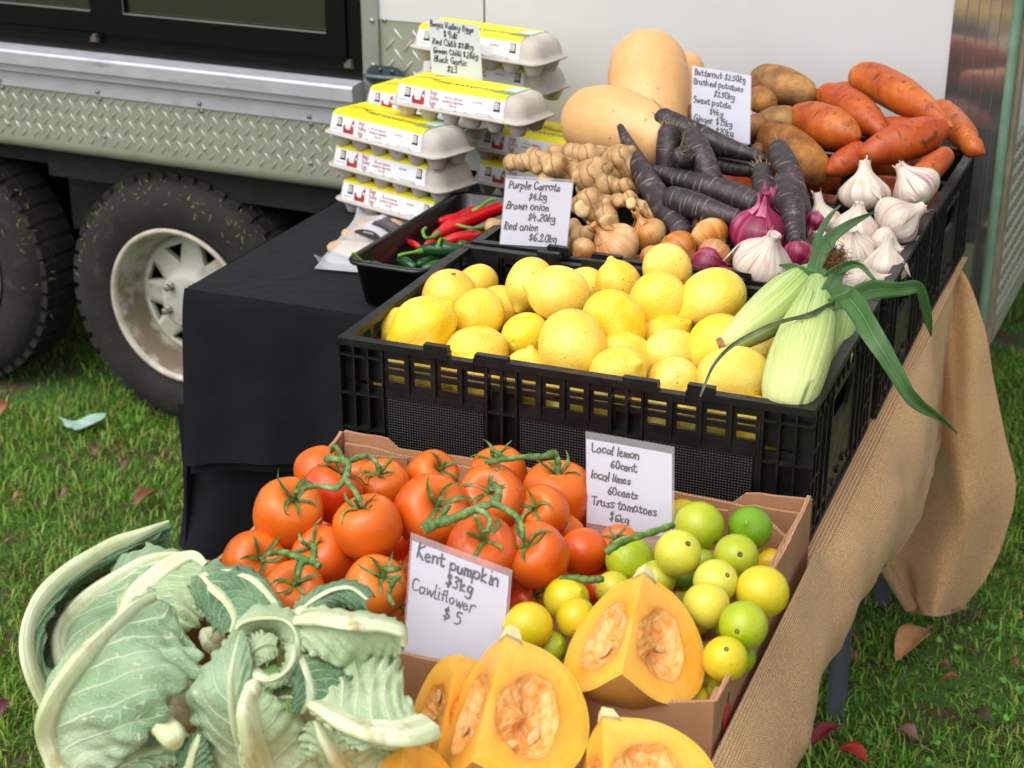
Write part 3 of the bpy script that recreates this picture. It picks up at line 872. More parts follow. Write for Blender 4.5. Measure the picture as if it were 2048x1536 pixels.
def carton_meshes():
    out = {}
    # base with twelve cups
    b = MB()
    for i in range(6):
        for j in range(2):
            cx_, cy_ = -.1175+.047*i, -.025+.05*j
            P, uv = lathe_grid([(0, .001), (0, .0105), (.002, .0122), (.008, .0146), (.015, .0175), (.0205, .0205), (.0245, .0245)], 20, lambda t, v: 1+.07*np.cos(4*t)*v)
            P[..., 0] += cx_; P[..., 1] += cy_
            b.grid(P, 0, True, True)
    out['tray'] = b
    # flange + lid
    b = MB()
    def rrect(hx, hy, r, n=8):
        pts = []
        for cx_, cy_, a0 in ((hx-r, hy-r, 0), (-hx+r, hy-r, 90), (-hx+r, -hy+r, 180), (hx-r, -hy+r, 270)):
            for k in range(n): a = math.radians(a0+90*k/(n-1)); pts.append((cx_+r*math.cos(a), cy_+r*math.sin(a)))
        return np.array(pts)
    secs = [(.022, .139, .0475, .02), (.0235, .1465, .0545, .024), (.0255, .148, .0555, .024), (.0275, .1465, .0545, .024), (.0282, .141, .0500, .022), (.036, .1385, .0490, .022), (.048, .136, .0466, .022), (.057, .131, .0436, .022), (.0628, .125, .0396, .02), (.0662, .116, .033, .018)]
    G = []
    for z, hx, hy, r in secs:
        q = rrect(hx, hy, r)
        # slight lobes at the ends (egg domes), only above the flange
        if z > .029:
            a = np.arctan2(q[:, 1]/hy, q[:, 0]/hx)
            lob = 1-.03*np.exp(-((q[:, 1])/(.009))**2)*(np.abs(q[:, 0]) > hx*.93)
            q = q*np.stack([lob, np.ones(len(q))], -1)
        G.append(np.column_stack([q, np.full(len(q), z+(.0008*np.sin(q[:, 0]*130) if z < .028 and z > .023 else 0))]))
    G = np.array(G)
    b.grid(G, 0, True, True)
    b.add(G[-1], [tuple(range(G.shape[1]))])
    b.add(G[0], [tuple(range(G.shape[1]))[::-1]])
    out['lid'] = b
    # printed sleeve following the lid section
    sec = [(-.0503, .0298), (-.0476, .0480), (-.0440, .0595), (-.0404, .0640), (-.034, .0670), (.034, .0670), (.0404, .0640), (.0440, .0595), (.0476, .0480), (.0503, .0298)]
    b = MB()
    x0, x1 = -.122, .104
    for k in range(len(sec)-1):
        mi = 0 if k in (0, 1) or k in (7, 8) else (2 if k in (2, 6) else 1)
        (ya, za), (yb_, zb) = sec[k], sec[k+1]
        b.add([(x0, ya, za), (x1, ya, za), (x1, yb_, zb), (x0, yb_, zb)], [(0, 1, 2, 3)], mi)
    out['label'] = b
    # print
    b = MB()
    FO, FU, FV = np.array([0, -.0489, .0385]), np.array([1., 0, 0]), np.array([0, .0047, .0142])/np.linalg.norm([.0047, .0142])
    FU2 = np.array([0, .0063, .0297]); FU2 = FU2/np.linalg.norm(FU2)
    FN = np.cross(FU, FU2)
    def front(V, x, v, mi, Fs, lift=.0006):
        V = np.asarray(V)
        # front of the sleeve is two facets; bend the print over both
        vv = V[:, 1]+v
        vv = vv*1.36; y = np.interp(vv, [0, .0184, .0305], [-.0503, -.0476, -.0440]); z = np.interp(vv, [0, .0184, .0305], [.0298, .0480, .0595])
        b.add(np.stack([x+V[:, 0], y+FN[1]*lift, z+FN[2]*lift], -1), Fs, mi)
    def text(t, size, x, v, mi, sp=1., al='LEFT'):
        V, Fs = font_mesh(t, size, al, 0, sp)
        front(V, x, v, mi, Fs)
    text('Bega', .0086, -.053, .0162, 0); text('Valley', .0086, -.053, .0094, 0); text('Eggs', .0086, -.053, .0028, 0)
    for i, l in enumerate(('We use rotational', 'grazing to regenerate', 'the soil')): text(l, .0052, -.002, .0140-.0048*i, 0, 1., 'CENTER')
    text('AVERAGE 700g', .003, -.117, .0035, 4); text('BEST BEFORE', .0032, .040, .0142, 1); text('12 X LARGE FREE RANGE EGGS', .0028, .04, .0012, 4)
    hen = [(-.09, .0015), (-.0905, .0095), (-.088, .0125), (-.0855, .0115), (-.0845, .0078), (-.079, .0068), (-.0725, .0070), (-.0715, .0115), (-.0705, .0155), (-.0685, .0180), (-.0665, .0195), (-.0655, .0225), (-.0645, .0195), (-.0635, .0180), (-.0640, .0155), (-.0625, .0135), (-.0640, .0110), (-.0635, .0060), (-.0645, .0015)]
    front([(x, y, 0) for x, y in hen], 0, 0, 0, [tuple(range(len(hen)))])
    for xx in (-.045, -.028, .003, .025, .078):
        for d_ in (-.002, 0, .002): front([(d_-.0007, 0, 0), (d_+.0007, 0, 0), (d_*1.8, .004-abs(d_)*.6, 0)], xx, .0001, 3, [(0, 1, 2)])
    # top print: leaf swirl, heading, little field picture
    def top(V, x, y, mi, Fs): V = np.asarray(V); b.add(np.stack([x+V[:, 0], y+V[:, 1], np.full(len(V), .0676)], -1), Fs, mi)
    V, Fs = font_mesh('FREE RANGE EGGS', .0165, 'LEFT', .3); top(V, -.062, -.022, 1, Fs)
    V, Fs = font_mesh('fresh from pasture raised hens', .0075, 'LEFT', .2); top(V, -.05, .004, 2, Fs)
    top([(0, 0, 0), (.012, .016, 0), (.03, .022, 0), (.048, .016, 0), (.058, .024, 0), (.05, .003, 0), (.046, .012, 0), (.03, .018, 0), (.013, .012, 0)], -.118, -.02, 2, [tuple(range(9))])
    top([(0, 0, 0), (.034, .0, 0), (.034, .05, 0), (0.012, .05, 0)], .068, -.027, 5, [(0, 1, 2, 3)])
    b.add([(.0685, -.0265, .0680), (.1015, -.0265, .0680), (.1015, -.010, .0680), (.0735, -.008, .0680)], [(0, 1, 2, 3)], 6)
    out['printing'] = b
    # latch windows
    for key, x in (('latch_a', -.101), ('latch_b', .089)):
        b = MB()
        for w_, h_, li, mi in ((.0068, .0062, .0007, 1), (.0052, .0045, .0019, 0)):
            V = [(-w_, -h_), (w_, -h_), (w_*.85, h_), (-w_*.85, h_)]
            vv = np.array([p[1] for p in V])+(.0145 if mi else .0153)
            vv = vv*1.36; y = np.interp(vv, [0, .0184, .0305], [-.0503, -.0476, -.0440]); z = np.interp(vv, [0, .0184, .0305], [.0298, .0480, .0595])
            Q = np.stack([np.array([p[0] for p in V])+x, y+FN[1]*li, z+FN[2]*li], -1)
            Q0 = Q-FN*(.001 if mi else .0025)
            b.add(np.vstack([Q, Q0]), [(0, 1, 2, 3), (0, 4, 5, 1), (1, 5, 6, 2), (2, 6, 7, 3), (3, 7, 4, 0)], mi)
        out[key] = b
    return out
CM = carton_meshes()
cmesh = {k: v.mesh('carton_'+k) for k, v in CM.items()}
for k, ms in dict(tray=[pulp.m], lid=[pulp.m], label=[lab_w, lab_y.m, lab_y2], printing=[ink_r, ink_k, ink_o, ink_g, ink_b, lab_sky, lab_fld], latch_a=[pulp.m, hole], latch_b=[pulp.m, hole]).items():
    for m_ in ms: cmesh[k].materials.append(m_)
proto = None
PARTS = ('tray', 'lid', 'label', 'printing', 'latch_a', 'latch_b')
def carton(px, py, z, yaw, label, shift=(0, 0)):
    fl = atz(px, py, z+.0255)
    c_, s_ = math.cos(yaw), math.sin(yaw)
    o_ = np.array([-.148, -.0555])
    loc = (fl[0]-(o_[0]*c_-o_[1]*s_)+shift[0], fl[1]-(o_[0]*s_+o_[1]*c_)+shift[1], z)
    e = empty('egg_carton', loc, label, 'egg carton', 'stacked dozen egg cartons', yaw)
    for p in PARTS: link(p.split('_')[0], cmesh[p], e)
    return e
d_ = math.radians
CT = [
 (660, 396, .0, -19, 'bottom egg carton of the front left stack, beside the plastic garlic bag'),
 (645, 328, .0645, -19, 'middle egg carton of the three in the front left stack'),
 (638, 262, .129, -20, 'upper egg carton of the front left stack, under the bridging carton'),
 (768, 205, .1945, -13, 'egg carton bridging the two front stacks with its whole label in view'),
 (931, 362, .0, -12, 'bottom egg carton of the right stack, half hidden by the ginger'),
 (929, 295, .0645, -12, 'egg carton of the right stack directly beside the lying butternut squash'),
]
for px, py, z, yw, lb in CT: carton(px, py, z, d_(yw), lb)
def carton_at(x, y, z, yaw, label):
    e = empty('egg_carton', (x, y, z), label, 'egg carton', 'stacked dozen egg cartons', d_(yaw))
    for p in PARTS: link(p.split('_')[0], cmesh[p], e)
c8 = (808, 93)
carton(c8[0], c8[1], .259, d_(-13), 'topmost egg carton of all, behind the egg price card')
carton(822, 150, .1945, d_(-13), 'egg carton second from the top of the rear stack, mostly behind the egg price card')
carton(712, 214, .129, d_(-14), 'egg carton peeping out behind the upper carton of the front left stack')
carton_at(-.125, 1.205, .0645, -12, 'egg carton behind the right stack with only its yellow top in view')
carton_at(-.125, 1.205, .0, -12, 'egg carton at the very back of the table under another one by the white panel')
# ------------------------------------------------------------------ produce materials
def speckle(m, scale, thr, dens):
    """sparse dark dots: 1 inside a dot"""
    d = m.voro(scale)
    k = m.n('SeparateColor', {0: m.voro(scale, out='Color')}).outputs[0]
    return m.math('MULTIPLY', m.math('LESS_THAN', d, thr), m.math('LESS_THAN', k, dens))
def objcol(m): return m.n('ObjectInfo').outputs['Color']
lem = Mat('lemon_peel')
lz = lem.n('SeparateXYZ', {0: lem.tc()}).outputs[2]
c_ = lem.ramp(lem.noise(22, 4), [(.3, 'eabd30'), (.5, 'f3cf4a'), (.7, 'f8dd6c')])
c_ = lem.vary(c_, .006, .05, .05)
c_ = lem.mix(lem.mr(lz, -.031, -.041, 0, .55), c_, 'a8a532')
c_ = lem.mix(lem.math('MULTIPLY', speckle(lem, 190, .17, .16), lem.mr(lem.noise(14, 2), .40, .55, 0, .9)), c_, '7a5a1c')
lem.set(color=c_, rough=.36, spec=.4, sss=.0, normal=lem.bump(lem.math('ADD', lem.voro(330), lem.math('MULTIPLY', lem.noise(60, 3), 2.4)), .22, .002))
lim = Mat('lime_peel')
c_ = lim.mix(lim.mr(lim.noise(16, 2), .48, .75), objcol(lim), lim.n('HueSaturation', {'Color': objcol(lim), 'Hue': .525, 'Saturation': 1.05, 'Value': .84}).outputs[0])
c_ = lim.mix(lim.math('MULTIPLY', speckle(lim, 160, .12, .1), .6), c_, '7c6a22')
lim.set(color=c_, rough=.3, spec=.45, normal=lim.bump(lim.math('ADD', lim.voro(360), lim.noise(70, 3)), .14, .0015))
tom = Mat('tomato_skin')
tz = tom.n('SeparateXYZ', {0: tom.tc()}).outputs[2]
c_ = tom.mix(tom.mr(tom.noise(13, 3), .35, .7), objcol(tom), tom.n('HueSaturation', {'Color': objcol(tom), 'Hue': .492, 'Saturation': 1.03, 'Value': .9}).outputs[0])
c_ = tom.mix(tom.mr(tz, .006, .030, 0, .35), c_, 'e8852a')
c_ = tom.mix(tom.math('MULTIPLY', speckle(tom, 260, .16, .08), .45), c_, 'f2b27a')
tom.set(color=c_, rough=.3, spec=.42, coat=.08, coatr=.2, normal=tom.bump(tom.noise(35, 3), .06, .002))
grs = Mat('green_stem')
grs.set(color=grs.vary(grs.ramp(grs.noise(90, 5), [(.3, '35561f'), (.5, '587a38'), (.7, '8aa05e')]), .01, .1, .15), rough=.6, normal=grs.bump(grs.noise(300, 3), .3, .001))
scar_m = plain('stem_scar_wood', '6d5a3c', .85, noise=(200, .4)); scar_g = plain('stem_scar_green', '7f9a3a', .6, noise=(100, .25))

# ------------------------------------------------------------------ generic builders
def pos(px, py, key, v): return at(px, py, {'y': 1, 'z': 2}[key], v)
def lathe_obj(name, prof, r, mats, seed=0, rough_=.03, seg=30, lobes=None, nsc=26., parent=None, resamp=40):
    P, uv = lathe_grid(cr(prof, resamp), seg, lobes)
    P = P*r
    w1 = wob(seed, nsc)
    nrm = P/(np.linalg.norm(P, axis=-1, keepdims=True)+1e-9)
    P = P+nrm*(w1(P)*rough_*r)[..., None]
    b = MB(); b.grid(P, 0, True, True, uv)
    return b.obj(name, mats, parent)
def relax(items, iters=40, tol=.88, lim_=.035):
    """slide pieces along their sight lines until neighbours stop interpenetrating"""
    D = np.array([depth(it['p']) for it in items]); D0 = D.copy()
    rp = np.array([it['r'] for it in items]); dirs = np.array([ray(it['px'], it['py']) for it in items])
    for _ in range(iters):
        P = CAM+dirs*D[:, None]; R_ = rp*D/FPX
        mv = np.zeros(len(D))
        for i in range(len(D)):
            for j in range(i):
                d = np.linalg.norm(P[i]-P[j]); need = (R_[i]+R_[j])*tol
                if d < need:
                    k = .3*(need-d); s_ = 1 if D[i] >= D[j] else -1
                    mv[i] += s_*k; mv[j] -= s_*k
        D = np.clip(D+mv, D0-lim_, D0+lim_)
    for it, d, u in zip(items, D, dirs): it['p'] = CAM+u*d; it['rw'] = it['r']*d/FPX
    return items

# ------------------------------------------------------------------ lemons
LP = [(1.46, .001), (1.445, .09), (1.35, .17), (1.2, .32), (1.0, .62), (.66, .88), (.25, 1.), (-.2, 1.), (-.6, .88), (-.9, .63), (-1.07, .36), (-1.13, .15), (-1.11, .06), (-1.10, .001)]
# px, py, radius, z, feature (n nipple / s stem scar / . none), fx, fy, label
LEM = [
 (806, 662, 45, .150, '.', 0, 0, 'lemon half hidden behind the bumpy lemon at the left corner of the crate'),
 (844, 664, 60, .160, 'n', 889, 620, 'big bumpy lemon at the left front of the crate, nipple pointing up'),
 (898, 594, 52, .170, 's', 908, 556, 'heavily speckled lemon at the left with a grey scar on top'),
 (955, 566, 36, .155, '.', 0, 0, 'small lemon behind the heavily speckled one, by the rear left wall'),
 (957, 632, 48, .165, 'n', 930, 668, 'lemon just right of and in front of the heavily speckled lemon'),
 (1004, 614, 40, .148, '.', 0, 0, 'plain lemon tucked in the gap right of the speckled left group'),
 (953, 708, 53, .140, 'n', 898, 720, 'low lemon against the front rim, right of the bumpy lemon'),
 (1053, 670, 45, .150, 's', 1031, 684, 'dark yellow lemon with a green ringed stem scar facing left'),
 (1057, 758, 49, .128, 'n', 1060, 715, 'low lemon behind the front rim, left below the large central lemon'),
 (1022, 722, 30, .115, '.', 0, 0, 'lemon barely showing in a gap left of the large central lemon'),
 (1147, 692, 60, .176, 'n', 1145, 745, 'large smooth upright lemon in the middle of the front row'),
 (1059, 567, 45, .178, 'n', 1043, 606, 'tall lemon by the rear wall, left of the overlapping pair'),
 (1121, 588, 53, .196, 'n', 1058, 573, 'oval lemon lying sideways on top with its nipple to the left'),
 (1168, 575, 38, .160, '.', 0, 0, 'lemon mostly hidden behind the sideways oval lemon'),
 (1225, 642, 54, .184, 'n', 1275, 690, 'oval lemon slanting down to the right in the centre of the pile'),
 (1237, 577, 45, .172, 'n', 1225, 537, 'lemon standing by the rear wall in the middle of the crate'),
 (1315, 604, 52, .192, 's', 1340, 558, 'smooth round lemon with a green stem dot, below the topmost lemon'),
 (1334, 538, 47, .208, 's', 1327, 524, 'topmost lemon of the pile, spotted and rising above the rear rim'),
 (1424, 594, 58, .196, 'n', 1375, 622, 'fat lemon at the rear right with a stubby nipple to lower left'),
 (1326, 680, 45, .150, '.', 0, 0, 'lemon lying low between the spotted one and the smooth round one'),
 (1362, 655, 34, .130, '.', 0, 0, 'shaded lemon deep in the gap right of the smooth round lemon'),
 (1343, 710, 49, .158, '.', 0, 0, 'lemon dotted all over with brown specks, right of centre'),
 (1400, 668, 36, .128, '.', 0, 0, 'shaded lemon deep under the fat rear right lemon'),
 (1254, 722, 50, .150, '.', 0, 0, 'lemon behind the one with the bent nipple, right of the large central lemon'),
 (1234, 748, 50, .162, 'n', 1262, 733, 'lemon at the front rim with a bent nipple facing up'),
 (1347, 768, 50, .150, 's', 1352, 759, 'pale lemon at the front rim with a round green stem scar on top'),
 (1436, 694, 57, .170, 's', 1450, 640, 'tall lemon with a brown bruise, left of the corn stub'),
 (1466, 756, 60, .166, 'n', 1543, 742, 'large lemon at the front right, nipple pointing at the corn cob'),
 (1528, 715, 42, .125, '.', 0, 0, 'shaded lemon under the corn cobs'),
]
items = [dict(px=a, py=b_, r=r, p=atz(a, b_, z), row=(a, b_, r, z, f, fx, fy, lb)) for a, b_, r, z, f, fx, fy, lb in LEM]
relax(items)
def fruit_axis(it, feat, fx, fy, sgn):
    if feat == '.': return None
    dx, dy = (fx-it['px'])/it['r'], -(fy-it['py'])/it['r']
    q = dx*dx+dy*dy
    iz = math.sqrt(1-q) if q < 1 else .12
    return camdir(dx, dy, iz)*sgn
rr = random.Random(3)
for i, it in enumerate(items):
    a, b_, r, z, f, fx, fy, lb = it['row']
    ax = fruit_axis(it, f, fx, fy, 1 if f == 'n' else -1)
    if ax is None: ax = camdir(rr.uniform(-1, 1), rr.uniform(-.5, .5), rr.uniform(-.6, .3))
    o = lathe_obj('lemon', LP, it['rw']*1.06, [lem.m], 100+i, rr.uniform(.04, .07) if i != 1 else .10, nsc=38 if i != 1 else 70)
    place(o, it['p'], ax, rr.uniform(0, 6)); tag(o, lb, 'lemon', 'lemons piled in the black crate')
    if f == 's':
        b = MB(); R_ = it['rw']
        P, uv = lathe_grid([(-1.065*R_, .155*R_), (-1.10*R_, .13*R_), (-1.115*R_, .105*R_)], 16); b.grid(P, 0, True, True)
        P, uv = lathe_grid([(-1.115*R_, .105*R_), (-1.14*R_, .085*R_), (-1.13*R_, .05*R_), (-1.115*R_, .001)], 14); b.grid(P, 1, True, True)
        b.obj('stem_scar', [scar_g, scar_m], o)
for i in range(9):                               # the layer beneath, seen through the slots
    x = .05+.057*i
    o = lathe_obj('lemon', LP, .034, [lem.m], 300+i, .035, nsc=38)
    place(o, (x, .056+.004*(i % 2), .128 if i % 2 else .122), (rr.uniform(-1, 1), .2, rr.uniform(-.3, .3)), i)
    tag(o, 'lemon low against the front wall, seen only through the crate slots', 'lemon', 'lemons seen through the crate slots')
for i in range(8):
    o = lathe_obj('lemon', LP, .035, [lem.m], 330+i, .035, nsc=38)
    place(o, (.06+.066*i, .15+.03*(i % 2), .085), (rr.uniform(-1, 1), .4, rr.uniform(-.3, .3)), i)
    tag(o, 'lemon buried under the visible layer of the crate', 'lemon', 'lemons buried in the crate')

# ------------------------------------------------------------------ tomatoes
TP = [(.60, .001), (.64, .09), (.74, .22), (.83, .42), (.82, .62), (.66, .84), (.34, .98), (0, 1.), (-.34, .95), (-.6, .78), (-.76, .5), (-.8, .24), (-.79, .001)]
OR, RD, YO, MD = 'dd6a1c', 'd24c1a', 'e07e2a', 'd95e1a'
TOM = [  # px, py, r, z, calyx x, calyx y (0 none), colour, label
 (576, 1028, 66, .122, 602, 985, OR, 'large tomato at the left edge of the box, calyx at its upper right'),
 (640, 945, 48, .095, 0, 0, OR, 'tomato at the rear left corner of the box under the looping stem'),
 (662, 990, 60, .110, 690, 935, RD, 'reddest tomato, under the forked stem at the rear left'),
 (765, 975, 52, .100, 758, 936, OR, 'tomato at the rear wall with a dark curled calyx on top'),
 (736, 1057, 63, .128, 716, 1002, OR, 'round tomato in the middle left with spiky calyx on its top'),
 (507, 1124, 60, .085, 536, 1110, OR, 'leftmost tomato, low at the front left corner of the box'),
 (648, 1116, 60, .092, 620, 1082, MD, 'tomato behind the curved cut stem at the front left'),
 (589, 1185, 58, .088, 597, 1156, OR, 'wet tomato behind the cauliflower, calyx facing forward'),
 (749, 1176, 60, .092, 775, 1140, YO, 'tomato left of the pumpkin price card with drooping calyx'),
 (775, 1232, 44, .06, 800, 1200, YO, 'tomato mostly hidden low between cauliflower and pumpkin price card'),
 (859, 1022, 70, .126, 886, 1003, MD, 'biggest tomato, with a long limbed star calyx facing the viewer'),
 (863, 955, 50, .098, 890, 930, OR, 'tomato behind the biggest one, against the rear wall'),
 (982, 997, 63, .122, 978, 974, MD, 'tomato under the thick fork of the main stem'),
 (998, 950, 54, .100, 985, 905, OR, 'tomato against the rear wall beneath a long horizontal stem'),
 (1114, 990, 65, .112, 1116, 930, OR, 'tomato at the rear right beside the lemon price card'),
 (1087, 1022, 50, .100, 1062, 1008, OR, 'tomato squeezed below the one beside the lemon price card'),
 (962, 1104, 66, .118, 974, 1066, RD, 'tomato directly behind the pumpkin price card'),
 (1073, 1112, 62, .112, 1046, 1078, MD, 'tomato right of the pumpkin price card with a five pointed calyx'),
 (1167, 1106, 46, .085, 0, 0, MD, 'small plain tomato without calyx, left of the limes'),
 (1238, 1096, 42, .082, 1230, 1068, MD, 'tomato in front of the lemon price card with a stem running right'),
 (802, 1092, 40, .065, 0, 0, RD, 'shaded tomato deep in the gap below the biggest one'),
 (1049, 1205, 42, .055, 1080, 1185, RD, 'shaded tomato low behind the left group of limes'),
 (1190, 1180, 32, .055, 0, 0, RD, 'tomato barely seen behind the pumpkin and the limes'),
 (1133, 1062, 32, .075, 0, 0, YO, 'yellowish tomato peeping between two others at the rear right'),
 (545, 1180, 38, .045, 0, 0, RD, 'tomato low in the front left corner behind the cauliflower'),
 (900, 1180, 46, .06, 0, 0, OR, 'tomato hidden behind the pumpkin price card'),
]
items = [dict(px=t[0], py=t[1], r=t[2], p=atz(t[0], t[1], t[3]), row=t) for t in TOM]
LIMES = [  # px, py, r, z, stem dot, colour, label
 (1399, 1052, 50, .098, (1428, 1081), 'b3bb2c', 'yellow green lime by the rear wall, its dot low on the right'),
 (1500, 1056, 46, .092, None, '6f9a1c', 'greenest lime, in the rear right corner of the box'),
 (1356, 1106, 49, .110, (1372, 1083), 'd9cf4e', 'pale yellow lime with a dark dot, third in the rear row'),
 (1472, 1112, 47, .105, (1474, 1104), 'b9bd34', 'lime with green shoulder and brown dot, in front of the greenest one'),
 (1259, 1120, 50, .092, None, 'b6c22c', 'bright yellow green lime next to the plain small tomato'),
 (1431, 1163, 46, .105, (1450, 1146), 'd8cf52', 'pale yellow lime with its dot at upper right, in mid box'),
 (1525, 1184, 53, .100, None, 'd6c02c', 'big yellow lime against the right wall of the box'),
 (1412, 1211, 47, .100, None, 'd8ca48', 'plain pale lime right of the upper pumpkin wedge'),
 (1487, 1251, 50, .100, (1468, 1256), 'b0bc28', 'half green lime at the right wall with a grey dot low left'),
 (1450, 1318, 47, .088, (1448, 1292), 'd8bf2c', 'yellow lime at the front right, its dot near the top'),
 (1540, 1123, 28, .060, None, 'd3a724', 'orange yellow lime tucked behind the big yellow one'),
 (1133, 1198, 47, .085, None, 'd8c42e', 'yellow lime behind the pair at the left front'),
 (1057, 1251, 49, .085, None, 'd6bf2a', 'yellow lime next to the pumpkin price card'),
 (1152, 1236, 41, .085, None, 'd8b92c', 'small yellow lime overlapping the edge of the upper pumpkin wedge'),
 (1099, 1296, 36, .065, None, 'aabb26', 'yellow green lime low between the two pumpkin wedges'),
 (1226, 1178, 38, .075, None, 'd8c844', 'lime peeping over the left shoulder of the upper pumpkin wedge'),
 (1312, 1158, 40, .085, None, 'c0c23a', 'lime peeping over the top of the upper pumpkin wedge'),
 (1405, 1122, 26, .070, None, '9aa82a', 'lime in the gap between the two pale limes'),
 (1372, 1160, 26, .060, None, '5d7a1c', 'dark green lime in shade behind the upper pumpkin wedge'),
 (1385, 1400, 34, .045, None, 'cdb82c', 'lime low in the front right corner under the pumpkin wedge'),
 (1478, 1314, 34, .065, None, '93ac20', 'green lime half hidden behind the yellow front right lime'),
 (1366, 1036, 40, .070, None, 'd2b832', 'yellow lime hidden behind the yellow green one by the rear wall'),
 (1420, 1385, 30, .04, None, 'c2b42c', 'shaded lime in the front right corner of the box'),
]
litems = [dict(px=t[0], py=t[1], r=t[2], p=atz(t[0], t[1], t[3]), row=t) for t in LIMES]
relax(items+litems, lim_=.03)
rr = random.Random(5)
for i, it in enumerate(items):
    a, b_, r, z, fx, fy, col, lb = it['row']
    ax = fruit_axis(it, 'n', fx, fy, 1) if fx else camdir(rr.uniform(-.5, .5), .6, rr.uniform(-.6, .1))
    R_ = it['rw']*1.06
    nl = rr.choice([4, 5, 6]); ph = rr.uniform(0, 6)
    o = lathe_obj('tomato', TP, R_, [tom.m], 400+i, .025, 32, lambda t, v: 1+.022*np.cos(nl*t+ph)*(1-v)**.7, 22)
    o.color = lin(col)
    place(o, it['p'], ax, rr.uniform(0, 6)); tag(o, lb, 'tomato', 'truss tomatoes in the cardboard box')
    if fx:
        b = MB()
        ns = rr.choice([5, 5, 6])
        for k in range(ns):
            a0 = 2*math.pi*k/ns+rr.uniform(-.25, .25); ln = rr.uniform(.6, 1.05); up = rr.uniform(-.05, .5)
            t = np.linspace(0, 1, 9)
            rad = .06+ln*t*(1-.12*t)
            zz = np.interp(rad, [0, .1, .25, .42, .62, .84], [.62, .66, .77, .84, .84, .70])+.025+up*t**2.2+.03*np.sin(t*5+k)
            aa = a0+.7*rr.uniform(-1, 1)*t**2
            wd = .062*np.sin(np.clip(t*.92+.1, 0, 1)*math.pi)**.6*(1-.35*t)+.008
            C = np.stack([rad*np.cos(aa), rad*np.sin(aa), zz], -1)
            N_ = np.stack([-np.sin(aa), np.cos(aa), 0*aa], -1)
            G = np.stack([C-N_*wd[:, None]+[0, 0, .02], C, C+N_*wd[:, None]+[0, 0, .02]], 1)*R_
            b.grid(G, 0, True)
            b.grid(G[:, ::-1]-np.array([0, 0, .012*R_]), 0, True)
        st = cr(np.array([(0, 0, .6), (.02, .01, .75), (.05, .05, .9), (.1, .08, rr.uniform(1.0, 1.12))])*R_, 8)
        b.tube(st, np.array([.10, .085, .07, .062, .06, .06, .065, .07])*R_, 8)
        b.obj('calyx', grs.m, o)
for i, it in enumerate(litems):
    a, b_, r, z, dot, col, lb = it['row']
    ax = fruit_axis(it, 'n', dot[0], dot[1], -1) if dot else camdir(rr.uniform(-1, 1), rr.uniform(-.4, .4), rr.uniform(-.7, .5))
    prof = [(1.13, .001), (1.12, .07), (1.06, .17), (.98, .34), (.8, .64), (.45, .9), (0, 1.), (-.45, .9), (-.8, .62), (-.98, .3), (-1.01, .14), (-1.0, .001)]
    o = lathe_obj('lime', prof, it['rw']*.98, [lim.m], 500+i, .025, nsc=30)
    o.color = lin(col)
    place(o, it['p'], ax, rr.uniform(0, 6)); tag(o, lb, 'lime', 'limes in the cardboard box')
    if dot:
        b = MB(); R_ = it['rw']*.98
        P, uv = lathe_grid([(-.99*R_, .12*R_), (-1.04*R_, .10*R_), (-1.06*R_, .07*R_), (-1.035*R_, .04*R_), (-1.03*R_, .001)], 10); b.grid(P, 0, True, True)
        b.obj('stem_scar', [plain('lime_scar', '5c4c3a', .8, noise=(300, .4))] if i == 0 else [bpy.data.materials['lime_scar']], o)

for i in range(14):                              # lower layer of the box
    x, y = .075+.075*(i % 5)+.02*(i//5 % 2), -.10-.085*(i//5)-.012*(i % 2)
    o = lathe_obj('tomato', TP, .035, [tom.m], 460+i, .025, 26, None, 22)
    o.color = lin(RD if i % 3 else OR)
    place(o, (x, y, .038), (rr.uniform(-1, 1), rr.uniform(-1, 1), .6), i)
    tag(o, 'tomato in the lower layer of the cardboard box', 'tomato', 'lower layer of tomatoes')
for i in range(9):
    x, y = .46+.052*(i % 3), -.12-.09*(i//3)-.01*(i % 2)
    o = lathe_obj('lime', [(1.13, .001), (1.12, .07), (1.06, .17), (.98, .34), (.8, .64), (.45, .9), (0, 1.), (-.45, .9), (-.8, .62), (-.98, .3), (-1.01, .14), (-1.0, .001)], .0245, [lim.m], 540+i, .025, 26, None, 30)
    o.color = lin(rr.choice(['c2b42c', '9aa82a', 'd2b832']))
    place(o, (x, y, .03), (rr.uniform(-1, 1), rr.uniform(-1, 1), .3), i)
    tag(o, 'lime in the lower layer of the cardboard box', 'lime', 'lower layer of limes')

# truss stems: one vine per bunch
def vine(paths, label, r=.0042):
    b = MB()
    allp = []
    for pts, rad in paths:
        P = np.array([atz(x, y, z) for x, y, z in pts]); allp.append(P)
        n_ = 8*len(P)
        Q = cr(P, n_)
        t = np.linspace(0, 1, n_)
        rw = .86*np.interp(t, np.linspace(0, 1, len(rad)), rad)*(1+.10*np.sin(t*37)+.06*np.sin(t*91))
        b.tube(Q, rw, 9)
    o0 = allp[0].mean(0)
    o = b.obj('vine_stem', grs.m, None, o0)
    return tag(o, label, 'stem', 'green truss stems on the tomatoes')
vine([([(652, 918, .150), (682, 920, .155), (697, 930, .158), (690, 958, .16), (672, 976, .16), (655, 975, .158), (630, 972, .158), (605, 978, .158)], [.0048, .004, .0035, .003]),
      ([(690, 958, .16), (708, 980, .165), (722, 1002, .17)], [.0035, .003]), ([(690, 930, .157), (680, 905, .155), (668, 892, .15), (662, 905, .14)], [.0032, .0024]),
      ([(692, 925, .157), (712, 918, .155), (735, 912, .15), (752, 925, .143), (758, 940, .135)], [.0036, .003])], 'forked green truss stem looping over the rear left tomatoes')
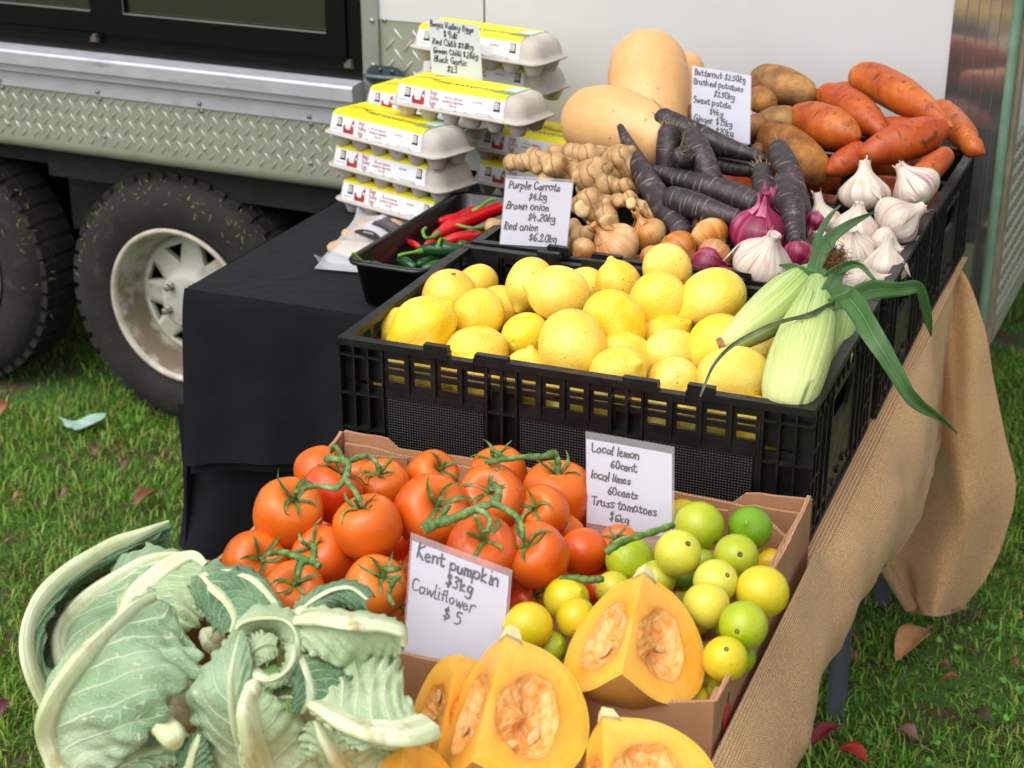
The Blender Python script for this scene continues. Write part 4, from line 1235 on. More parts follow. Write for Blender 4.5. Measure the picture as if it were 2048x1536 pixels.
vine([([(848, 1058, .172), (880, 1046, .174), (920, 1032, .175), (955, 1016, .175), (990, 1004, .176), (998, 985, .175), (988, 968, .168)], [.0062, .0056, .005, .0045, .004]),
      ([(985, 1006, .176), (1010, 1018, .174), (1035, 1035, .17), (1045, 1060, .162), (1046, 1078, .158)], [.0045, .0034, .003]),
      ([(950, 1018, .175), (972, 1028, .174), (980, 1045, .17), (975, 1066, .165)], [.004, .0032, .003]), ([(865, 1050, .173), (885, 1030, .172), (898, 1012, .168)], [.003, .003])], 'thick cut truss stem lying across the biggest tomatoes')
vine([([(640, 1134, .148), (622, 1122, .15), (606, 1124, .15), (598, 1140, .145), (597, 1158, .138)], [.004, .0042, .0038, .003]),
      ([(618, 1122, .15), (590, 1112, .148), (560, 1104, .145), (538, 1108, .138)], [.0045, .004, .003]), ([(625, 1120, .15), (630, 1100, .146), (622, 1084, .14)], [.0034, .003])], 'curved truss stem with a cut end at the front left tomatoes')
vine([([(975, 925, .165), (1010, 918, .168), (1050, 914, .168), (1092, 912, .166), (1106, 906, .166), (1114, 916, .160), (1117, 936, .150)], [.004, .0038, .0036, .0048, .0042, .0034]),
      ([(1010, 918, .168), (995, 905, .165), (985, 900, .158), (984, 912, .150)], [.003, .0028])], 'long horizontal truss stem along the front of the lemon crate')
vine([([(1212, 1106, .125), (1228, 1094, .13), (1250, 1082, .131), (1285, 1070, .130), (1318, 1060, .128), (1346, 1050, .126)], [.0042, .0045, .0042, .0042])], 'straight truss stem running from a tomato towards the limes')
vine([([(1120, 1158, .105), (1150, 1156, .108), (1180, 1160, .106), (1206, 1158, .104)], [.004, .0042, .004])], 'short stem end lying low between tomatoes and limes')
vine([([(800, 1136, .135), (782, 1140, .138), (768, 1136, .135)], [.003, .0035, .003]), ([(800, 1150, .135), (786, 1166, .13), (778, 1190, .12), (788, 1212, .115)], [.003, .003, .0024])], 'thin drooping stem beside the pumpkin price card')
# ------------------------------------------------------------------ root vegetable materials
uvs = lambda m, s: m.vec('UV', s)
crt = Mat('purple_carrot_skin')
rings = crt.noise(1., 3, .6, uvs(crt, (2.2, 46, 0)))
c_ = crt.ramp(crt.noise(18, 4), [(.3, '1f1517'), (.55, '2c2025'), (.75, '42303a')])
c_ = crt.mix(crt.mr(rings, .57, .66, 0, .7), c_, '85766c')
c_ = crt.mix(crt.math('MULTIPLY', crt.mr(crt.noise(70, 5, .7), .55, .75, 0, .6), crt.mr(crt.noise(9, 2), .45, .65)), c_, 'a39584')
crt.set(color=crt.vary(c_, .01, .1, .2), rough=.5, normal=crt.bump(crt.math('ADD', rings, crt.noise(1., 3, .6, uvs(crt, (1.2, 22, 0)))), .5, .002))
crown_m = plain('dried_crown', '8a7550', .9, noise=(300, .5))
swp = Mat('sweet_potato_skin')
c_ = swp.ramp(swp.noise(20, 5, .6), [(.28, '6f2c10'), (.42, 'a54a17'), (.6, 'bf6620'), (.8, 'cf8436')])
c_ = swp.mix(objcol(swp), c_, 'b8391f') if False else swp.mix(swp.n('SeparateColor', {0: objcol(swp)}).outputs[0], c_, swp.mix(.5, c_, 'a82c18'))
c_ = swp.mix(swp.mr(swp.noise(1., 4, .65, uvs(swp, (7, 26, 0)), .4), .56, .66, 0, .8), c_, '3a1a0e')
c_ = swp.mix(swp.mr(swp.noise(34, 4), .6, .7, 0, .75), c_, '3d2114')
swp.set(color=c_, rough=.4, spec=.4, normal=swp.bump(swp.math('ADD', swp.noise(45, 4), swp.noise(1., 3, .6, uvs(swp, (5, 18, 0)))), .35, .0025))
pot = Mat('brushed_potato_skin')
c_ = pot.ramp(pot.noise(24, 6, .65), [(.3, '4a2b11'), (.45, '7c4f1d'), (.6, 'a06d2a'), (.78, 'b98a42')])
c_ = pot.mix(pot.mr(pot.noise(60, 4), .62, .74), c_, '3c2612')
pot.set(color=pot.vary(c_, .01, .12, .15), rough=.72, normal=pot.bump(pot.noise(90, 4), .4, .002))
btn = Mat('butternut_skin')
c_ = btn.ramp(btn.noise(7, 3), [(.3, 'd69f63'), (.6, 'dfae74'), (.8, 'e6bb86')])
c_ = btn.mix(btn.mr(btn.noise(1., 3, .5, uvs(btn, (20, 2.5, 0))), .5, .7, 0, .25), c_, 'e9c596')
c_ = btn.mix(btn.math('MULTIPLY', speckle(btn, 70, .2, .25), btn.mr(btn.noise(9, 2), .5, .65, 0, .7)), c_, '9a6a35')
btn.set(color=c_, rough=.38, spec=.4, normal=btn.bump(btn.noise(18, 3), .12, .004))
oni = Mat('brown_onion_skin')
st_ = oni.noise(1., 3, .5, uvs(oni, (26, 1.2, 0)), .3)
c_ = oni.ramp(st_, [(.3, 'a4622b'), (.5, 'bf7f42'), (.7, 'd6a466')])
c_ = oni.mix(oni.mr(oni.noise(15, 3), .45, .7), c_, oni.mix(.6, c_, 'e6c79a'))
oni.set(color=oni.vary(c_, .01, .15, .12), rough=.33, spec=.45, normal=oni.bump(st_, .25, .0015))
ron = Mat('red_onion_skin')
st_ = ron.noise(1., 3, .5, uvs(ron, (24, 1.2, 0)), .3)
c_ = ron.ramp(st_, [(.3, '5f0f30'), (.5, '85163f'), (.72, 'b5456b')])
c_ = ron.mix(ron.mr(ron.noise(24, 4), .58, .72, 0, .6), c_, 'c47a92')
ron.set(color=c_, rough=.33, spec=.45, normal=ron.bump(st_, .3, .0015))
gar = Mat('garlic_skin')
st_ = gar.noise(1., 4, .55, uvs(gar, (22, 1.1, 0)), .4)
c_ = gar.ramp(st_, [(.3, 'b89f92'), (.5, 'd2c3b4'), (.7, 'e2d8cb')])
c_ = gar.mix(gar.math('MULTIPLY', gar.mr(gar.noise(1., 3, .5, uvs(gar, (40, .9, 0))), .52, .68), gar.mr(gar.noise(22, 2), .4, .6)), c_, '98707f')
c_ = gar.mix(gar.mr(gar.noise(30, 4), .58, .7, 0, .5), c_, 'c9a578')
gar.set(color=c_, rough=.45, spec=.35, normal=gar.bump(st_, .5, .002))
gin = Mat('ginger_skin')
rg = gin.wave(20, gin.vec('Object', (1, 1, 1), (.4, .3, .2)), 7., 3, 'X', 1.2)
c_ = gin.ramp(gin.noise(38, 5, .6), [(.3, '9c7548'), (.5, 'bb9363'), (.75, 'd3b183')])
c_ = gin.mix(gin.mr(rg, .0, .1, .7, 0), c_, '6e4722')
gin.set(color=c_, rough=.5, spec=.35, normal=gin.bump(gin.math('ADD', gin.mr(rg, 0, .25), gin.noise(60, 4)), .35, .002))
gcut = plain('ginger_cut', 'dcbd86', .7, noise=(90, .14), bump=(250, .3, .001))
chr_ = plain('red_chilli_skin', 'c3141a', .16, noise=(14, .2), bump=(24, .12, .003))
chg = plain('green_chilli_skin', '1c4a1c', .16, noise=(14, .35), bump=(24, .12, .003))
chs = plain('chilli_stem', '6e9a34', .5, noise=(60, .2))

def spindle(name, pts, mats, label, cat, group=None, seed=0, amp=.05, seg=22, n=34, nsc=30., roundness=(1, 1)):
    """pts: [(px, py, key, value, radius_px)]"""
    P = np.array([pos(*q[:4]) for q in pts])
    R_ = np.array([q[4]*depth(p)/FPX for q, p in zip(pts, P)])
    for e_, i0, i1 in ((0, 0, 1), (1, -1, -2)):
        if roundness[e_]:
            d_ = P[i0]-P[i1]; P[i0] = P[i0]+d_/np.linalg.norm(d_)*R_[i0]*.62
    Q = cr(np.column_stack([P, R_]), n)
    path, rad = Q[:, :3], np.maximum(Q[:, 3], .0005)
    # round off the two ends
    L_ = np.concatenate([[0], np.cumsum(np.linalg.norm(np.diff(path, axis=0), axis=1))])
    for e_, d in ((0, L_), (1, L_[-1]-L_)):
        r0 = rad[0] if e_ == 0 else rad[-1]
        if roundness[e_]:
            k = np.clip(d/(r0*1.0*roundness[e_]+1e-6), 0, 1)
            rad = np.minimum(rad, np.maximum(rad*np.sqrt(1-(1-k)**2), .0006))
    # denser sampling at the ends keeps them round
    o = path.mean(0)
    w1 = wob(seed, nsc)
    G, uv = tube_grid(path, rad, seg)
    c0 = path[:, None]
    nrm = G-c0
    G = c0+nrm*(1+amp*w1(G)[..., None])
    b = MB(); b.grid(G, 0, True, True, uv)
    for row, fl in ((0, 1), (-1, 0)):
        c = G[row].mean(0); m_ = G.shape[1]
        b.add(np.vstack([G[row], c[None]]), [((j+1) % m_, j, m_) if fl else (j, (j+1) % m_, m_) for j in range(m_)], 0, True)
    ob = b.obj(name, mats, None, o)
    return tag(ob, label, cat, group)
def ends(n): return None

def resample_ends(pts): return pts

# ------------------------------------------------------------------ purple carrots (mid crate)
PC = 'purple carrots heaped in the middle crate'
CAR = [
 ([(1239, 250, 'y', .76, 6), (1262, 300, 'y', .71, 15), (1300, 370, 'y', .62, 24), (1335, 425, 'y', .56, 27), (1368, 468, 'y', .52, 22)], 'longest purple carrot leaning thin tip up against the lying butternut', None),
 ([(1322, 236, 'y', .80, 22), (1362, 258, 'y', .79, 27), (1440, 290, 'y', .77, 22), (1530, 318, 'y', .74, 8)], 'purple carrot on top pointing right, lying before the butternut price card', (1326, 230)),
 ([(1338, 262, 'y', .75, 21), (1336, 300, 'y', .73, 25), (1332, 345, 'y', .72, 20)], 'short upright purple carrot with a brown crown, left of the topmost one', (1339, 256)),
 ([(1382, 270, 'y', .735, 21), (1398, 305, 'y', .70, 27), (1428, 365, 'y', .66, 20)], 'purple carrot with dusty pale patches slanting down in the middle', (1381, 263)),
 ([(1367, 308, 'y', .665, 20), (1363, 325, 'y', .68, 22), (1350, 350, 'y', .72, 18)], 'stubby purple carrot whose cut red crown faces the viewer', (1366, 302)),
 ([(1434, 330, 'y', .77, 15), (1470, 336, 'y', .77, 17), (1512, 340, 'y', .76, 14)], 'dark purple carrot lying in shade under the topmost one', None),
 ([(1306, 338, 'y', .655, 8), (1340, 352, 'y', .65, 18), (1420, 376, 'y', .63, 26), (1480, 398, 'y', .62, 29), (1512, 412, 'y', .61, 25)], 'long purple carrot crossing the heap with its tip to the left', None),
 ([(1341, 396, 'y', .56, 24), (1380, 408, 'y', .55, 28), (1440, 428, 'y', .54, 23), (1498, 445, 'y', .53, 13)], 'purple carrot lowest in front with an orange cut end at its left', None),
 ([(1523, 338, 'y', .68, 16), (1527, 375, 'y', .64, 23), (1540, 432, 'y', .58, 18)], 'upright purple carrot with a straw crown, left of the tall pair', (1523, 330)),
 ([(1556, 296, 'y', .74, 20), (1574, 340, 'y', .69, 27), (1604, 432, 'y', .60, 22)], 'tall purple carrot with pink leaf stubs, rear one of the pair', (1554, 288)),
 ([(1564, 366, 'y', .62, 22), (1578, 405, 'y', .575, 29), (1594, 484, 'y', .50, 18)], 'purple carrot of the tall pair standing in front, tan tuft on top', (1563, 356)),
]
for i, (pts, lb, cr_) in enumerate(CAR):
    o = spindle('purple_carrot', pts, [crt.m], lb, 'purple carrot', PC, 600+i, .035, 24, 44, 40, (.8, .7))
    if cr_:
        p0 = pos(*pts[0][:4]); p1 = pos(*pts[1][:4]); d = (p0-p1)/np.linalg.norm(p0-p1)
        b = MB(); r_ = np.random.default_rng(i)
        rr0 = pts[0][4]*depth(p0)/FPX
        b.tube(np.array([p0-d*.004, p0+d*.003, p0+d*.006]), np.array([rr0*.55, rr0*.42, rr0*.3]), 10)
        for k in range(26):
            s_ = r_.normal(size=3)*.35*rr0; t_ = d+r_.normal(size=3)*.45
            q = p0+s_-d*(d @ s_)
            b.tube(np.array([q, q+t_*.005, q+t_*r_.uniform(.008, .016)]), np.array([.0014, .001, .0004]), 4)
        c = b.obj('crown_tuft', crown_m, o); c.matrix_parent_inverse = o.matrix_world.inverted() if False else Matrix.Translation(-o.location)

# ------------------------------------------------------------------ butternut squash, potatoes, sweet potatoes (rear crate)
spindle('butternut_squash', [(1300, 96, 'y', 1.02, 62), (1297, 135, 'y', 1.01, 80), (1296, 190, 'y', .97, 83), (1294, 260, 'y', .92, 80), (1292, 340, 'y', .86, 80)], [btn.m], 'butternut squash standing upright against the white panel', 'squash', 'butternut squash in the rear crate', 701, .02, 36, 50, 12, (.9, .6))
spindle('butternut_squash', [(1153, 235, 'y', .86, 48), (1180, 241, 'y', .86, 69), (1222, 249, 'y', .85, 76), (1270, 262, 'y', .83, 70), (1330, 290, 'y', .81, 62)], [btn.m], 'butternut squash lying on its side, blossom end towards the egg cartons', 'squash', 'butternut squash in the rear crate', 702, .02, 36, 54, 12, (.75, .6))
spindle('butternut_squash', [(1376, 122, 'y', 1.10, 30), (1366, 170, 'y', 1.08, 44), (1362, 240, 'y', 1.04, 50)], [btn.m], 'butternut squash hidden behind the upright one, only a strip showing', 'squash', 'butternut squash in the rear crate', 703, .02, 30, 40, 12, (.9, .6))
PO = 'brushed potatoes in the rear crate'
POT = [
 ([(1512, 157, 'y', 1.10, 24), (1540, 165, 'y', 1.10, 36), (1580, 178, 'y', 1.09, 36), (1618, 192, 'y', 1.08, 24)], 'large potato on top at the back, right of the butternut price card'),
 ([(1505, 196, 'y', 1.04, 22), (1522, 200, 'y', 1.04, 27), (1540, 208, 'y', 1.03, 20)], 'round potato under the large top one, beside the price card edge'),
 ([(1528, 252, 'y', .99, 26), (1556, 244, 'y', .98, 33), (1584, 240, 'y', .97, 26)], 'potato in the middle row, left of the diamond shaped sweet potato'),
 ([(1540, 270, 'y', .92, 30), (1575, 296, 'y', .89, 46), (1612, 328, 'y', .87, 46), (1636, 352, 'y', .86, 30)], 'biggest potato, dark skinned, in front beside the purple carrots'),
 ([(1500, 262, 'y', .95, 22), (1510, 252, 'y', .94, 26), (1516, 240, 'y', .94, 20)], 'potato mostly hidden behind the lower half of the price card'),
 ([(1508, 302, 'y', .88, 10), (1516, 298, 'y', .88, 13), (1522, 294, 'y', .88, 10)], 'tiny potato tip between price card and tall carrots'),
 ([(1372, 238, 'y', .98, 16), (1382, 228, 'y', .98, 18), (1392, 220, 'y', .98, 14)], 'potato showing just left of the butternut price card'),
]
for i, (pts, lb) in enumerate(POT): spindle('potato', pts, [pot.m], lb, 'potato', PO, 720+i, .05, 26, 40, 26, (1, 1))
SW = 'sweet potatoes in the rear crate'
SWP = [
 ([(1708, 143, 'y', 1.13, 8), (1722, 152, 'y', 1.12, 30), (1762, 168, 'y', 1.10, 38), (1812, 196, 'y', 1.05, 37), (1862, 226, 'y', 1.0, 24), (1903, 253, 'y', .96, 5)], .15, 'biggest sweet potato lying on top, its pointed end to the lower right'),
 ([(1650, 188, 'y', 1.09, 22), (1690, 206, 'y', 1.06, 34), (1730, 236, 'y', 1.01, 33), (1766, 268, 'y', .97, 14)], .75, 'reddish sweet potato under the biggest one, blunt end to the front'),
 ([(1630, 194, 'y', 1.16, 12), (1668, 186, 'y', 1.16, 19), (1710, 178, 'y', 1.15, 16)], .8, 'red sweet potato at the back, half hidden behind the reddish one'),
 ([(1592, 219, 'y', .98, 9), (1618, 236, 'y', .96, 34), (1660, 256, 'y', .93, 44), (1695, 268, 'y', .91, 32), (1716, 272, 'y', .90, 8)], .1, 'stubby diamond shaped sweet potato between potatoes and the red ones'),
 ([(1722, 310, 'y', .88, 10), (1745, 304, 'y', .89, 28), (1800, 284, 'y', .92, 41), (1850, 268, 'y', .95, 36), (1892, 254, 'y', .97, 14)], .85, 'bright red orange sweet potato lying above the garlic'),
 ([(1878, 216, 'y', 1.13, 20), (1900, 238, 'y', 1.10, 30), (1926, 270, 'y', 1.03, 28), (1938, 288, 'y', 1.0, 20), (1948, 296, 'y', .98, 22), (1966, 305, 'y', .97, 5)], .1, 'sweet potato with a knobbed end hanging over the crate corner'),
 ([(1656, 344, 'y', .855, 8), (1680, 330, 'y', .87, 27), (1720, 304, 'y', .90, 26)], .95, 'small red sweet potato low at the front rim of the rear crate'),
 ([(1822, 366, 'y', .86, 20), (1860, 338, 'y', .89, 27), (1892, 310, 'y', .93, 18)], .5, 'sweet potato low in the right corner beside the end wall'),
 ([(1740, 262, 'y', 1.02, 20), (1780, 262, 'y', 1.02, 28), (1830, 262, 'y', 1.0, 24)], .6, 'shaded sweet potato in the gap below the biggest one'),
]
for i, (pts, rd, lb) in enumerate(SWP):
    o = spindle('sweet_potato', pts, [swp.m], lb, 'sweet potato', SW, 740+i, .06, 28, 46, 26, (.8, .8)); o.color = (rd, rd, rd, 1)
for i, (x, y, z) in enumerate(((.40, .90, .12), (.50, .97, .14), (.33, 1.0, .15), (.46, 1.1, .16), (.25, .95, .13))):   # underneath
    p = np.array((x, y, z)); q = np.array((.05, .03, -.01))*(1 if i % 2 else -1)
    b = MB(); b.tube(cr([p-q*1.3, p-q*.6, p+q*.6, p+q*1.3], 24), .034*np.sqrt(np.clip(1-np.linspace(-1, 1, 24)**2, .01, 1)), 20)
    o = b.obj('sweet_potato', swp.m, None, p); o.color = (.5, .5, .5, 1); tag(o, 'sweet potato buried under the heap in the rear crate', 'sweet potato', 'buried sweet potatoes')

# ------------------------------------------------------------------ onions
OP = [(-.80, .001), (-.78, .12), (-.70, .36), (-.5, .72), (-.2, .95), (.1, 1.), (.4, .92), (.65, .68), (.85, .36), (1.02, .18), (1.25, .12), (1.45, .15), (1.46, .001)]
ON = [ # px, py, r, key, val, neck px, neck py, label
 (1297, 470, 38, 'y', .515, 1276, 434, 'brown onion with a tall dry neck, behind the front row'),
 (1234, 496, 50, 'y', .475, 1205, 470, 'largest brown onion, beside the foot of the ginger'),
 (1352, 500, 43, 'y', .465, 1380, 522, 'pale brown onion with its root tuft to the right'),
 (1417, 470, 41, 'y', .51, 1440, 500, 'brown onion under the lowest purple carrot'),
 (1431, 508, 36, 'y', .46, 1412, 530, 'brown onion beside the big red onion'),
 (1170, 500, 28, 'y', .455, 1150, 520, 'brown onion peeping over the rim by the carrot price card'),
 (1310, 515, 30, 'y', .445, 1300, 540, 'brown onion low at the front rim, half hidden by a lemon'),
]
rr = random.Random(9)
ONr = [(1519, 470, 62, 'y', .53, 1524, 424, 'big red onion with peeling skin beside the tall carrots'), (1411, 532, 40, 'y', .435, 1460, 540, 'red onion low at the front rim, mostly hidden'), (1600, 508, 34, 'y', .48, 1580, 560, 'red onion wedged between the carrots and the garlic'), (1692, 660, 34, 'z', .13, 1660, 700, 'red onion in the lemon crate behind the corn'), (1628, 440, 22, 'y', .60, 1615, 480, 'red onion in shade behind the tall carrots')]
flake = Mat('onion_flake')
flake.set(color=flake.ramp(flake.noise(60, 4), [(.3, '9a6034'), (.7, 'cfa06a')]), rough=.5)
flr = Mat('red_onion_flake')
flr.set(color=flr.ramp(flr.noise(60, 4), [(.3, '8d1d49'), (.7, 'd07a9c')]), rough=.4)
for k, (rows, nm, mt, cat, gp, fm) in enumerate(((ON, 'brown_onion', oni.m, 'onion', 'brown onions in the middle crate', flake.m), (ONr, 'red_onion', ron.m, 'red onion', 'red onions among the vegetables', flr.m))):
    for i, (px, py, r, key, v, nx_, ny_, lb) in enumerate(rows):
        p = pos(px, py, key, v); R_ = r*depth(p)/FPX
        ax = camdir((nx_-px)/r, -(ny_-py)/r, .35)
        o = lathe_obj(nm, OP, R_, [mt], 800+i+20*k, .025, 30, None, 30)
        place(o, p, ax, rr.uniform(0, 6)); tag(o, lb, cat, gp)
        b = MB(); r_ = np.random.default_rng(i+k*9)
        for q in range(7):                      # papery flakes at the neck
            a = r_.uniform(0, 6.28); t = np.linspace(0, 1, 6)
            rad = np.interp(t, [0, .5, 1], [.52, .22, .22+r_.uniform(0, .12)]); zz = np.interp(t, [0, .5, 1], [.78, 1.05, r_.uniform(1.35, 1.7)])
            w_ = .16*(1-t*.7)
            C = np.stack([rad*np.cos(a), rad*np.sin(a), zz], -1); N_ = np.array([-math.sin(a), math.cos(a), 0])
            b.grid(np.stack([C-N_*w_[:, None], C*1.03, C+N_*w_[:, None]], 1)*R_, 0, True)
        b.obj('papery_neck', fm, o)
        b = MB()
        for q in range(24):
            a = r_.uniform(0, 6.28); s_ = r_.uniform(0, .1)
            p0 = np.array([s_*math.cos(a), s_*math.sin(a), -.79]); d = np.array([math.cos(a)*.3, math.sin(a)*.3, -r_.uniform(.1, .25)])
            b.tube(np.array([p0, p0+d*.5, p0+d+[0, 0, r_.uniform(-.02, .08)]])*R_, np.array([.012, .01, .004])*R_, 4)
        b.obj('root_tuft', crown_m, o)
b = MB(); r_ = np.random.default_rng(77)          # loose curls of skin on the big red onion belong to it
big = [o for o in COL.objects if o.name == 'red_onion'][0]
for q in range(9):
    a, e_ = r_.uniform(0, 6.28), r_.uniform(-.2, .8)
    c = np.array([math.cos(a)*math.cos(e_), math.sin(a)*math.cos(e_), math.sin(e_)*.8]); t1 = np.cross(c, [0, 0, 1]); t1 /= np.linalg.norm(t1); t2 = np.cross(c, t1)
    u = np.linspace(-.22, .22, 5)
    G = np.array([[c*(1.03+.25*(i/4)**2*abs(r_.normal(.6, .3)))+t1*u[j]*(1-.5*i/4)+t2*(.1-.35*i/4) for j in range(5)] for i in range(5)])*.042
    b.grid(G, 0, True)
b.obj('peeling_skin', flr.m, big)

# ------------------------------------------------------------------ garlic
GA = [ # px, py, r, y, stem end px, py, tilt, label
 (1729, 388, 47, .70, 1728, 322, .15, 'garlic bulb standing tall with a straight cut stem, rear left'),
 (1832, 376, 45, .74, 1800, 335, .1, 'garlic bulb in the rear right corner, stem leaning left'),
 (1646, 445, 37, .66, 1633, 386, .1, 'garlic bulb with a frayed stem beside the tall carrots'),
 (1793, 444, 50, .655, 1850, 412, .0, 'large garlic bulb by the end wall, stem pointing right'),
 (1710, 458, 42, .62, 1714, 414, .35, 'garlic bulb in the centre of the heap with a pale stub'),
 (1707, 498, 40, .55, 1700, 468, .6, 'garlic bulb split open with its cloves bulging, above the corn silk'),
 (1768, 534, 42, .545, 1775, 476, .2, 'garlic bulb with dry root hairs at the right wall, lower one'),
 (1524, 526, 56, .445, 1536, 492, .45, 'wide garlic bulb at the front rim below the big red onion'),
 (1718, 566, 42, .47, 1760, 560, .2, 'garlic bulb against the front rim right of the corn husk'),
 (1660, 500, 36, .54, 1640, 470, .2, 'garlic bulb half hidden behind the corn leaves'),
 (1765, 490, 34, .60, 1790, 500, .3, 'garlic bulb in the gap between the two at the right wall'),
]
for i, (px, py, r, y, sx, sy, iz, lb) in enumerate(GA):
    r *= 1.13
    p = at(px, py, 1, y); R_ = r*depth(p)/FPX
    ax = camdir((sx-px)/r, -(sy-py)/r, iz)
    ln = max(1.15, math.hypot(sx-px, sy-py)/r/max(.5, math.sqrt(1-min(.6, iz*iz))))
    GP = [(-.66, .001), (-.68, .16), (-.62, .42), (-.42, .80), (-.1, 1.), (.22, .93), (.5, .66), (.74, .38), (.95, .25), (max(1.05, ln-.05), .215), (ln, .20), (ln, .001)]
    nl = rr.choice([5, 6, 7]); ph = rr.uniform(0, 6)
    deep = .12 if i == 5 else .06
    o = lathe_obj('garlic_bulb', GP, R_, [gar.m], 900+i, .03, 40, lambda t, v: 1-deep*np.abs(np.cos(nl*.5*t+ph))**6*np.sin(np.clip(v*1.5, 0, 1)*math.pi)+.01*np.sin(19*t)*(v > .4), 24)
    place(o, p, ax, rr.uniform(0, 6)); tag(o, lb, 'garlic', 'garlic bulbs in the middle crate')
    b = MB(); r_ = np.random.default_rng(i)
    for q in range(34):
        a = r_.uniform(0, 6.28); s_ = r_.uniform(0, .15)
        p0 = np.array([s_*math.cos(a), s_*math.sin(a), -.665]); d = np.array([math.cos(a)*.12, math.sin(a)*.12, -r_.uniform(.06, .16)])
        b.tube(np.array([p0, p0+d*.6, p0+d])*R_, np.array([.014, .012, .006])*R_, 4)
    b.obj('root_tuft', crown_m, o)
    b = MB()
    for q in range(6):                           # frayed skin at the stem end
        a = r_.uniform(0, 6.28); t = np.linspace(0, 1, 5)
        rad = .2+.12*t**2*r_.uniform(-.5, 2); zz = np.interp(t, [0, 1], [ln-.45, ln+r_.uniform(.0, .22)])
        C = np.stack([rad*np.cos(a), rad*np.sin(a), zz], -1); N_ = np.array([-math.sin(a), math.cos(a), 0]); w_ = .09*(1-t*.8)
        b.grid(np.stack([C-N_*w_[:, None], C+N_*w_[:, None]], 1)*R_, 0, True)
    for q in range(2):                           # loose wisp of skin on the bulb
        a = r_.uniform(0, 6.28); t = np.linspace(0, 1, 7)
        rad = np.interp(t, [0, .5, 1], [.9, 1.04, 1.12+r_.uniform(0, .15)]); zz = np.interp(t, [0, 1], [.35, -.25])
        C = np.stack([rad*np.cos(a+t*.3), rad*np.sin(a+t*.3), zz], -1); N_ = np.array([-math.sin(a), math.cos(a), 0]); w_ = .13*np.sin(np.clip(t*.8+.2, 0, 1)*math.pi)
        b.grid(np.stack([C-N_*w_[:, None], C*1.02, C+N_*w_[:, None]], 1)*R_, 0, True)
    b.obj('papery_skin', gar.m, o)

for i in range(10):                              # bulbs underneath
    x, y = .40+.048*(i % 4), .46+.085*(i//4)
    o = lathe_obj('garlic_bulb', [(-.66, .001), (-.68, .16), (-.62, .42), (-.42, .80), (-.1, 1.), (.22, .93), (.5, .66), (.74, .38), (.95, .25), (1.4, .2), (1.41, .001)], .031, [gar.m], 940+i, .03, 32, lambda t, v: 1-.05*np.abs(np.cos(3*t))**6*np.sin(np.clip(v*1.5, 0, 1)*math.pi), 24)
    place(o, (x, y, .125+.012*(i//4)), (rr.uniform(-1, 1), rr.uniform(-.6, .6), rr.uniform(.0, .6)), i)
    tag(o, 'garlic bulb in the lower layer of the middle crate', 'garlic', 'lower layer of garlic')
for i in range(6):
    o = lathe_obj('brown_onion', OP, .033, [oni.m], 960+i, .025, 28, None, 30)
    place(o, (.17+.05*(i % 4), .47+.06*(i//4), .12), (rr.uniform(-1, 1), rr.uniform(-.6, .6), -.3), i)
    tag(o, 'brown onion in the lower layer of the middle crate', 'onion', 'lower layer of brown onions')

# ------------------------------------------------------------------ ginger
def ball_mesh(balls, links, vox):
    b = MB()
    P, uv = lathe_grid([(math.cos(t), max(.001, math.sin(t))) for t in np.linspace(0, math.pi, 12)], 16)
    def ball(c, r): b.grid(np.asarray(c)+P*r, 0, True, True)
    for c, r in balls: ball(c, r)
    for i, j in links:
        for t in np.linspace(.15, .85, 5):
            k = 1-.16*math.sin(t*math.pi)
            ball(balls[i][0]*(1-t)+balls[j][0]*t, (balls[i][1]*(1-t)+balls[j][1]*t)*k)
    me = b.mesh('tmp')
    o = link('tmp', me)
    m = o.modifiers.new('r', 'REMESH'); m.mode = 'VOXEL'; m.voxel_size = vox; m.use_smooth_shade = True
    s_ = o.modifiers.new('s', 'SMOOTH'); s_.iterations = 6; s_.factor = .5
    dg = bpy.context.evaluated_depsgraph_get()
    me2 = bpy.data.meshes.new_from_object(o.evaluated_get(dg))
    bpy.data.objects.remove(o)
    return me2
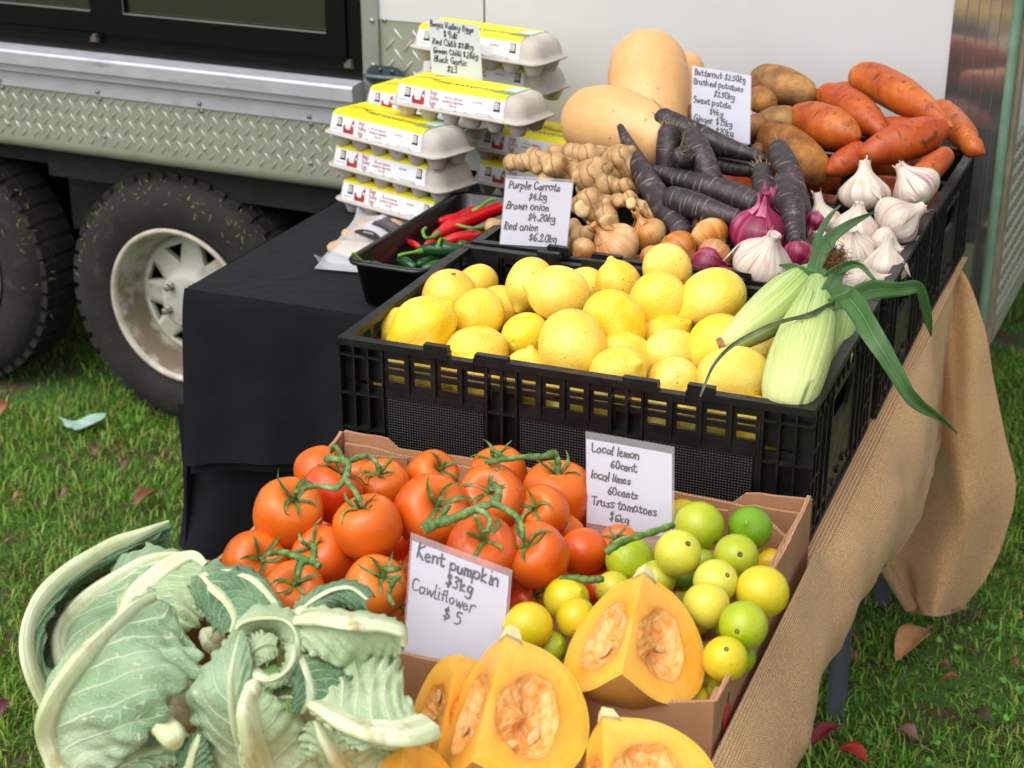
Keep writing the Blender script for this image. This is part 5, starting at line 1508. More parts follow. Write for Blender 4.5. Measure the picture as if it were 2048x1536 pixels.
GING = [
 ('ginger hand on the left with blunt knobs and a round pale cut face', [(1022, 327, 15), (1046, 326, 15), (1076, 324, 20), (1112, 332, 22), (1140, 344, 24), (1066, 308, 12), (1098, 352, 16)], [(0, 1), (1, 2), (2, 3), (3, 4), (2, 5), (2, 6)], .66, [(1092, 353, 17, -.2, -.1)]),
 ('ginger piece at the back beneath the lying butternut', [(1110, 303, 14), (1140, 307, 19), (1176, 312, 20), (1212, 320, 22), (1165, 326, 16)], [(0, 1), (1, 2), (2, 3), (2, 4)], .715, []),
 ('large ginger piece at the upper right beside the longest carrot', [(1240, 316, 25), (1230, 348, 28), (1254, 378, 20), (1266, 340, 20)], [(0, 1), (1, 2), (0, 3)], .685, []),
 ('ringed ginger cluster with three round knobs in the middle', [(1178, 352, 27), (1204, 372, 26), (1170, 376, 16), (1226, 380, 18), (1252, 374, 16), (1196, 340, 24)], [(0, 1), (0, 2), (1, 3), (3, 4), (0, 5)], .635, []),
 ('ginger piece in front with two pale cut ends', [(1160, 410, 17), (1180, 404, 25), (1206, 416, 25), (1216, 438, 18), (1192, 446, 17), (1184, 424, 20)], [(0, 1), (1, 2), (2, 3), (2, 4), (1, 5)], .565, [(1163, 418, 17, -.4, -.15), (1219, 447, 18, .35, -.35)]),
 ('thin ginger finger with an oval cut face, above the onions', [(1236, 402, 13), (1262, 404, 13), (1286, 416, 14), (1304, 430, 9), (1258, 394, 12)], [(0, 1), (1, 2), (2, 3), (1, 4)], .57, [(1262, 406, 11, -.1, .0)]),
 ('shrunken ginger piece hanging down beside the carrot price card', [(1146, 452, 16), (1160, 476, 18), (1142, 492, 14), (1172, 466, 15)], [(0, 1), (1, 2), (1, 3)], .49, []),
 ('small ginger nub left of the carrot price card above the chillies', [(985, 452, 14), (993, 472, 12), (1002, 458, 15)], [(0, 1), (0, 2)], .49, []),
]
for i, (lb, bl, lk, y, cuts) in enumerate(GING):
    balls = []
    r_ = np.random.default_rng(i)
    for (px, py, r) in bl:
        p = at(px, py, 1, y+r_.uniform(-.012, .012)); balls.append((p, r*1.2*depth(p)/FPX))
    extra = []
    for k in range(len(bl)):                    # buds
        c, r = balls[k]
        v = camdir(r_.normal(), r_.normal(), abs(r_.normal()))
        extra.append((c+v*r*.85, r*.42))
    me = ball_mesh(balls+extra, lk, .0024)
    o0 = balls[0][0]
    n_ = len(me.vertices); co = np.zeros(n_*3); me.vertices.foreach_get('co', co); co = co.reshape(-1, 3)
    nz_ = np.zeros(n_*3); me.vertices.foreach_get('normal', nz_); nz_ = nz_.reshape(-1, 3)
    co = co+nz_*(wob(i, 130, 2)(co)*.0016)[:, None]-o0
    me.vertices.foreach_set('co', co.ravel()); me.update()
    o = link('ginger_root', me, None, [gin.m]); o.location = Vector(o0.tolist())
    tag(o, lb, 'ginger', 'ginger roots heaped beside the carrots')
    for (cx_, cy_, cr0, ix, iy) in cuts:
        p = at(cx_, cy_, 1, y-.022); R_ = cr0*depth(p)/FPX
        b = MB(); P, uv = lathe_grid([(-.012, R_*1.02), (-.0015, R_*1.0), (0, R_*.94), (.0004, R_*.5), (.0002, .0005)], 22, lambda t, v: 1+.06*np.sin(2*t+i)+.03*np.sin(5*t))
        M = np.asarray(basis_from_axis(camdir(ix, iy, 1.)))
        b.grid(P @ M.T+p-o0, 0, True, True)
        b.obj('cut_face', gcut, o)
# ------------------------------------------------------------------ pumpkin wedges
flesh = Mat('pumpkin_flesh')
ruv = flesh.n('SeparateXYZ', {0: flesh.tc('UV')})
c_ = flesh.ramp(ruv.outputs[1], [(0, 'c9cf6a'), (.02, 'e9b43a'), (.06, 'f0a72a'), (.3, 'f4b43a'), (.85, 'ef9f2a'), (1, 'dd7d1e')])
c_ = flesh.mix(flesh.mr(flesh.noise(17, 5, .65), .4, .72, 0, .5), c_, 'f9cf70')
flesh.set(color=c_, rough=flesh.mr(flesh.noise(18, 4), .35, .65, .2, .5), spec=.45, normal=flesh.bump(flesh.math('ADD', flesh.noise(110, 3), flesh.math('ADD', flesh.math('MULTIPLY', flesh.noise(24, 3), 2.), flesh.noise(1., 3, .5, flesh.vec('Object', (8, 8, 120), (.5, .3, .2))))), .32, .0018))
rind = Mat('pumpkin_rind')
c_ = rind.ramp(rind.noise(9, 4), [(.3, '9a6a2c'), (.5, 'b98038'), (.7, 'c99a54')])
c_ = rind.mix(rind.mr(rind.noise(55, 4), .58, .7), c_, '8a7f55')
rind.set(color=c_, rough=.5, normal=rind.bump(rind.noise(40, 4), .25, .003))
cav = Mat('pumpkin_cavity')
c_ = cav.ramp(cav.noise(1., 5, .65, cav.vec('UV', (16, 5, 0)), .8), [(.28, 'd9772a'), (.42, 'ec9c42'), (.6, 'f3b76e'), (.8, 'f6d3a2')])
cav.set(color=c_, rough=.4, normal=cav.bump(cav.noise(1., 5, .6, cav.vec('UV', (24, 8, 0)), 1.), .55, .003))
seedm = plain('pumpkin_seed', 'd9b274', .4, noise=(200, .15)); stalk = plain('pumpkin_stalk', 'd9cc93', .7, noise=(90, .15), bump=(120, .4, .002))

def nearest_basis(a2, b2, c2):
    """orthonormal a, b, c (right handed b x c = a) whose picture directions come nearest to the given ones"""
    A = np.array([[a2[0], b2[0], c2[0]], [-a2[1], -b2[1], -c2[1]]], float)
    U_, s_, Vt = np.linalg.svd(A, full_matrices=False)
    Q = U_ @ Vt
    r3 = np.cross(Q[0], Q[1])
    M = np.vstack([Q, r3])              # rows right/up/towards camera ; columns a, b, c
    if np.dot(np.cross(M[:, 1], M[:, 2]), M[:, 0]) < 0: M[2] *= -1
    return [M[0, k]*_R+M[1, k]*_U-M[2, k]*_F for k in range(3)]

def wedge(c, a, b, d, R, H, label, ang=90., nseg=26, stem=True, lump=3, seeds=10, cav_r=.50, cav_h=.56):
    """a: axis to the stalk, b / d: in-plane directions of the two cut faces"""
    n = 40
    t = np.linspace(0, math.pi, n)
    s_ = np.sin(t)
    ro = R*s_**.80
    zo = H*np.cos(t)*(1-.10*np.exp(-(s_/.28)**2))
    ri = R*cav_r*s_**.85
    zi = H*cav_h*np.cos(t)-.02*H
    th = np.linspace(0, math.radians(ang), nseg)
    b = np.asarray(b); a = np.asarray(a); d = np.asarray(d)
    def W(r, z, th_): return (np.cos(th_)*b+np.sin(th_)*d)*r+a*z
    c = np.asarray(c)
    e = empty('pumpkin_wedge', c, label, 'pumpkin', 'cut wedges of pumpkin')
    rib = lambda th_: 1-.05*abs(math.sin(lump*th_*1.5+.4))**2
    G = np.array([[W(ro[i]*(rib(h) if 0 < k < nseg-1 else 1), zo[i], h) for k, h in enumerate(th)] for i in range(n)])
    m = MB(); m.grid(G, 0, True); m.obj('rind', rind.m, e)
    rc, zc, er, ez = R*(cav_r*.5+.14), -.03*H, R*cav_r*.62, H*cav_h
    zt, zb = zo[0], zo[-1]
    loop = [(ro[i], zo[i], 0.) for i in range(n)]+[(0., zb+(zt-zb)*q, .35) for q in np.linspace(0, 1, 26)[1:-1]]
    loop = np.array(loop)
    an = np.arctan2((loop[:, 1]-zc)/ez, (loop[:, 0]-rc)/er)
    irr = 1+.05*np.sin(3*an+lump)+.03*np.sin(7*an)
    hole = np.stack([rc+er*np.cos(an)*irr, zc+ez*np.sin(an)*irr], -1)
    hole[:, 0] = np.maximum(hole[:, 0], R*.035)
    rg = np.random.default_rng(lump)
    for h in (th[0], th[-1]):
        u_ = np.cos(h)*b+np.sin(h)*d
        inw = (d if h == th[0] else b)                      # into the wedge
        rows, uv = [], []
        for q in np.linspace(0, 1, 9):
            rr_ = loop[:, 0]*(1-q)+hole[:, 0]*q; zz_ = loop[:, 1]*(1-q)+hole[:, 1]*q
            rows.append(rr_[:, None]*u_+zz_[:, None]*a)
            uv.append(np.stack([np.linspace(0, 1, len(loop)), loop[:, 2]+(1-loop[:, 2])*q], -1))
        Gf = np.array(rows)
        m = MB(); m.grid(Gf if h == th[0] else Gf[:, ::-1], 0, False, True, np.array(uv) if h == th[0] else np.array(uv)[:, ::-1]); m.obj('cut_face', flesh.m, e)
        rows, uv = [], []
        nz_ = wob(lump*31+int(h*10), 150, 3)
        for i, q in enumerate(np.linspace(0, 1, 14)):
            s2 = 1-q**1.25
            dep = R*.17*(1-(1-q)**2.2)*np.clip(hole[:, 0]/(R*.3), .3, 1)
            rr_ = rc+(hole[:, 0]-rc)*s2; zz_ = zc+(hole[:, 1]-zc)*s2
            Q = rr_[:, None]*u_+zz_[:, None]*a+inw*dep[:, None]
            Q = Q+inw*(nz_(Q)*.0024+.0018*np.sin(an*21+nz_(Q*2)*2))[:, None]*min(1, q*4)*(1-q*.7)
            rows.append(Q); uv.append(np.stack([an/6.283+.5, np.full(len(an), q)], -1))
        m = MB(); m.grid(np.array(rows), 0, True, True, np.array(uv)); m.obj('seed_cavity', cav.m, e)
        for k in range(seeds):
            qa = rg.uniform(0, 6.28); qr = rg.uniform(.25, .8)
            nrm = -inw
            p = (rc+er*qr*math.cos(qa))*u_+(zc+ez*qr*math.sin(qa))*a+inw*R*(.17*(1-qr**2.2)-.02)
            t1 = np.cross(nrm, rg.normal(size=3)); t1 /= np.linalg.norm(t1); t2 = np.cross(nrm, t1)
            m = MB()
            P, uv_ = lathe_grid([(-.0075, .0004), (-.005, .0032), (0, .0045), (.005, .0032), (.0085, .0004)], 10)
            m.grid(p+P[..., 2:3]*t1+P[..., 0:1]*t2+P[..., 1:2]*nrm*.32, 0, True, True); m.obj('seed', seedm, e)
    if stem:
        m = MB()
        nst = 8
        hh = np.linspace(0, math.radians(ang), nst)
        prof = [(.018, H*.84), (.0135, H*.95), (.010, H*1.04), (.0, H*1.05)]
        G = np.array([[W(r, z, h) for h in hh] for r, z in prof]); m.grid(G, 0, True)
        for h in (0, -1):
            m.add([W(r, z, hh[h]) for r, z in prof]+[W(0, H*.86, hh[h])], [(0, 1, 2, 3, 4)])
        m.obj('stalk', stalk, e)
    return e
# upper wedge resting on the limes, lower wedge before the box, and three more pieces
cA = atz(1266, 1243, .130)
a, b_, d_ax = nearest_basis((53, -114), (150, 90), (-140, 80))
wedge(cA, a, b_, d_ax, .092, .066, 'upper pumpkin wedge lying on the limes, both cut faces up', lump=3, seeds=2)
cB = atz(980, 1392, .112)
a, b_, d_ax = nearest_basis((52, -135), (187, 75), (-98, 90))
wedge(cB, a, b_, d_ax, .097, .070, 'lower pumpkin wedge standing before the box with a wide round cut face', lump=4, seeds=6)
cC = atz(1208, 1540, .085)
a, b_, d_ax = nearest_basis((-6, -110), (205, 30), (-40, 90))
wedge(cC, a, b_, d_ax, .098, .056, 'pumpkin wedge at the bottom right of the pile with a pale stalk scar', lump=5, seeds=4)
cD = atz(892, 1425, .060)
a, b_, d_ax = nearest_basis((30, -95), (75, 35), (-62, 40))
wedge(cD, a, b_, d_ax, .062, .062, 'pumpkin slice behind the lower wedge, mostly covered by it', lump=6, seeds=2, stem=False)
cE = atz(800, 1592, .06)
a, b_, d_ax = nearest_basis((6, -100), (80, 45), (-70, 55))
wedge(cE, a, b_, d_ax, .066, .055, 'small pumpkin corner at the bottom edge beside the cauliflower', lump=7, seeds=2)

# ------------------------------------------------------------------ cauliflower leaves
def leaf_mat(name, cols, vein, back=None):
    m = Mat(name)
    uv = m.n('SeparateXYZ', {0: m.tc('UV')})
    u, v = uv.outputs[0], uv.outputs[1]
    au = m.math('ABSOLUTE', m.math('SUBTRACT', u, .5))
    wob_ = m.math('MULTIPLY', m.math('SUBTRACT', m.noise(9, 3), .5), .16)
    ph = m.math('FRACT', m.math('ADD', m.math('MULTIPLY', m.math('SUBTRACT', v, m.math('MULTIPLY', au, .75)), 7.5), m.math('MULTIPLY', wob_, 7.)))
    dist = m.math('ABSOLUTE', m.math('SUBTRACT', ph, .5))
    wdt = m.mr(au, 0, .5, .11, .035)
    line = m.n('MapRange', {'Value': dist, 'From Min': 0., 'From Max': wdt, 'To Min': 1., 'To Max': 0.}).outputs[0]
    ph2 = m.voro(22, m.vec('UV', (1.1, 1.8, 1)), 'Distance', 'DISTANCE_TO_EDGE')
    line2 = m.mr(ph2, 0, .07, .75, 0)
    rib = m.mr(au, .02, .06, 1, 0)
    ln = m.math('MAXIMUM', m.math('MAXIMUM', line, line2), rib)
    c = m.ramp(m.noise(14, 4), [(.3, cols[0]), (.55, cols[1]), (.75, cols[2])])
    c = m.mix(m.mr(v, 0, .35, .45, 0), c, vein)
    c = m.mix(m.math('MULTIPLY', ln, .95), c, vein)
    m.set(color=c, rough=.5, spec=.3, normal=m.bump(m.math('ADD', m.math('MULTIPLY', ln, .8), m.math('MULTIPLY', m.noise(45, 4), 1.6)), .6, .003))
    tr = m.n('BsdfTranslucent', {'Color': c})
    mx = m.n('MixShader', {0: .18})
    out = [n_ for n_ in m.nt.nodes if n_.type == 'OUTPUT_MATERIAL'][0]
    m.nt.links.new(m.b.outputs[0], mx.inputs[1]); m.nt.links.new(tr.outputs[0], mx.inputs[2]); m.nt.links.new(mx.outputs[0], out.inputs[0])
    return m.m
LG = leaf_mat('cauliflower_leaf_grey', ('7fa374', '99b88b', 'b6cfa6'), 'e4ebd0')
LP_ = leaf_mat('cauliflower_leaf_pale', ('a4c189', 'bbd2a1', 'cfe0b9'), 'eaeed2')
LD = leaf_mat('cauliflower_leaf_deep', ('47714c', '628c63', '88ac82'), 'c6d9b2')
LV = leaf_mat('cauliflower_leaf_inner', ('5f8f34', '83ab50', 'a6c478'), 'd6e0ae')
ribm = Mat('cauliflower_rib')
c_ = ribm.ramp(ribm.noise(20, 4), [(.3, 'c3cc97'), (.5, 'd8ddb6'), (.75, 'e6e8cf')])
c_ = ribm.mix(ribm.mr(ribm.noise(1., 2, .5, ribm.vec('UV', (11, .8, 0))), .4, .65, 0, .55), c_, 'b4c688')
c_ = ribm.mix(ribm.mr(ribm.noise(1., 5, .65, ribm.vec('Object', (34, 34, 16))), .58, .72, 0, .75), c_, '9a8a48')
ribm.set(color=c_, rough=.42, spec=.4, normal=ribm.bump(ribm.math('ADD', ribm.noise(1., 3, .5, ribm.vec('UV', (16, 2, 0))), ribm.noise(50, 3)), .5, .003))

def cleaf(parent, org, rib, L, Rr, mat, ribw=(.011, .004), wav=.006, seed=0, cup=.012, name='leaf', cut=None):
    """leaf from picture paths (px, py, z): midrib and the two margins; ruffled blade plus thick rib"""
    n, m_ = 72, 22
    Pr, PL, PR = (cr(np.array([atz(*q) for q in pth]), n) for pth in (rib, L, Rr))
    org = np.asarray(org)
    wv1, wv2 = wob(seed, 62, 2), wob(seed+50, 150, 2)
    G = np.zeros((n, 2*m_-1, 3))
    for s_, E in ((-1, PL), (1, PR)):
        for k in range(m_):
            q = k/(m_-1)
            G[:, m_-1+s_*k] = Pr*(1-q)+E*q
    dv = np.gradient(G, axis=0); du = np.gradient(G, axis=1)
    N_ = np.cross(du, dv); N_ /= np.linalg.norm(N_, axis=2, keepdims=True)+1e-9
    sg = np.sign((N_ @ (-_F)).mean()) or 1
    N_ = N_*sg
    qs = np.linspace(-1, 1, 2*m_-1)[None, :]
    q = np.abs(qs)[..., None]
    vv = np.linspace(0, 1, n)[:, None]*np.ones_like(qs)
    wid_ = np.linalg.norm(PL-PR, axis=1)[:, None, None]
    amp = np.clip(wid_/.09, .25, 1.)
    # puckers between the side veins, a frilled margin and a general sway
    phs = (vv-.375*np.abs(qs))*7.5+.35*wob(seed+20, 45)(G)
    puck = (np.abs(np.sin(np.pi*phs))[..., None]-.5)*.0042*np.sin(np.clip(q*1.1, 0, 1)*math.pi*.62)
    frill = np.sin(vv*(46+7*(seed % 3))+2.2*np.sin(vv*11+seed)+qs*2)[..., None]*.0062*q**3.2
    G = G+N_*amp*(wv1(G)[..., None]*wav*(.45+1.3*q**1.5)+wv2(G)[..., None]*wav*.3*q+cup*np.sin(q*math.pi)*.5+puck+frill+wob(seed+70, 330, 2)(G)[..., None]*.0011*np.clip(q*4, 0, 1))
    edge = wob(seed+9, 240, 2)(G)[..., None]*.0055*np.clip((q-.86)/.14, 0, 1)
    G = G+du/(np.linalg.norm(du, axis=2, keepdims=True)+1e-9)*edge*amp
    uv = np.stack(np.meshgrid(np.linspace(0, 1, 2*m_-1), np.linspace(0, 1, n)), -1)
    b = MB(); b.grid(G-org, 0, True, False, uv)
    o = b.obj(name, mat, parent)
    so = o.modifiers.new('thick', 'SOLIDIFY'); so.thickness = .0009; so.offset = 0
    b = MB()
    rw = 1.1*np.interp(np.linspace(0, 1, n), np.linspace(0, 1, len(ribw)), ribw)
    off = N_[:, m_-1]*(rw*.15)[:, None]
    b.tube(Pr+off-org, rw*(1+.06*np.sin(np.linspace(0, 9, n)+seed)+.04*np.sin(np.linspace(0, 23, n)+seed*2)), 16, 0, (lambda P_: P_+(P_-P_.mean(1, keepdims=True))*(.10*np.sin(np.arange(16)*2.3+seed)[None, :, None]+.06*wob(seed+3, 70)(P_)[..., None])), .42)
    b.obj('midrib', ribm.m, o)
    return o
o1 = atz(330, 1340, .02)
c1 = empty('cauliflower', o1, 'left cauliflower with long arching pale stalks and grey green leaves', 'cauliflower', 'leafy cauliflowers')
cleaf(c1, o1, [(150, 1475, .02), (95, 1400, .06), (60, 1310, .10), (72, 1230, .12), (130, 1160, .13), (215, 1105, .135), (290, 1070, .14), (338, 1046, .14)],
      [(165, 1470, .02), (120, 1400, .05), (82, 1310, .09), (95, 1230, .11), (150, 1168, .12), (225, 1120, .13), (296, 1082, .135), (344, 1052, .14)],
      [(190, 1460, .02), (190, 1380, .02), (150, 1300, .03), (150, 1240, .05), (185, 1200, .07), (250, 1160, .09), (318, 1128, .10), (344, 1066, .135)], LD, (.014, .013, .012, .009, .003), .004, 1)
cleaf(c1, o1, [(170, 1400, .03), (130, 1330, .07), (125, 1260, .09), (190, 1190, .11), (280, 1135, .125), (340, 1115, .13), (385, 1118, .13)],
      [(160, 1390, .03), (105, 1330, .06), (105, 1270, .08), (150, 1195, .10), (230, 1140, .115), (310, 1112, .125), (390, 1108, .13)],
      [(260, 1400, .05), (240, 1330, .07), (240, 1280, .085), (270, 1250, .095), (330, 1235, .105), (390, 1230, .11), (425, 1180, .115)], LG, (.009, .009, .007, .003), .006, 2)
cleaf(c1, o1, [(250, 1330, .07), (260, 1215, .11), (300, 1165, .125), (345, 1128, .135), (385, 1112, .14), (410, 1130, .135)],
      [(235, 1320, .07), (230, 1215, .105), (270, 1150, .12), (330, 1115, .13), (385, 1102, .138), (420, 1122, .135)],
      [(330, 1330, .07), (370, 1270, .095), (400, 1240, .105), (432, 1210, .11), (440, 1170, .12), (425, 1140, .132)], LP_, (.010, .009, .006, .003), .006, 3)
cleaf(c1, o1, [(150, 1560, .03), (108, 1470, .07), (120, 1400, .105), (168, 1330, .13), (220, 1270, .145), (265, 1225, .15), (308, 1198, .15)],
      [(140, 1560, .03), (98, 1465, .065), (110, 1395, .10), (158, 1322, .125), (210, 1260, .14), (255, 1215, .148), (308, 1190, .15)],
      [(220, 1575, .04), (235, 1530, .06), (300, 1470, .09), (345, 1400, .115), (385, 1355, .125), (400, 1310, .13), (345, 1215, .145)], LG, (.018, .017, .015, .011, .006), .008, 4, .016)
cleaf(c1, o1, [(200, 1560, .03), (250, 1520, .05), (300, 1510, .055), (350, 1490, .06), (372, 1470, .06)],
      [(190, 1530, .03), (240, 1480, .05), (290, 1455, .06), (330, 1450, .065), (370, 1455, .06)],
      [(230, 1590, .03), (280, 1560, .045), (320, 1545, .05), (360, 1530, .055), (378, 1490, .06)], LG, (.011, .010, .008, .004), .007, 5)
cleaf(c1, o1, [(395, 1140, .12), (425, 1175, .135), (455, 1205, .14), (470, 1235, .14), (462, 1265, .135)],
      [(400, 1130, .12), (460, 1140, .14), (510, 1170, .15), (530, 1205, .15), (500, 1250, .14)],
      [(388, 1150, .12), (392, 1195, .125), (410, 1235, .13), (435, 1265, .13), (455, 1275, .13)], LD, (.006, .005, .004, .002), .012, 6, .02)
cleaf(c1, o1, [(410, 1150, .13), (460, 1145, .145), (505, 1160, .155), (540, 1195, .155), (562, 1222, .15)],
      [(405, 1140, .13), (460, 1132, .14), (515, 1145, .15), (552, 1185, .15), (568, 1218, .15)],
      [(420, 1170, .13), (462, 1180, .14), (500, 1200, .145), (520, 1225, .145), (548, 1232, .148)], LD, (.005, .004, .003, .002), .010, 7, .015)
# cut stalk stubs and curd
def stub(parent, org, px, py, z, r, ax, name='stalk_stub'):
    p = atz(px, py, z); R_ = r*depth(p)/FPX
    P, uv = lathe_grid([(-R_*1.2, R_*.8), (-R_*.3, R_*.95), (R_*.4, R_*.8), (R_*.62, R_*.55), (R_*.66, .0005)], 18, lambda t, v: 1+.10*np.sin(3*t+px)+.06*np.sin(7*t))
    b = MB(); b.grid(P @ np.asarray(basis_from_axis(ax)).T+p-org, 0, True, True)
    return b.obj(name, ribm.m, parent)
stub(c1, o1, 318, 1452, .09, 26, camdir(-.6, .4, .7)); stub(c1, o1, 345, 1475, .085, 30, camdir(.5, -.4, .5)); stub(c1, o1, 420, 1275, .10, 26, camdir(-.3, .6, .7)); stub(c1, o1, 434, 1262, .11, 18, camdir(.5, .7, .5))
o2 = atz(600, 1420, .02)
c2 = empty('cauliflower', o2, 'right cauliflower with pale folded leaves around a green heart, beside the pumpkins', 'cauliflower', 'leafy cauliflowers')
# leaf folded over at the upper right
cleaf(c2, o2, [(585, 1245, .15), (640, 1238, .17), (700, 1245, .175), (760, 1250, .172), (800, 1262, .165), (806, 1285, .155)],
      [(590, 1225, .145), (640, 1222, .165), (700, 1230, .17), (765, 1236, .168), (806, 1250, .162), (812, 1280, .155)],
      [(575, 1275, .145), (625, 1310, .145), (680, 1325, .14), (735, 1325, .135), (790, 1318, .135), (808, 1308, .145)], LP_, (.013, .013, .012, .011, .010, .007), .006, 11, .018)
cleaf(c2, o2, [(600, 1225, .14), (630, 1200, .155), (668, 1180, .165), (705, 1178, .165), (735, 1200, .16)],
      [(590, 1215, .14), (620, 1190, .15), (662, 1168, .16), (715, 1170, .16), (748, 1200, .155)],
      [(620, 1240, .145), (650, 1225, .15), (680, 1215, .15), (715, 1220, .15), (742, 1222, .15)], LD, (.005, .004, .004, .002), .008, 12, .02)
# pale leaf at the right with its thick stalk below
cleaf(c2, o2, [(850, 1455, .105), (800, 1470, .11), (730, 1462, .115), (680, 1440, .12), (640, 1415, .125), (612, 1400, .12)],
      [(848, 1440, .105), (812, 1395, .115), (800, 1345, .12), (770, 1315, .125), (700, 1322, .13), (640, 1372, .128)],
      [(850, 1470, .10), (800, 1488, .10), (730, 1490, .10), (690, 1480, .105), (660, 1455, .115), (620, 1420, .118)], LP_, (.016, .017, .015, .012, .008, .004), .006, 13, .018)
cleaf(c2, o2, [(700, 1570, .03), (690, 1530, .06), (670, 1500, .085), (650, 1470, .10), (635, 1440, .11)],
      [(640, 1570, .03), (630, 1530, .06), (615, 1490, .085), (610, 1460, .10), (618, 1440, .11)],
      [(800, 1560, .03), (790, 1520, .06), (770, 1492, .08), (730, 1475, .095), (670, 1450, .108)], LP_, (.012, .010, .007, .004), .008, 14, .014)
# broad middle leaf
cleaf(c2, o2, [(545, 1580, .03), (525, 1520, .07), (505, 1460, .11), (500, 1410, .13), (512, 1370, .14)],
      [(490, 1590, .03), (478, 1520, .065), (480, 1450, .10), (488, 1400, .125), (506, 1372, .138)],
      [(680, 1575, .03), (660, 1510, .065), (620, 1450, .10), (575, 1410, .125), (530, 1372, .14)], LP_, (.015, .015, .014, .012, .007), .009, 15, .02)
# grey green leaf left of the middle
cleaf(c2, o2, [(505, 1570, .03), (486, 1500, .07), (470, 1430, .11), (465, 1360, .14), (475, 1300, .155), (482, 1268, .155)],
      [(430, 1560, .03), (400, 1500, .06), (388, 1435, .09), (408, 1370, .12), (440, 1310, .145), (474, 1266, .155)],
      [(530, 1560, .03), (512, 1500, .07), (505, 1430, .11), (500, 1360, .14), (498, 1300, .155), (490, 1270, .156)], LG, (.007, .006, .005, .004, .003), .008, 16, .018)
cleaf(c2, o2, [(360, 1590, .03), (372, 1540, .05), (385, 1500, .07), (400, 1470, .08)], [(340, 1580, .03), (350, 1540, .05), (362, 1495, .07), (385, 1465, .08)], [(420, 1590, .03), (425, 1545, .05), (425, 1500, .07), (412, 1475, .08)], LD, (.006, .005, .003), .009, 17)
# ring of small leaves round the heart
cleaf(c2, o2, [(458, 1292, .145), (478, 1250, .158), (520, 1236, .168), (568, 1240, .166), (592, 1266, .158), (594, 1304, .145)],
      [(462, 1280, .15), (482, 1238, .158), (522, 1218, .162), (566, 1224, .162), (598, 1255, .156), (604, 1300, .148)],
      [(485, 1300, .135), (505, 1275, .14), (530, 1262, .14), (552, 1266, .14), (566, 1280, .138), (572, 1305, .13)], LP_, (.0012, .0014, .0014, .0012, .001), .015, 18, .014)
cleaf(c2, o2, [(588, 1290, .15), (586, 1320, .15), (570, 1345, .15), (545, 1360, .148), (520, 1362, .145)],
      [(600, 1290, .145), (602, 1325, .145), (585, 1358, .145), (550, 1378, .142), (515, 1378, .14)],
      [(572, 1292, .14), (568, 1315, .14), (555, 1330, .14), (540, 1340, .138), (525, 1345, .135)], LP_, (.0015, .002, .002, .0015, .001), .015, 19, .014)
cleaf(c2, o2, [(480, 1345, .12), (500, 1310, .145), (528, 1290, .155), (552, 1292, .152)], [(470, 1335, .12), (482, 1290, .145), (515, 1262, .158), (556, 1272, .156)], [(498, 1352, .12), (520, 1335, .138), (540, 1322, .145), (556, 1308, .146)], LP_, (.004, .004, .003, .001), .012, 31, .014)
cleaf(c2, o2, [(505, 1330, .10), (512, 1300, .125), (530, 1280, .135), (548, 1275, .135)], [(498, 1325, .10), (500, 1290, .125), (522, 1262, .135), (546, 1262, .135)], [(520, 1335, .10), (530, 1315, .12), (545, 1300, .13), (555, 1290, .132)], LV, (.005, .004, .003), .006, 20)
cleaf(c2, o2, [(560, 1335, .10), (556, 1310, .12), (545, 1290, .13), (530, 1282, .13)], [(568, 1330, .10), (570, 1300, .12), (560, 1280, .13), (538, 1270, .132)], [(545, 1338, .10), (535, 1320, .115), (528, 1300, .125), (522, 1288, .128)], LV, (.004, .003, .002), .006, 21)
cleaf(c2, o2, [(505, 1330, .135), (515, 1350, .14), (535, 1360, .14), (560, 1352, .14)], [(498, 1322, .135), (500, 1352, .138), (530, 1378, .138), (566, 1366, .138)], [(515, 1325, .13), (525, 1335, .132), (540, 1340, .132), (555, 1338, .132)], LV, (.005, .005, .004), .005, 22)
cleaf(c2, o2, [(590, 1300, .14), (605, 1335, .142), (615, 1370, .138), (618, 1400, .13), (600, 1425, .12)], [(585, 1305, .14), (588, 1340, .14), (590, 1375, .135), (588, 1405, .125), (588, 1430, .118)], [(610, 1290, .138), (650, 1310, .13), (690, 1345, .122), (685, 1385, .118), (640, 1415, .115)], LD, (.005, .004, .003, .002), .010, 23, .02)
cleaf(c2, o2, [(548, 1400, .12), (570, 1395, .125), (592, 1400, .125), (600, 1425, .12)], [(545, 1388, .12), (572, 1378, .125), (602, 1388, .125), (612, 1420, .12)], [(552, 1420, .118), (570, 1425, .12), (585, 1428, .12), (592, 1435, .118)], LV, (.004, .003, .002), .010, 24)
stub(c2, o2, 506, 1374, .142, 19, camdir(-.2, .6, .6)); stub(c2, o2, 600, 1235, .155, 26, camdir(-.6, .5, .5))
# curd, mostly wrapped in leaves
curd = plain('cauliflower_curd', 'd8d5b4', .8, noise=(120, .12), bump=(200, .6, .003))
def curd_obj(parent, org, px, py, z, R_):
    p = atz(px, py, z); rg = np.random.default_rng(px); balls = []
    for k in range(60):
        v = rg.normal(size=3); v[2] = abs(v[2])*.8; v /= np.linalg.norm(v)
        balls.append((v*R_*.8*np.array([1, 1, .8]), R_*rg.uniform(.18, .3)))
    b = MB(); P, uv = lathe_grid([(math.cos(t), max(.001, math.sin(t))) for t in np.linspace(0, math.pi, 10)], 12)
    for c, r in balls: b.grid(c+P*r+p-org, 0, True, True)
    b.grid(P*R_*.85+p-org, 0, True, True)
    return b.obj('curd', curd, parent)
curd_obj(c1, o1, 300, 1400, .035, .055); curd_obj(c2, o2, 560, 1440, .045, .055)

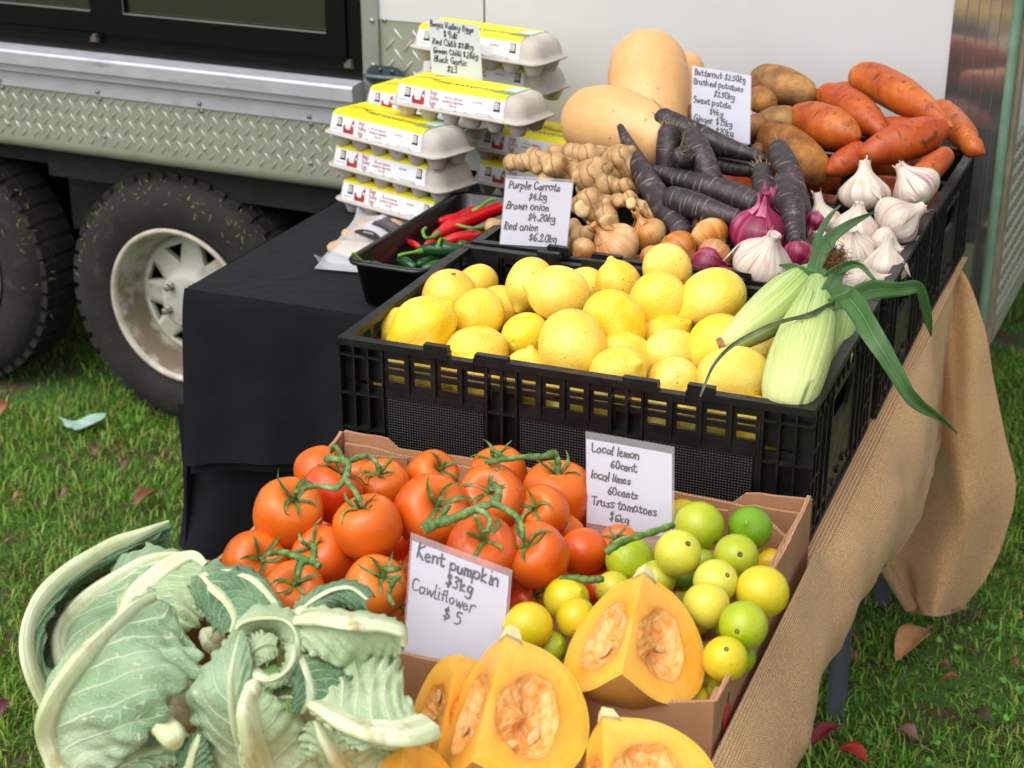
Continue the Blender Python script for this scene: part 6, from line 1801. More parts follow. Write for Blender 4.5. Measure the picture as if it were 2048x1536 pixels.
# ------------------------------------------------------------------ sweetcorn
husk = Mat('corn_husk')
hz = husk.n('SeparateXYZ', {0: husk.tc('UV')})
c_ = husk.ramp(hz.outputs[1], [(0, 'cdd084'), (.3, 'b4c46a'), (.6, '8cad48'), (1, '638d36')])
lines = husk.noise(1., 3, .5, husk.vec('UV', (70, 1.2, 0)))
c_ = husk.mix(husk.mr(lines, .35, .62, 0, .8), c_, husk.mix(.6, c_, 'e2e6b4'))
c_ = husk.mix(husk.mr(husk.noise(26, 4), .62, .75, 0, .3), c_, 'b9a86a')
husk.set(color=c_, rough=.45, spec=.35, normal=husk.bump(lines, .4, .0015))
cleafm = Mat('corn_leaf')
ll = cleafm.noise(1., 3, .5, cleafm.vec('UV', (36, .8, 0)))
c_ = cleafm.ramp(ll, [(.3, '304f28'), (.5, '3c6130'), (.7, '62854e')])
c_ = cleafm.mix(cleafm.mr(cleafm.noise(40, 4), .6, .75, 0, .4), c_, '7c8a50')
cleafm.set(color=c_, rough=.42, spec=.4, normal=cleafm.bump(ll, .4, .0015))
cleafd = plain('dry_corn_string', '6f7a58', .7, noise=(80, .3))
silk = plain('corn_silk', '6a4526', .7, noise=(200, .4))
def ribbon(b, pts, wid, fold=.25, flip=1, seed=0, n=46, m_=7, twist=None):
    """strip leaf along picture points (px, py, key, value); wid in metres"""
    P = np.array([pos(*q) for q in pts])
    C = cr(P, n); T = np.gradient(C, axis=0); T /= np.linalg.norm(T, axis=1)[:, None]
    wd = .84*np.interp(np.linspace(0, 1, n), np.linspace(0, 1, len(wid)), wid)*(1+.06*wob(seed+4, 40)(C))
    V_ = CAM-C; V_ /= np.linalg.norm(V_, axis=1)[:, None]
    S_ = np.cross(T, V_); S_ /= np.linalg.norm(S_, axis=1)[:, None]; Nn = np.cross(S_, T)
    tw = np.zeros(n) if twist is None else np.interp(np.linspace(0, 1, n), np.linspace(0, 1, len(twist)), twist)
    ca, sa = np.cos(tw)[:, None], np.sin(tw)[:, None]
    S2 = S_*ca+Nn*sa; N2 = -S_*sa+Nn*ca
    q = np.linspace(-1, 1, m_)
    w1 = wob(seed, 60, 2)
    G = C[:, None]+S2[:, None]*(wd[:, None]*q[None])[..., None]+N2[:, None]*(np.abs(q)[None]*wd[:, None]*fold)[..., None]
    G = G+N2[:, None]*(w1(G)*.0022*np.abs(q)[None])[..., None]
    b.grid(G, 0, True)
def cob(pts, label, seed, tip=None):
    P = np.array([pos(*q[:4]) for q in pts]); R_ = np.array([q[4]*depth(p)/FPX for q, p in zip(pts, P)])
    Q = cr(np.column_stack([P, R_]), 40); o = P.mean(0)
    e = empty('corn_cob', o, label, 'sweetcorn', 'husked corn cobs on the lemons')
    G, uv = tube_grid(Q[:, :3], np.maximum(Q[:, 3], .001), 48)
    w1 = wob(seed, 40, 2)
    th = uv[..., 0]*2*math.pi
    k = 1+.022*np.sin(th*5+seed+uv[..., 1]*1.5)+.012*np.sin(th*17+uv[..., 1]*2)+.03*w1(G)
    G = Q[:, None, :3]+(G-Q[:, None, :3])*k[..., None]
    b = MB(); b.grid(G-o, 0, True, True, uv)
    for row, fl in ((0, 1), (-1, 0)):
        c = G[row].mean(0)-o; m_ = G.shape[1]
        b.add(np.vstack([G[row]-o, c[None]]), [((j+1) % m_, j, m_) if fl else (j, (j+1) % m_, m_) for j in range(m_)], 0, True, np.vstack([uv[row], uv[row][:1]]))
    b.obj('husk', husk.m, e)
    for j in range(3):                               # outer husk leaves lapping the cob
        a0 = (1.2, 3.3, 5.2)[j]+seed
        th2 = np.linspace(-.95, .95, 11)
        rows = []
        for i in range(40):
            t = i/39
            wf = math.sin(min(1, t*1.25+.12)*math.pi*.62)**.8*(1-.55*max(0, t-.75)/.25)
            T, N_, B_ = None, None, None
            rows.append([np.interp(((a0+q*wf)/(2*math.pi) % 1)*48, np.arange(49), np.append(np.arange(48), 0)) for q in th2])
        idx = np.array(rows)
        i0 = np.floor(idx).astype(int) % 48; 
        Gl = np.take_along_axis(G, i0[..., None].repeat(3, 2), 1)
        c = Q[:, None, :3]
        lift = 1.012+.05*np.linspace(0, 1, 40)[:, None, None]**3-.014*np.abs(np.linspace(-1, 1, 11))[None, :, None]
        Gl = c+(Gl-c)*lift
        uvl = np.stack(np.meshgrid(np.linspace(0, .35, 11)+j*.3, np.linspace(.02, 1, 40)), -1)
        b = MB(); b.grid(Gl-o, 0, True, False, uvl); b.obj('husk_leaf', husk.m, e)
    return e, o
e1, p1 = cob([(1446, 690, 'z', .185, 14), (1475, 672, 'z', .195, 30), (1528, 632, 'z', .205, 45), (1572, 590, 'z', .215, 42), (1605, 556, 'z', .222, 24), (1622, 536, 'z', .226, 10)], 'left corn cob with its brown cut butt among the lemons', 1)
e2, p2 = cob([(1570, 818, 'z', .165, 44), (1583, 775, 'z', .185, 57), (1604, 705, 'z', .205, 60), (1622, 640, 'z', .215, 50), (1636, 580, 'z', .222, 30), (1642, 530, 'z', .228, 12)], 'front corn cob, largest and pale green, butt at the front rim', 2)
e3, p3 = cob([(1640, 790, 'z', .12, 28), (1658, 730, 'z', .15, 38), (1676, 660, 'z', .175, 36), (1676, 600, 'z', .195, 20)], 'rear right corn cob mostly hidden behind the front one', 3)
b = MB(); P, uv = lathe_grid([(0, .0105), (.003, .010), (.0034, .0005)], 14)
pc_ = atz(1444, 691, .185); b.grid(P @ np.asarray(basis_from_axis(camdir(-.8, -.35, .45))).T+pc_-p1, 0, True, True); b.obj('cut_butt', plain('corn_butt', '9a6f55', .8, noise=(150, .3)), e1)
def cl(name, lst, par, po, mat=cleafm.m):
    for pts, wid, kw in lst:
        b = MB(); ribbon(b, pts, wid, **kw); V = b.v[0]-po; b.v[0] = V
        o = b.obj(name, mat, par); so = o.modifiers.new('t', 'SOLIDIFY'); so.thickness = .0006; so.offset = 0
cl('blade', [
 ([(1650, 585, 'z', .235), (1690, 592, 'z', .245), (1722, 625, 'z', .24), (1752, 680, 'z', .225), (1790, 742, 'z', .195), (1826, 798, 'z', .165), (1866, 830, 'z', .14), (1914, 866, 'z', .11)], [.006, .014, .0165, .014, .011, .010, .005, .001], dict(seed=1, fold=.3, twist=[0, .2, -.4, .3, -.3, .2, .6])),
 ([(1660, 610, 'z', .235), (1700, 598, 'z', .245), (1745, 580, 'z', .25), (1800, 578, 'z', .25), (1836, 576, 'z', .245), (1850, 610, 'z', .22), (1857, 645, 'z', .195), (1862, 672, 'z', .175)], [.009, .014, .0145, .010, .008, .007, .005, .001], dict(seed=2, fold=.3, twist=[.2, 0, -.3, .4, 0, .5])),
 ([(1642, 560, 'z', .235), (1632, 535, 'z', .24), (1645, 498, 'z', .25), (1672, 468, 'z', .255), (1708, 444, 'z', .255), (1748, 424, 'z', .25)], [.010, .012, .012, .010, .006, .001], dict(seed=3, fold=.35, twist=[.2, 0, .3, -.2])),
 ([(1640, 540, 'z', .232), (1630, 500, 'z', .24), (1642, 462, 'z', .25), (1660, 432, 'z', .255), (1681, 410, 'z', .25)], [.005, .006, .005, .004, .001], dict(seed=4, fold=.4)),
 ([(1650, 560, 'z', .235), (1668, 545, 'z', .24), (1700, 530, 'z', .245), (1722, 532, 'z', .245), (1742, 552, 'z', .24), (1758, 570, 'z', .23)], [.007, .008, .006, .004, .003, .001], dict(seed=5, fold=.4)),
 ([(1638, 560, 'z', .23), (1610, 548, 'z', .235), (1585, 536, 'z', .235), (1558, 530, 'z', .23)], [.010, .010, .007, .001], dict(seed=6, fold=.4)),
 ([(1655, 590, 'z', .235), (1670, 560, 'z', .24), (1690, 540, 'z', .235)], [.012, .010, .001], dict(seed=8, fold=.4)),
], e2, p2)
cl('dry_string', [([(1668, 610, 'z', .235), (1625, 625, 'z', .245), (1590, 635, 'z', .245), (1540, 650, 'z', .24), (1502, 668, 'z', .235), (1455, 694, 'z', .228), (1425, 728, 'z', .215), (1410, 765, 'z', .20), (1400, 795, 'z', .19)], [.006, .0055, .004, .0035, .003, .003, .0025, .002, .0008], dict(seed=7, fold=.6, twist=[0, 1, .2, 1, 0]))], e2, p2, cleafd)
b = MB(); rg = np.random.default_rng(6)
for k in range(380):
    p0 = atz(1668+rg.normal()*7, 522+rg.normal()*11, .235+rg.normal()*.004)
    d = camdir(rg.normal(), rg.normal()+.2, rg.normal()*.6)
    p_ = [p0]
    for q in range(5): d = d+rg.normal(size=3)*.5; d /= np.linalg.norm(d); p_.append(p_[-1]+d*.0042)
    b.tube(np.array(p_)-p2, np.array([.0005, .0005, .0005, .0005, .0004, .0002]), 3, cap=False)
so = b.obj('silk_tuft', silk, e2)
# ------------------------------------------------------------------ chilli tray on the black cloth
trm = plain('black_tray_plastic', '0f1011', .22, noise=(30, .2), bump=(60, .1, .001))
tr_o = np.array([-.185, .725, .0])
tr = empty('produce_tray', tr_o, 'glossy black plastic tray of chillies on the black cloth', 'tray', rotz=math.radians(-2.))
def rr2(hx, hy, r, n=7):
    pts = []
    for cx_, cy_, a0 in ((hx-r, hy-r, 0), (-hx+r, hy-r, 90), (-hx+r, -hy+r, 180), (hx-r, -hy+r, 270)):
        for k in range(n): a = math.radians(a0+90*k/(n-1)); pts.append((cx_+r*math.cos(a), cy_+r*math.sin(a)))
    return np.array(pts)
b = MB()
G = []
for hx, hy, r, z in [(.001, .001, .0009, .0015), (.05, .172, .02, .0015), (.056, .18, .022, .005), (.064, .196, .024, .078), (.066, .199, .026, .081), (.071, .206, .028, .081), (.073, .209, .029, .078), (.072, .208, .029, .074), (.070, .205, .028, .075), (.066, .199, .026, .074), (.058, .183, .023, .004), (.05, .174, .02, .0005), (.001, .001, .0009, .0005)]:
    q = rr2(hx, hy, r); G.append(np.column_stack([q, np.full(len(q), z)]))
b.grid(np.array(G), 0, True, True)
b.obj('tray_shell', trm, tr)
tpos = lambda px, py, z: (px, py, 'z', z)
CH = [
 ([(951, 418, .070, 7), (930, 430, .068, 12), (904, 446, .066, 12), (884, 459, .062, 9)], [(949, 422, .074), (962, 413, .085), (978, 401, .098), (990, 398, .1)], 1, 'red chilli at the back of the tray, green stalk pointing up right'),
 ([(1002, 416, .080, 14), (960, 432, .078, 14), (915, 452, .074, 14), (880, 468, .070, 12), (868, 474, .068, 8)], [(876, 468, .076), (862, 476, .086), (850, 474, .092), (846, 462, .094), (852, 456, .095)], 1, 'longest red chilli with a hooked green stalk at its lower end'),
 ([(886, 486, .070, 8), (910, 478, .074, 12), (945, 474, .074, 13), (984, 476, .07, 6)], [(888, 482, .077), (882, 478, .083), (878, 484, .085), (878, 492, .08)], 1, 'red chilli in front with a thin curled stalk at its left'),
 ([(880, 443, .055, 8), (905, 436, .058, 9), (930, 432, .058, 8)], None, 1, 'small red chilli tip deep at the back of the tray'),
 ([(816, 483, .052, 5), (828, 488, .055, 7), (842, 497, .052, 5)], None, 1, 'short red chilli tip in the shade near the middle of the tray'),
 ([(852, 490, .058, 7), (866, 484, .06, 8), (888, 480, .058, 7)], None, 1, 'red chilli half buried under the front ones'),
 ([(1000, 445, .07, 8), (985, 452, .07, 9), (965, 462, .068, 8)], [(965, 456, .08), (950, 457, .088), (930, 454, .092), (912, 449, .095)], 1, 'red chilli against the price card with a straight green stalk'),
 ([(836, 502, .060, 7), (860, 498, .066, 13), (895, 498, .068, 14), (925, 500, .066, 10)], [(842, 503, .070), (826, 505, .072), (808, 508, .072), (796, 512, .07)], 0, 'largest green chilli lying across the front, pale stalk to the left'),
 ([(798, 520, .05, 7), (812, 524, .055, 10), (830, 536, .05, 8)], None, 0, 'green chilli standing at the front wall of the tray'),
 ([(836, 530, .05, 8), (850, 524, .052, 10), (870, 518, .05, 8)], None, 0, 'dark green chilli right of the one at the front wall'),
 ([(846, 540, .052, 8), (866, 532, .056, 11), (890, 524, .054, 8)], None, 0, 'dark green chilli in the front right corner by the crate'),
 ([(735, 528, .058, 5), (750, 531, .056, 9), (766, 534, .05, 6)], [(738, 529, .066), (726, 524, .076), (714, 514, .086), (704, 506, .094)], 0, 'green chilli in the front left corner, its stalk over the rim'),
 ([(918, 489, .075, 9), (930, 492, .072, 11), (945, 497, .07, 8)], None, 0, 'green chilli between the red one and the crate corner'),
 ([(800, 492, .04, 6), (820, 480, .042, 8), (840, 470, .04, 6)], None, 0, 'green chilli in deep shade along the left wall of the tray'),
 ([(790, 500, .045, 5), (806, 492, .045, 7), (822, 484, .042, 5)], None, 1, 'dark red chilli in deep shade beside the left wall of the tray'),
]
for i, (pts, st, red, lb) in enumerate(CH):
    o = spindle('red_chilli' if red else 'green_chilli', [(x, y, 'z', z, r) for x, y, z, r in pts], [chr_ if red else chg], lb, 'chilli', 'red chillies in the tray' if red else 'green chillies in the tray', 1000+i, .06, 18, 34, 60, (1, 1))
    if st:
        P = np.array([atz(*q) for q in st]); b = MB()
        b.tube(cr(P, 20), np.interp(np.linspace(0, 1, 20), [0, .15, .3, 1], [.0055, .0042, .0026, .0026]), 9)
        c = b.obj('stalk', chs, o); c.matrix_parent_inverse = Matrix.Translation(-o.location)

# ------------------------------------------------------------------ vacuum bag of black garlic
bag_o = np.array([-.355, .80, .0])
c00, c10, c11, c01 = [atz(*q, .004) for q in ((628, 538), (742, 548), (850, 450), (722, 424))]
film = Mat('clear_bag_film')
film.set(color='eef1f6', rough=.12, spec=.6, alpha=.42, normal=film.bump(film.math('ADD', film.noise(55, 4, .6, None, .6), film.noise(160, 3)), .9, .003))
n1, n2 = 44, 44
U_, V_ = np.meshgrid(np.linspace(0, 1, n1), np.linspace(0, 1, n2))
base = c00*(1-U_[..., None])*(1-V_[..., None])+c10*U_[..., None]*(1-V_[..., None])+c11*U_[..., None]*V_[..., None]+c01*(1-U_[..., None])*V_[..., None]
wv = wob(71, 55, 3)
prof_ = (np.clip(np.sin(np.clip((U_-.1)/.8, 0, 1)*math.pi), 0, 1)*np.clip(np.sin(np.clip((V_-.12)/.76, 0, 1)*math.pi), 0, 1))**.4
hgt = .030*prof_+.003*wv(base)*(prof_ > .05)
corner = .022*np.exp(-((U_)**2+(V_)**2)/.012)+.03*np.exp(-((U_)**2+(V_-1)**2)/.010)
top = base+np.array([0, 0, 1.])*(hgt+corner+.0015)[..., None]
bag = empty('garlic_bag', bag_o, 'clear vacuum bag of peeled black garlic with a printed label, on the black cloth', 'bag')
b = MB(); b.grid(top-bag_o, 0, True); b.grid((base+np.array([0, 0, .0008])-bag_o)[:, ::-1], 0, True); b.obj('plastic_film', film.m, bag)
cont = plain('peeled_garlic', 'c9a884', .6, noise=(40, .22), bump=(60, .5, .003))
P, uv = lathe_grid([(math.cos(t), max(.001, math.sin(t))) for t in np.linspace(0, math.pi, 12)], 16)
rg = np.random.default_rng(8)
for (u, v, s_) in ((.28, .3, .032), (.5, .28, .034), (.72, .32, .03), (.3, .55, .032), (.52, .55, .035), (.74, .58, .032), (.34, .76, .028), (.6, .78, .03)):
    c = c00*(1-u)*(1-v)+c10*u*(1-v)+c11*u*v+c01*(1-u)*v
    k = 1+.12*wob(int(u*100), 2.)(P)
    Q = P*k[..., None]*np.array([s_, s_, .009])+c+np.array([0, 0, .0105])-bag_o
    b = MB(); b.grid(Q, 0, True, True); b.obj('garlic_clump', cont, bag)
def on_bag(u, v, lift=.0012):
    i = v*(n2-1); j = u*(n1-1); i0, j0 = min(int(i), n2-2), min(int(j), n1-2); fi, fj = i-i0, j-j0
    p = top[i0, j0]*(1-fi)*(1-fj)+top[i0+1, j0]*fi*(1-fj)+top[i0, j0+1]*(1-fi)*fj+top[i0+1, j0+1]*fi*fj
    return p+np.array([0, 0, lift])-bag_o
lbl = plain('bag_label', 'cdc6d2', .4, noise=(20, .05)); lbd = plain('label_picture', '3b3540', .4, noise=(70, .7)); lbk = plain('label_black', '121214', .35); lbw = plain('label_writing', 'c9c7c4', .5)
b = MB()
b.grid([[on_bag(u, v) for u in np.linspace(.46, .92, 12)] for v in np.linspace(.34, .9, 12)], 0)
b.grid([[on_bag(u, v, .0018) for u in np.linspace(.54, .9, 9)] for v in np.linspace(.52, .86, 9)], 1)
b.grid([[on_bag(.36+.5*s_, .40-.03*s_+w_*.1*math.sin(max(.04, s_*.96+.02)*math.pi)**.6, .0024) for s_ in np.linspace(0, 1, 14)] for w_ in (-.55, 0, .55)], 2)
for k in range(5): b.grid([[on_bag(.52+.035*k+du, .375+dv, .003) for du in (0, .016)] for dv in (0, .03)], 3, False)
b.obj('label', [lbl, lbd, lbk, lbw], bag)

# ------------------------------------------------------------------ hand lettering: one pen stroke alphabet
GL = {
'a': [[(3, 3.3), (2, 4), (.7, 3.2), (.5, 1.2), (1.5, .1), (2.8, 1.2), (3.1, 3.9), (3, 1), (3.7, .1)]], 'b': [[(.6, 7), (.6, 0)], [(.6, 2.5), (1.8, 4), (3.1, 2.8), (2.8, .6), (1.5, 0), (.6, 1)]],
'c': [[(3, 3.3), (1.9, 4), (.6, 2.9), (.6, 1), (1.8, 0), (3.1, .8)]], 'd': [[(3, 3.2), (1.8, 4), (.6, 2.8), (.7, .8), (1.8, 0), (3, 1.4), (3.1, 7), (3.1, 1), (3.6, 0)]],
'e': [[(.6, 2), (2.8, 2.4), (2.6, 3.7), (1.6, 4), (.6, 2.7), (.7, .9), (1.8, 0), (3.2, .8)]], 'f': [[(3, 6.3), (2.2, 7), (1.4, 6), (1.3, 0)], [(.3, 3.7), (2.7, 3.9)]],
'g': [[(3, 3.3), (1.9, 4), (.6, 3), (.7, 1.2), (1.8, .4), (2.9, 1.4), (3.1, 3.9), (3.1, -1.6), (2, -2.9), (.4, -2.2)]], 'h': [[(.6, 7), (.6, 0)], [(.6, 2.4), (1.9, 4), (2.9, 3), (3, 0)]],
'i': [[(.8, 4), (.8, .6), (1.3, 0)], [(.8, 5.6), (.9, 5.9)]], 'k': [[(.7, 7), (.6, 0)], [(3, 4), (.7, 1.9), (3.2, 0)]], 'l': [[(.7, 7), (.7, .7), (1.3, 0)]],
'm': [[(.5, 4), (.5, 0)], [(.5, 2.6), (1.6, 4), (2.3, 3), (2.3, 0)], [(2.3, 2.6), (3.5, 4), (4.2, 3), (4.3, 0)]], 'n': [[(.5, 4), (.5, 0)], [(.5, 2.5), (1.8, 4), (2.8, 3), (2.9, 0)]],
'o': [[(1.9, 4), (.6, 3), (.6, 1), (1.9, 0), (3.1, 1), (3.1, 3), (1.9, 4)]], 'p': [[(.6, 4), (.5, -2.8)], [(.6, 3), (1.8, 4), (3.1, 3), (2.9, 1), (1.7, 0), (.6, 1)]],
'r': [[(.6, 4), (.6, 0)], [(.6, 2.4), (1.5, 3.9), (2.7, 3.6)]], 's': [[(2.8, 3.5), (1.6, 4), (.7, 3.1), (1.8, 2.1), (2.8, 1.2), (1.9, .1), (.5, .5)]], 't': [[(1.4, 6.2), (1.3, .8), (2.2, 0), (2.9, .6)], [(.2, 4.2), (2.8, 4.3)]],
'u': [[(.5, 4), (.6, .9), (1.7, 0), (2.8, 1.2), (2.9, 4), (2.9, 1), (3.4, 0)]], 'w': [[(.4, 4), (1.1, 0), (2.2, 3.2), (3.2, 0), (4.1, 4)]], 'y': [[(.5, 4), (.8, 1.4), (1.8, .8), (2.9, 2)], [(3, 4), (3, -1.6), (1.9, -2.8), (.5, -2)]],
'z': [[(.5, 3.8), (2.8, 3.9), (.5, .1), (3, .2)]], 'B': [[(.7, 7), (.6, 0)], [(.6, 7), (2.7, 6.7), (2.8, 4.4), (.8, 3.8), (3.2, 3.1), (3.2, .7), (.6, 0)]], 'C': [[(3.6, 6), (2.3, 7), (.7, 5.2), (.6, 1.8), (2, 0), (3.8, .9)]],
'E': [[(3.2, 6.8), (.8, 6.8), (.7, .1), (3.3, .1)], [(.8, 3.6), (2.7, 3.7)]], 'G': [[(3.6, 6), (2.2, 7), (.7, 5), (.7, 1.6), (2.2, 0), (3.5, 1.3), (3.6, 3.1), (2.2, 3)], [(3.6, 3.1), (3.6, -.3)]], 'K': [[(.7, 7), (.6, 0)], [(3.3, 7), (.8, 3.4), (3.5, 0)]],
'L': [[(.8, 7), (.7, .3), (3.2, .1)]], 'P': [[(.7, 7), (.6, 0)], [(.6, 6.9), (2.8, 6.6), (3, 4.2), (.8, 3.4)]], 'R': [[(.7, 7), (.6, 0)], [(.5, 6.8), (2.8, 6.6), (2.9, 4.4), (.8, 3.6), (3.4, 0)]],
'S': [[(3.2, 6.2), (1.8, 7), (.7, 5.6), (2, 3.8), (3.2, 2), (2, 0), (.4, .8)]], 'T': [[(1.9, 6.8), (1.8, 0)], [(.2, 6.9), (3.8, 6.9)]], 'V': [[(.3, 7), (1.8, 0), (3.5, 7)]],
'0': [[(2, 6.6), (.7, 5), (.7, 1.6), (2, 0), (3.2, 1.6), (3.2, 5), (2, 6.6)]], '1': [[(.9, 5.2), (1.8, 6.6), (1.8, 0)]], '2': [[(.7, 5.2), (1.8, 6.6), (3, 5.2), (2.4, 3), (.6, .2), (3.3, .1)]], '3': [[(.7, 6), (2, 6.6), (2.9, 5.3), (1.4, 3.6), (3.1, 2.3), (2.4, .3), (.6, .5)]],
'4': [[(1.8, 6.6), (.5, 2.6), (3.3, 2.7)], [(2.5, 4.4), (2.4, -.3)]], '5': [[(3, 6.5), (1, 6.4), (.8, 3.8), (2.3, 4.1), (3.1, 2.4), (2.2, .2), (.5, .4)]], '6': [[(2.7, 6.4), (1, 4.4), (.6, 1.6), (1.8, 0), (3.1, 1.4), (2.2, 3), (.8, 2)]],
'8': [[(2, 3.5), (.8, 5), (1.9, 6.6), (3, 5.2), (.7, 1.6), (1.9, 0), (3.2, 1.6), (2, 3.5)]], '9': [[(3, 5.6), (1.8, 6.6), (.7, 5), (1.7, 3.4), (3, 4.8), (2.9, 0)]],
'$': [[(3, 5.2), (1.9, 6), (.8, 5), (2, 3.4), (3.1, 2), (2, .6), (.6, 1.3)], [(2.1, 7), (1.8, -.4)]], '.': [[(.6, .5), (.9, .3)]], ' ': [],
}
WID = dict(i=1.9, l=1.9, m=5., w=4.7, f=3., t=3.2, r=3.1, **{'.': 1.6, ' ': 2.3, '1': 2.6, 's': 3.3, 'c': 3.5, 'C': 4.2, 'G': 4.3, 'T': 3.8, 'V': 3.8})
paper = plain('price_card_paper', 'd3d3e2', .6, noise=(12, .02))
paper2 = plain('price_card_paper_grey', 'c8d0d2', .6, noise=(12, .02))
pen = plain('black_marker', '17161c', .5)
pocket = Mat('clear_pocket')
pocket.set(color='f1eef2', rough=.08, spec=.55, alpha=.17)
def sign(quad, rect, D, lines, label, paper_m, size, penw, rake=0., margin=(.0, .0, .0, .0), seed=0, x0=.06):
    """quad: picture corners TL TR BL of the card; D camera depth at its middle; rake leans its top away"""
    TL, TR, BLc = (np.array(q, float) for q in quad)
    mid = (TR+BLc)/2
    c = atd(mid[0], mid[1], D)
    up = np.array([0, 0, 1.]); back = camdir(0, 0, -1); back[2] = 0; back /= np.linalg.norm(back)
    ang = math.radians(rect)
    fwd = -back                                          # card faces the viewer, then turns about the vertical
    fwd = np.array([fwd[0]*math.cos(ang)-fwd[1]*math.sin(ang), fwd[0]*math.sin(ang)+fwd[1]*math.cos(ang), 0])
    nrm = fwd*math.cos(math.radians(rake))+up*math.sin(math.radians(rake))
    def hit(q): d = ray(*q); return CAM+d*((c-CAM) @ nrm)/(d @ nrm)
    A, B, C_ = hit(TL), hit(TR), hit(BLc)
    U = B-A; Vd = C_-A
    w, h = np.linalg.norm(U), np.linalg.norm(Vd)
    u = U/w; v = -(Vd/h)                                 # slightly sheared cards stay as drawn
    n = np.cross(u, v); n /= np.linalg.norm(n)
    if n @ (CAM-A) < 0: n = -n
    O = A-v*h                                            # bottom left
    org = O+u*w/2
    e = empty('price_card', org, label, 'price card', 'handwritten price cards')
    def pt(x, y, l=0.): return O+u*x+v*y+n*l-org
    nx_, ny_ = 14, 12
    cv = lambda x, y: .0016*math.sin(x/w*3.1+seed)+.0012*math.sin(y/h*2.4+seed*2)
    b = MB()
    G = np.array([[pt(w*i/nx_, h*j/ny_, cv(w*i/nx_, h*j/ny_)) for i in range(nx_+1)] for j in range(ny_+1)])
    b.grid(G, 0, True); b.grid(G[:, ::-1]-n*.0006, 0, True)
    b.obj('paper', paper_m, e)
    b = MB(); rg = np.random.default_rng(seed)
    lh = h/(len(lines)+.35)
    y = h-lh*.86
    cell = size*h/7.
    for li_, ln in enumerate(lines):
        ind, txt = ln[0], ln[1]
        sc = cell*(ln[2] if len(ln) > 2 else 1.)
        adv = sum(WID.get(ch, 4.05) for ch in txt)*sc
        x = w*ind
        if x+adv > w*.985: sc *= (w*.985-x)/adv
        for ch in txt:
            dy = rg.uniform(-.25, .25)*sc; s2 = sc*rg.uniform(.88, 1.1); rot_ = rg.normal()*.07
            for st in GL[ch]:
                st = np.array(st, float)+rg.normal(size=(len(st), 2))*.16
                Q = cr(st, 5*len(st)) if len(st) > 2 else cr(st, 4)
                rt = rot_; Q = np.stack([Q[:, 0]*math.cos(rt)-Q[:, 1]*math.sin(rt), Q[:, 0]*math.sin(rt)+Q[:, 1]*math.cos(rt)], -1)
                Q = Q+rg.normal(size=(1, 2))*.1
                X = x+(Q[:, 0]+.12*Q[:, 1])*s2; Y = y+Q[:, 1]*s2+dy
                T = np.gradient(np.stack([X, Y], -1), axis=0); T /= np.linalg.norm(T, axis=1)[:, None]+1e-12
                X[0] -= T[0, 0]*penw*.4; Y[0] -= T[0, 1]*penw*.4; X[-1] += T[-1, 0]*penw*.4; Y[-1] += T[-1, 1]*penw*.4
                pw = penw*(ln[3] if len(ln) > 3 else 1)*(1+.18*np.sin(np.linspace(0, 5, len(X))+rg.uniform(0, 6)))/2
                Lq = [pt(a, b2, cv(a, b2)+.0005) for a, b2 in zip(X-T[:, 1]*pw, Y+T[:, 0]*pw)]; Rq = [pt(a, b2, cv(a, b2)+.0005) for a, b2 in zip(X+T[:, 1]*pw, Y-T[:, 0]*pw)]
                b.grid(np.array([Lq, Rq]), 0, False)
            x += WID.get(ch, 4.05)*s2
        y -= lh
    o = b.obj('handwriting', pen, e)
    m = margin
    if any(m):
        G = np.array([[pt(-m[0]*w+(1+m[0]+m[1])*w*i/nx_, -m[2]*h+(1+m[2]+m[3])*h*j/ny_, cv(w*i/nx_, h*j/ny_)+.0011) for i in range(nx_+1)] for j in range(ny_+1)])
        b = MB(); b.grid(G, 0, True); b.grid(G[:, ::-1]-n*.0024, 0, True); b.obj('clear_pocket', pocket.m, e)
    return e
D_at = lambda p: depth(p)
sign([(856, 36), (958, 52), (864, 147)], -6, 2.93, [(.03, 'Bega Valley Eggs', .86), (.28, '$9dz'), (.05, 'Red Chilli $38kg', .86), (.05, 'Green Chilli $28kg', .86), (.06, 'Black Garlic', .95), (.3, '$23')], 'egg and chilli price card leaning against the topmost egg carton', paper2, .118, .0016, 8, seed=1)
sign([(1012, 357), (1146, 366), (1000, 488)], -4, 2.325, [(.05, 'Purple Carrots', .95), (.36, '$4.kg'), (.04, 'Brown onion', .98), (.38, '$4.20kg'), (.03, 'Red onion', .98), (.42, '$6.20kg')], 'purple carrot and onion price card clipped to the rear rim of the lemon crate', paper, .118, .0019, 10, (.012, .012, .0, .05), seed=2)
sign([(1385, 132), (1502, 152), (1383, 268)], -10, 2.60, [(.04, 'Butternut $3.50kg', .9), (.02, 'Brushed potatoes', .9), (.36, '$3.50kg', .9), (.02, 'Sweet potato', .95), (.30, '$4kg', .9), (.03, 'Ginger $15kg', .98), (.06, 'Garlic $20kg', .98)], 'butternut and potato price card standing among the squash and potatoes', paper, .10, .0018, 12, (.01, .015, .0, .01), seed=3)
sign([(1172, 879), (1344, 908), (1174, 1046)], -8, 1.775, [(.06, 'Local lemon', .95), (.28, '60cent', .95), (.05, 'local limes', .9), (.24, '60cents', .9), (.06, 'Truss tomatoes', 1.), (.26, '$6kg', .95)], 'lemon lime and tomato price card in a clear pocket against the lemon crate', paper, .105, .0016, 9, (.008, .028, .2, .09), seed=4)
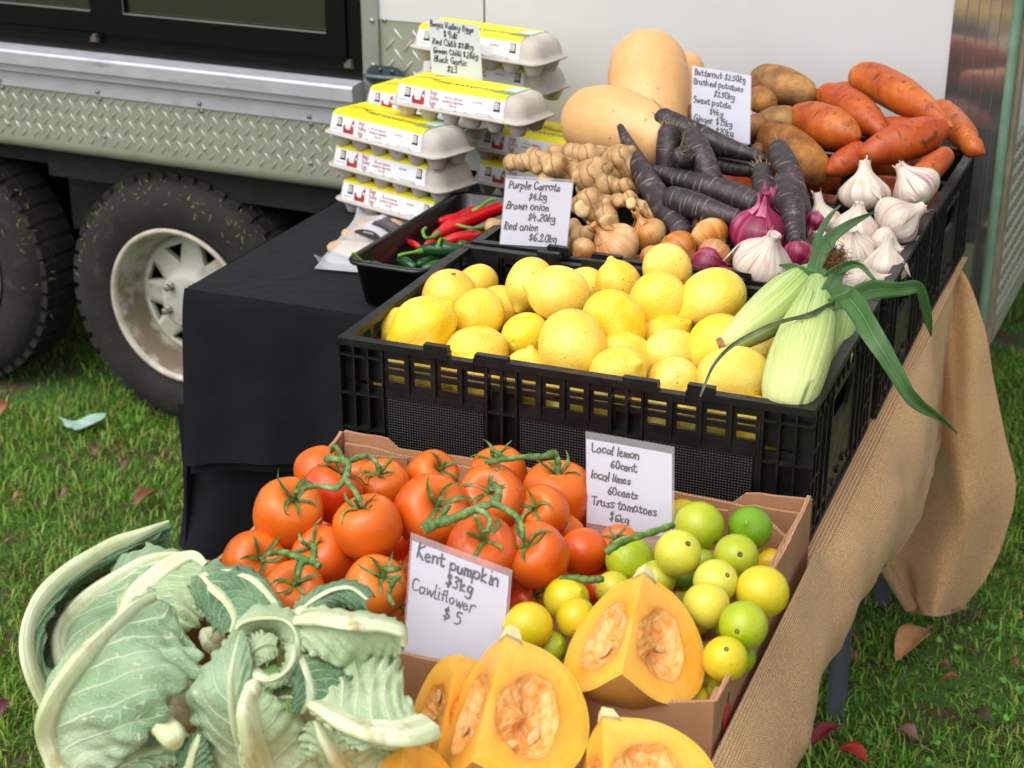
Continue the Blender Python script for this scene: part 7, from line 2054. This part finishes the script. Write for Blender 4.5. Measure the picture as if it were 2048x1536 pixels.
sign([(824, 1082), (1018, 1152), (806, 1328)], -4, 1.585, [(.05, 'Kent pumpkin', 1.05, 1.25), (.36, '$3kg', 1.05, 1.25), (.03, 'Cawliflower', .98, .8), (.36, '$ 5', .98), (0, ' '), (0, ' '), (0, ' ')], 'pumpkin and cauliflower price card in a clear pocket before the tomatoes', paper, .105, .0016, 16, (.02, .03, .02, .06), seed=5)

# ------------------------------------------------------------------ grass, leaves
def blades(n, xr, yr, seed, hmin, hmax):
    rg = np.random.default_rng(seed)
    x = rg.uniform(*xr, n); y = rg.uniform(*yr, n)
    z = ground_h(x, y)
    px, py, d = proj(np.stack([x, y, z+.02], -1))
    keep = (px > -320) & (px < 2370) & (py > -100) & (py < 1900) & (d > .3)
    # clumpy turf
    cl_ = wob(5, 8., 2)(np.stack([x, y, 0*x], -1))
    keep &= rg.uniform(0, 1, n) < .62+.5*cl_
    x, y, z, cl_ = x[keep], y[keep], z[keep], cl_[keep]
    m = len(x)
    h = rg.uniform(hmin, hmax, m)*(1+.35*cl_)*np.where(rg.uniform(0, 1, m) < .06, 1.5, 1.)
    a = rg.uniform(0, 2*np.pi, m); ln = rg.uniform(.2, 1.25, m)
    w = rg.uniform(.001, .0021, m)
    dx, dy = np.cos(a), np.sin(a)
    b0 = np.stack([x, y, z-.004], -1)
    mid = b0+np.stack([dx*h*ln*.35, dy*h*ln*.35, h*.62], -1)
    tip = b0+np.stack([dx*h*ln, dy*h*ln, h*(1.05-.28*ln)], -1)
    s_ = np.stack([-dy*w, dx*w, 0*w], -1)
    V = np.stack([b0-s_, b0+s_, mid-s_*.8, mid+s_*.8, tip], 1).reshape(-1, 3)
    return V, m
parts_ = [blades(240000, (-2.9, .62), (-.9, 2.6), 1, .013, .036), blades(170000, (.40, 1.9), (-.6, 3.6), 2, .012, .034)]
V = np.vstack([p[0] for p in parts_]); m = sum(p[1] for p in parts_)
idx = np.arange(m)[:, None]*5
quad = (idx+np.array([[0, 1, 3, 2]])); tri = (idx+np.array([[2, 3, 4]]))
me = bpy.data.meshes.new('grass')
me.vertices.add(len(V)); me.vertices.foreach_set('co', V.astype(np.float32).ravel())
loops = np.hstack([quad, tri]).ravel()
me.loops.add(len(loops)); me.loops.foreach_set('vertex_index', loops.astype(np.int32))
st = np.stack([np.arange(m)*7, np.arange(m)*7+4], -1).ravel()
me.polygons.add(2*m); me.polygons.foreach_set('loop_start', st.astype(np.int32))
me.update(calc_edges=True)
gr = Mat('grass_blades')
isl = gr.n('NewGeometry').outputs['Random Per Island']
c_ = gr.ramp(isl, [(0, '386412'), (.3, '528a1d'), (.6, '6ca32b'), (.82, '98be4a'), (.91, 'a8a65a'), (1, 'b89c6a')])
c_ = gr.mix(gr.mr(gr.noise(5, 4), .42, .62, 0, .5), c_, gr.mix(.5, c_, '6f7a36'))
gr.set(color=c_, rough=.5, spec=.35)
tr_ = gr.n('BsdfTranslucent', {'Color': c_}); mx = gr.n('MixShader', {0: .25})
out = [n_ for n_ in gr.nt.nodes if n_.type == 'OUTPUT_MATERIAL'][0]
gr.nt.links.new(gr.b.outputs[0], mx.inputs[1]); gr.nt.links.new(tr_.outputs[0], mx.inputs[2]); gr.nt.links.new(mx.outputs[0], out.inputs[0])
tag(link('grass', me, None, [gr.m]), kind='stuff')
# clover and broad weeds in the turf
rg = np.random.default_rng(12)
b = MB()
for k in range(200):
    if k % 2: px, py = rg.uniform(-60, 640), rg.uniform(780, 1560)
    else: px, py = rg.uniform(1600, 2120), rg.uniform(700, 1560)
    p = atz(px, py, GZ+.02)
    if wob(9, 4.)(p[None])[0] < -.05: continue
    for q in range(3):
        a = q*2.1+rg.uniform(0, .5); r = rg.uniform(.003, .006)
        c = p+np.array([math.cos(a)*r, math.sin(a)*r, rg.uniform(0, .01)])
        t = np.linspace(0, 6.28, 7)[:-1]
        tl = rg.normal(size=2)*.3
        Q = np.stack([c[0]+r*np.cos(t), c[1]+r*np.sin(t), c[2]+r*(np.cos(t)*tl[0]+np.sin(t)*tl[1])], -1)
        b.add(Q, [tuple(range(6))])
clo = Mat('clover')
clo.set(color=clo.ramp(clo.n('NewGeometry').outputs['Random Per Island'], [(0, '2f6a1a'), (1, '62a034')]), rough=.5)
tag(b.obj('clover', clo.m), kind='stuff')
# fallen leaves
lfm = Mat('fallen_leaf')
lfm.set(color=lfm.mix(lfm.mr(lfm.noise(45, 4), .45, .7, 0, .6), objcol(lfm), lfm.n('HueSaturation', {'Color': objcol(lfm), 'Value': .45}).outputs[0]), rough=.55, normal=lfm.bump(lfm.noise(90, 3), .4, .002))
FL = [ # tail px, tip px, half width px, colour, label
 ((1866, 1250), (1792, 1330), 22, 'b58553', 'large tan curled leaf on the grass right of the burlap'),
 ((1694, 1448), (1622, 1494), 13, '7a1428', 'dark crimson shiny leaf beside the front table leg'),
 ((1745, 1528), (1676, 1505), 15, 'a82a22', 'bright red spotted leaf at the bottom edge'),
 ((1843, 1482), (1790, 1462), 11, '8a6252', 'pinkish brown curled leaf at the lower right'),
 ((1930, 1358), (1880, 1370), 6, '7c3a20', 'narrow rust red leaf at the right'),
 ((1718, 1325), (1692, 1318), 7, '7a4f38', 'small brown leaf just right of the burlap roll'),
 ((1905, 1336), (1878, 1342), 8, '6b3f2a', 'small dark brown leaf below the rust red one'),
 ((1992, 1452), (1940, 1425), 8, '4c342a', 'dark withered leaf near the right edge'),
 ((2040, 1340), (2012, 1332), 8, '6a4228', 'brown leaf at the right border of the grass'),
 ((322, 978), (270, 1016), 13, '82573f', 'brown rolled leaf left of the black cloth'),
 ((22, 806), (0, 832), 9, '9a5f42', 'reddish leaf at the left edge near the wheel'),
 ((50, 996), (24, 1008), 8, '8a5a44', 'pale brown leaf at the left edge of the lawn'),
 ((262, 918), (244, 945), 7, '5b4634', 'small withered leaf on the lawn below the torn cauliflower leaf'),
 ((22, 1395), (0, 1440), 10, '5f3038', 'dark purple leaf at the lower left edge'),
 ((196, 900), (188, 918), 6, '75513b', 'tiny brown leaf in the lawn under the tyre'),
 ((150, 985), (120, 1000), 6, '6f5540', 'small brown leaf in the middle of the left lawn'),
]
for i, (p0, p1, hw, col, lb) in enumerate(FL):
    A, B_ = atz(*p0, GZ+.035), atz(*p1, GZ+.026)
    d = B_-A; L_ = np.linalg.norm(d); d /= L_; s_ = np.cross([0, 0, 1.], d); s_ /= np.linalg.norm(s_)
    hwm = hw*depth(A)/FPX*1.25
    t = np.linspace(0, 1, 22); q = np.linspace(-1, 1, 9)
    wd = hwm*np.where(t < .16, .07, np.sin(np.clip((t-.16)/.84, 0, 1)*math.pi)**.75)+.0006
    n3 = wob(i+40, 60)
    G = A+d*(L_*t)[:, None, None]+s_*(wd[:, None]*q[None])[..., None]
    G = G+np.array([0, 0, 1.])*((q[None]**2*wd[:, None]*.7)+.004*n3(G)+.012*np.sin(t*2.6)[:, None]**2)[..., None]
    o0 = G.mean((0, 1)); b = MB(); b.grid(G-o0, 0, True)
    o = b.obj('fallen_leaf', lfm.m); o.location = Vector(o0.tolist()); o.color = lin(col)
    so = o.modifiers.new('t', 'SOLIDIFY'); so.thickness = .0008
    tag(o, lb, 'leaf', 'fallen leaves on the lawn')
A = [atz(*q, GZ+.035) for q in ((118, 832), (150, 838), (185, 832), (212, 828))]; Bq = [atz(*q, GZ+.03) for q in ((128, 845), (150, 856), (185, 848), (210, 838))]
PA_, PB_ = cr(np.array(A), 30), cr(np.array(Bq), 30)
G = np.array([PA_*(1-k)+PB_*k for k in np.linspace(0, 1, 8)])
G[..., 2] += .006*wob(3, 70)(G); G[-1, :, 1] -= .012*np.abs(np.sin(np.linspace(0, 11, 30)))
o0 = G.mean((0, 1)); b = MB(); b.grid(G-o0, 0, True)
o = b.obj('cauliflower_leaf_scrap', plain('pale_leaf_scrap', '9fbfae', .5, noise=(40, .2))); o.location = Vector(o0.tolist())
tag(o, 'torn pale scrap of cauliflower leaf lying on the lawn by the wheel', 'leaf scrap')
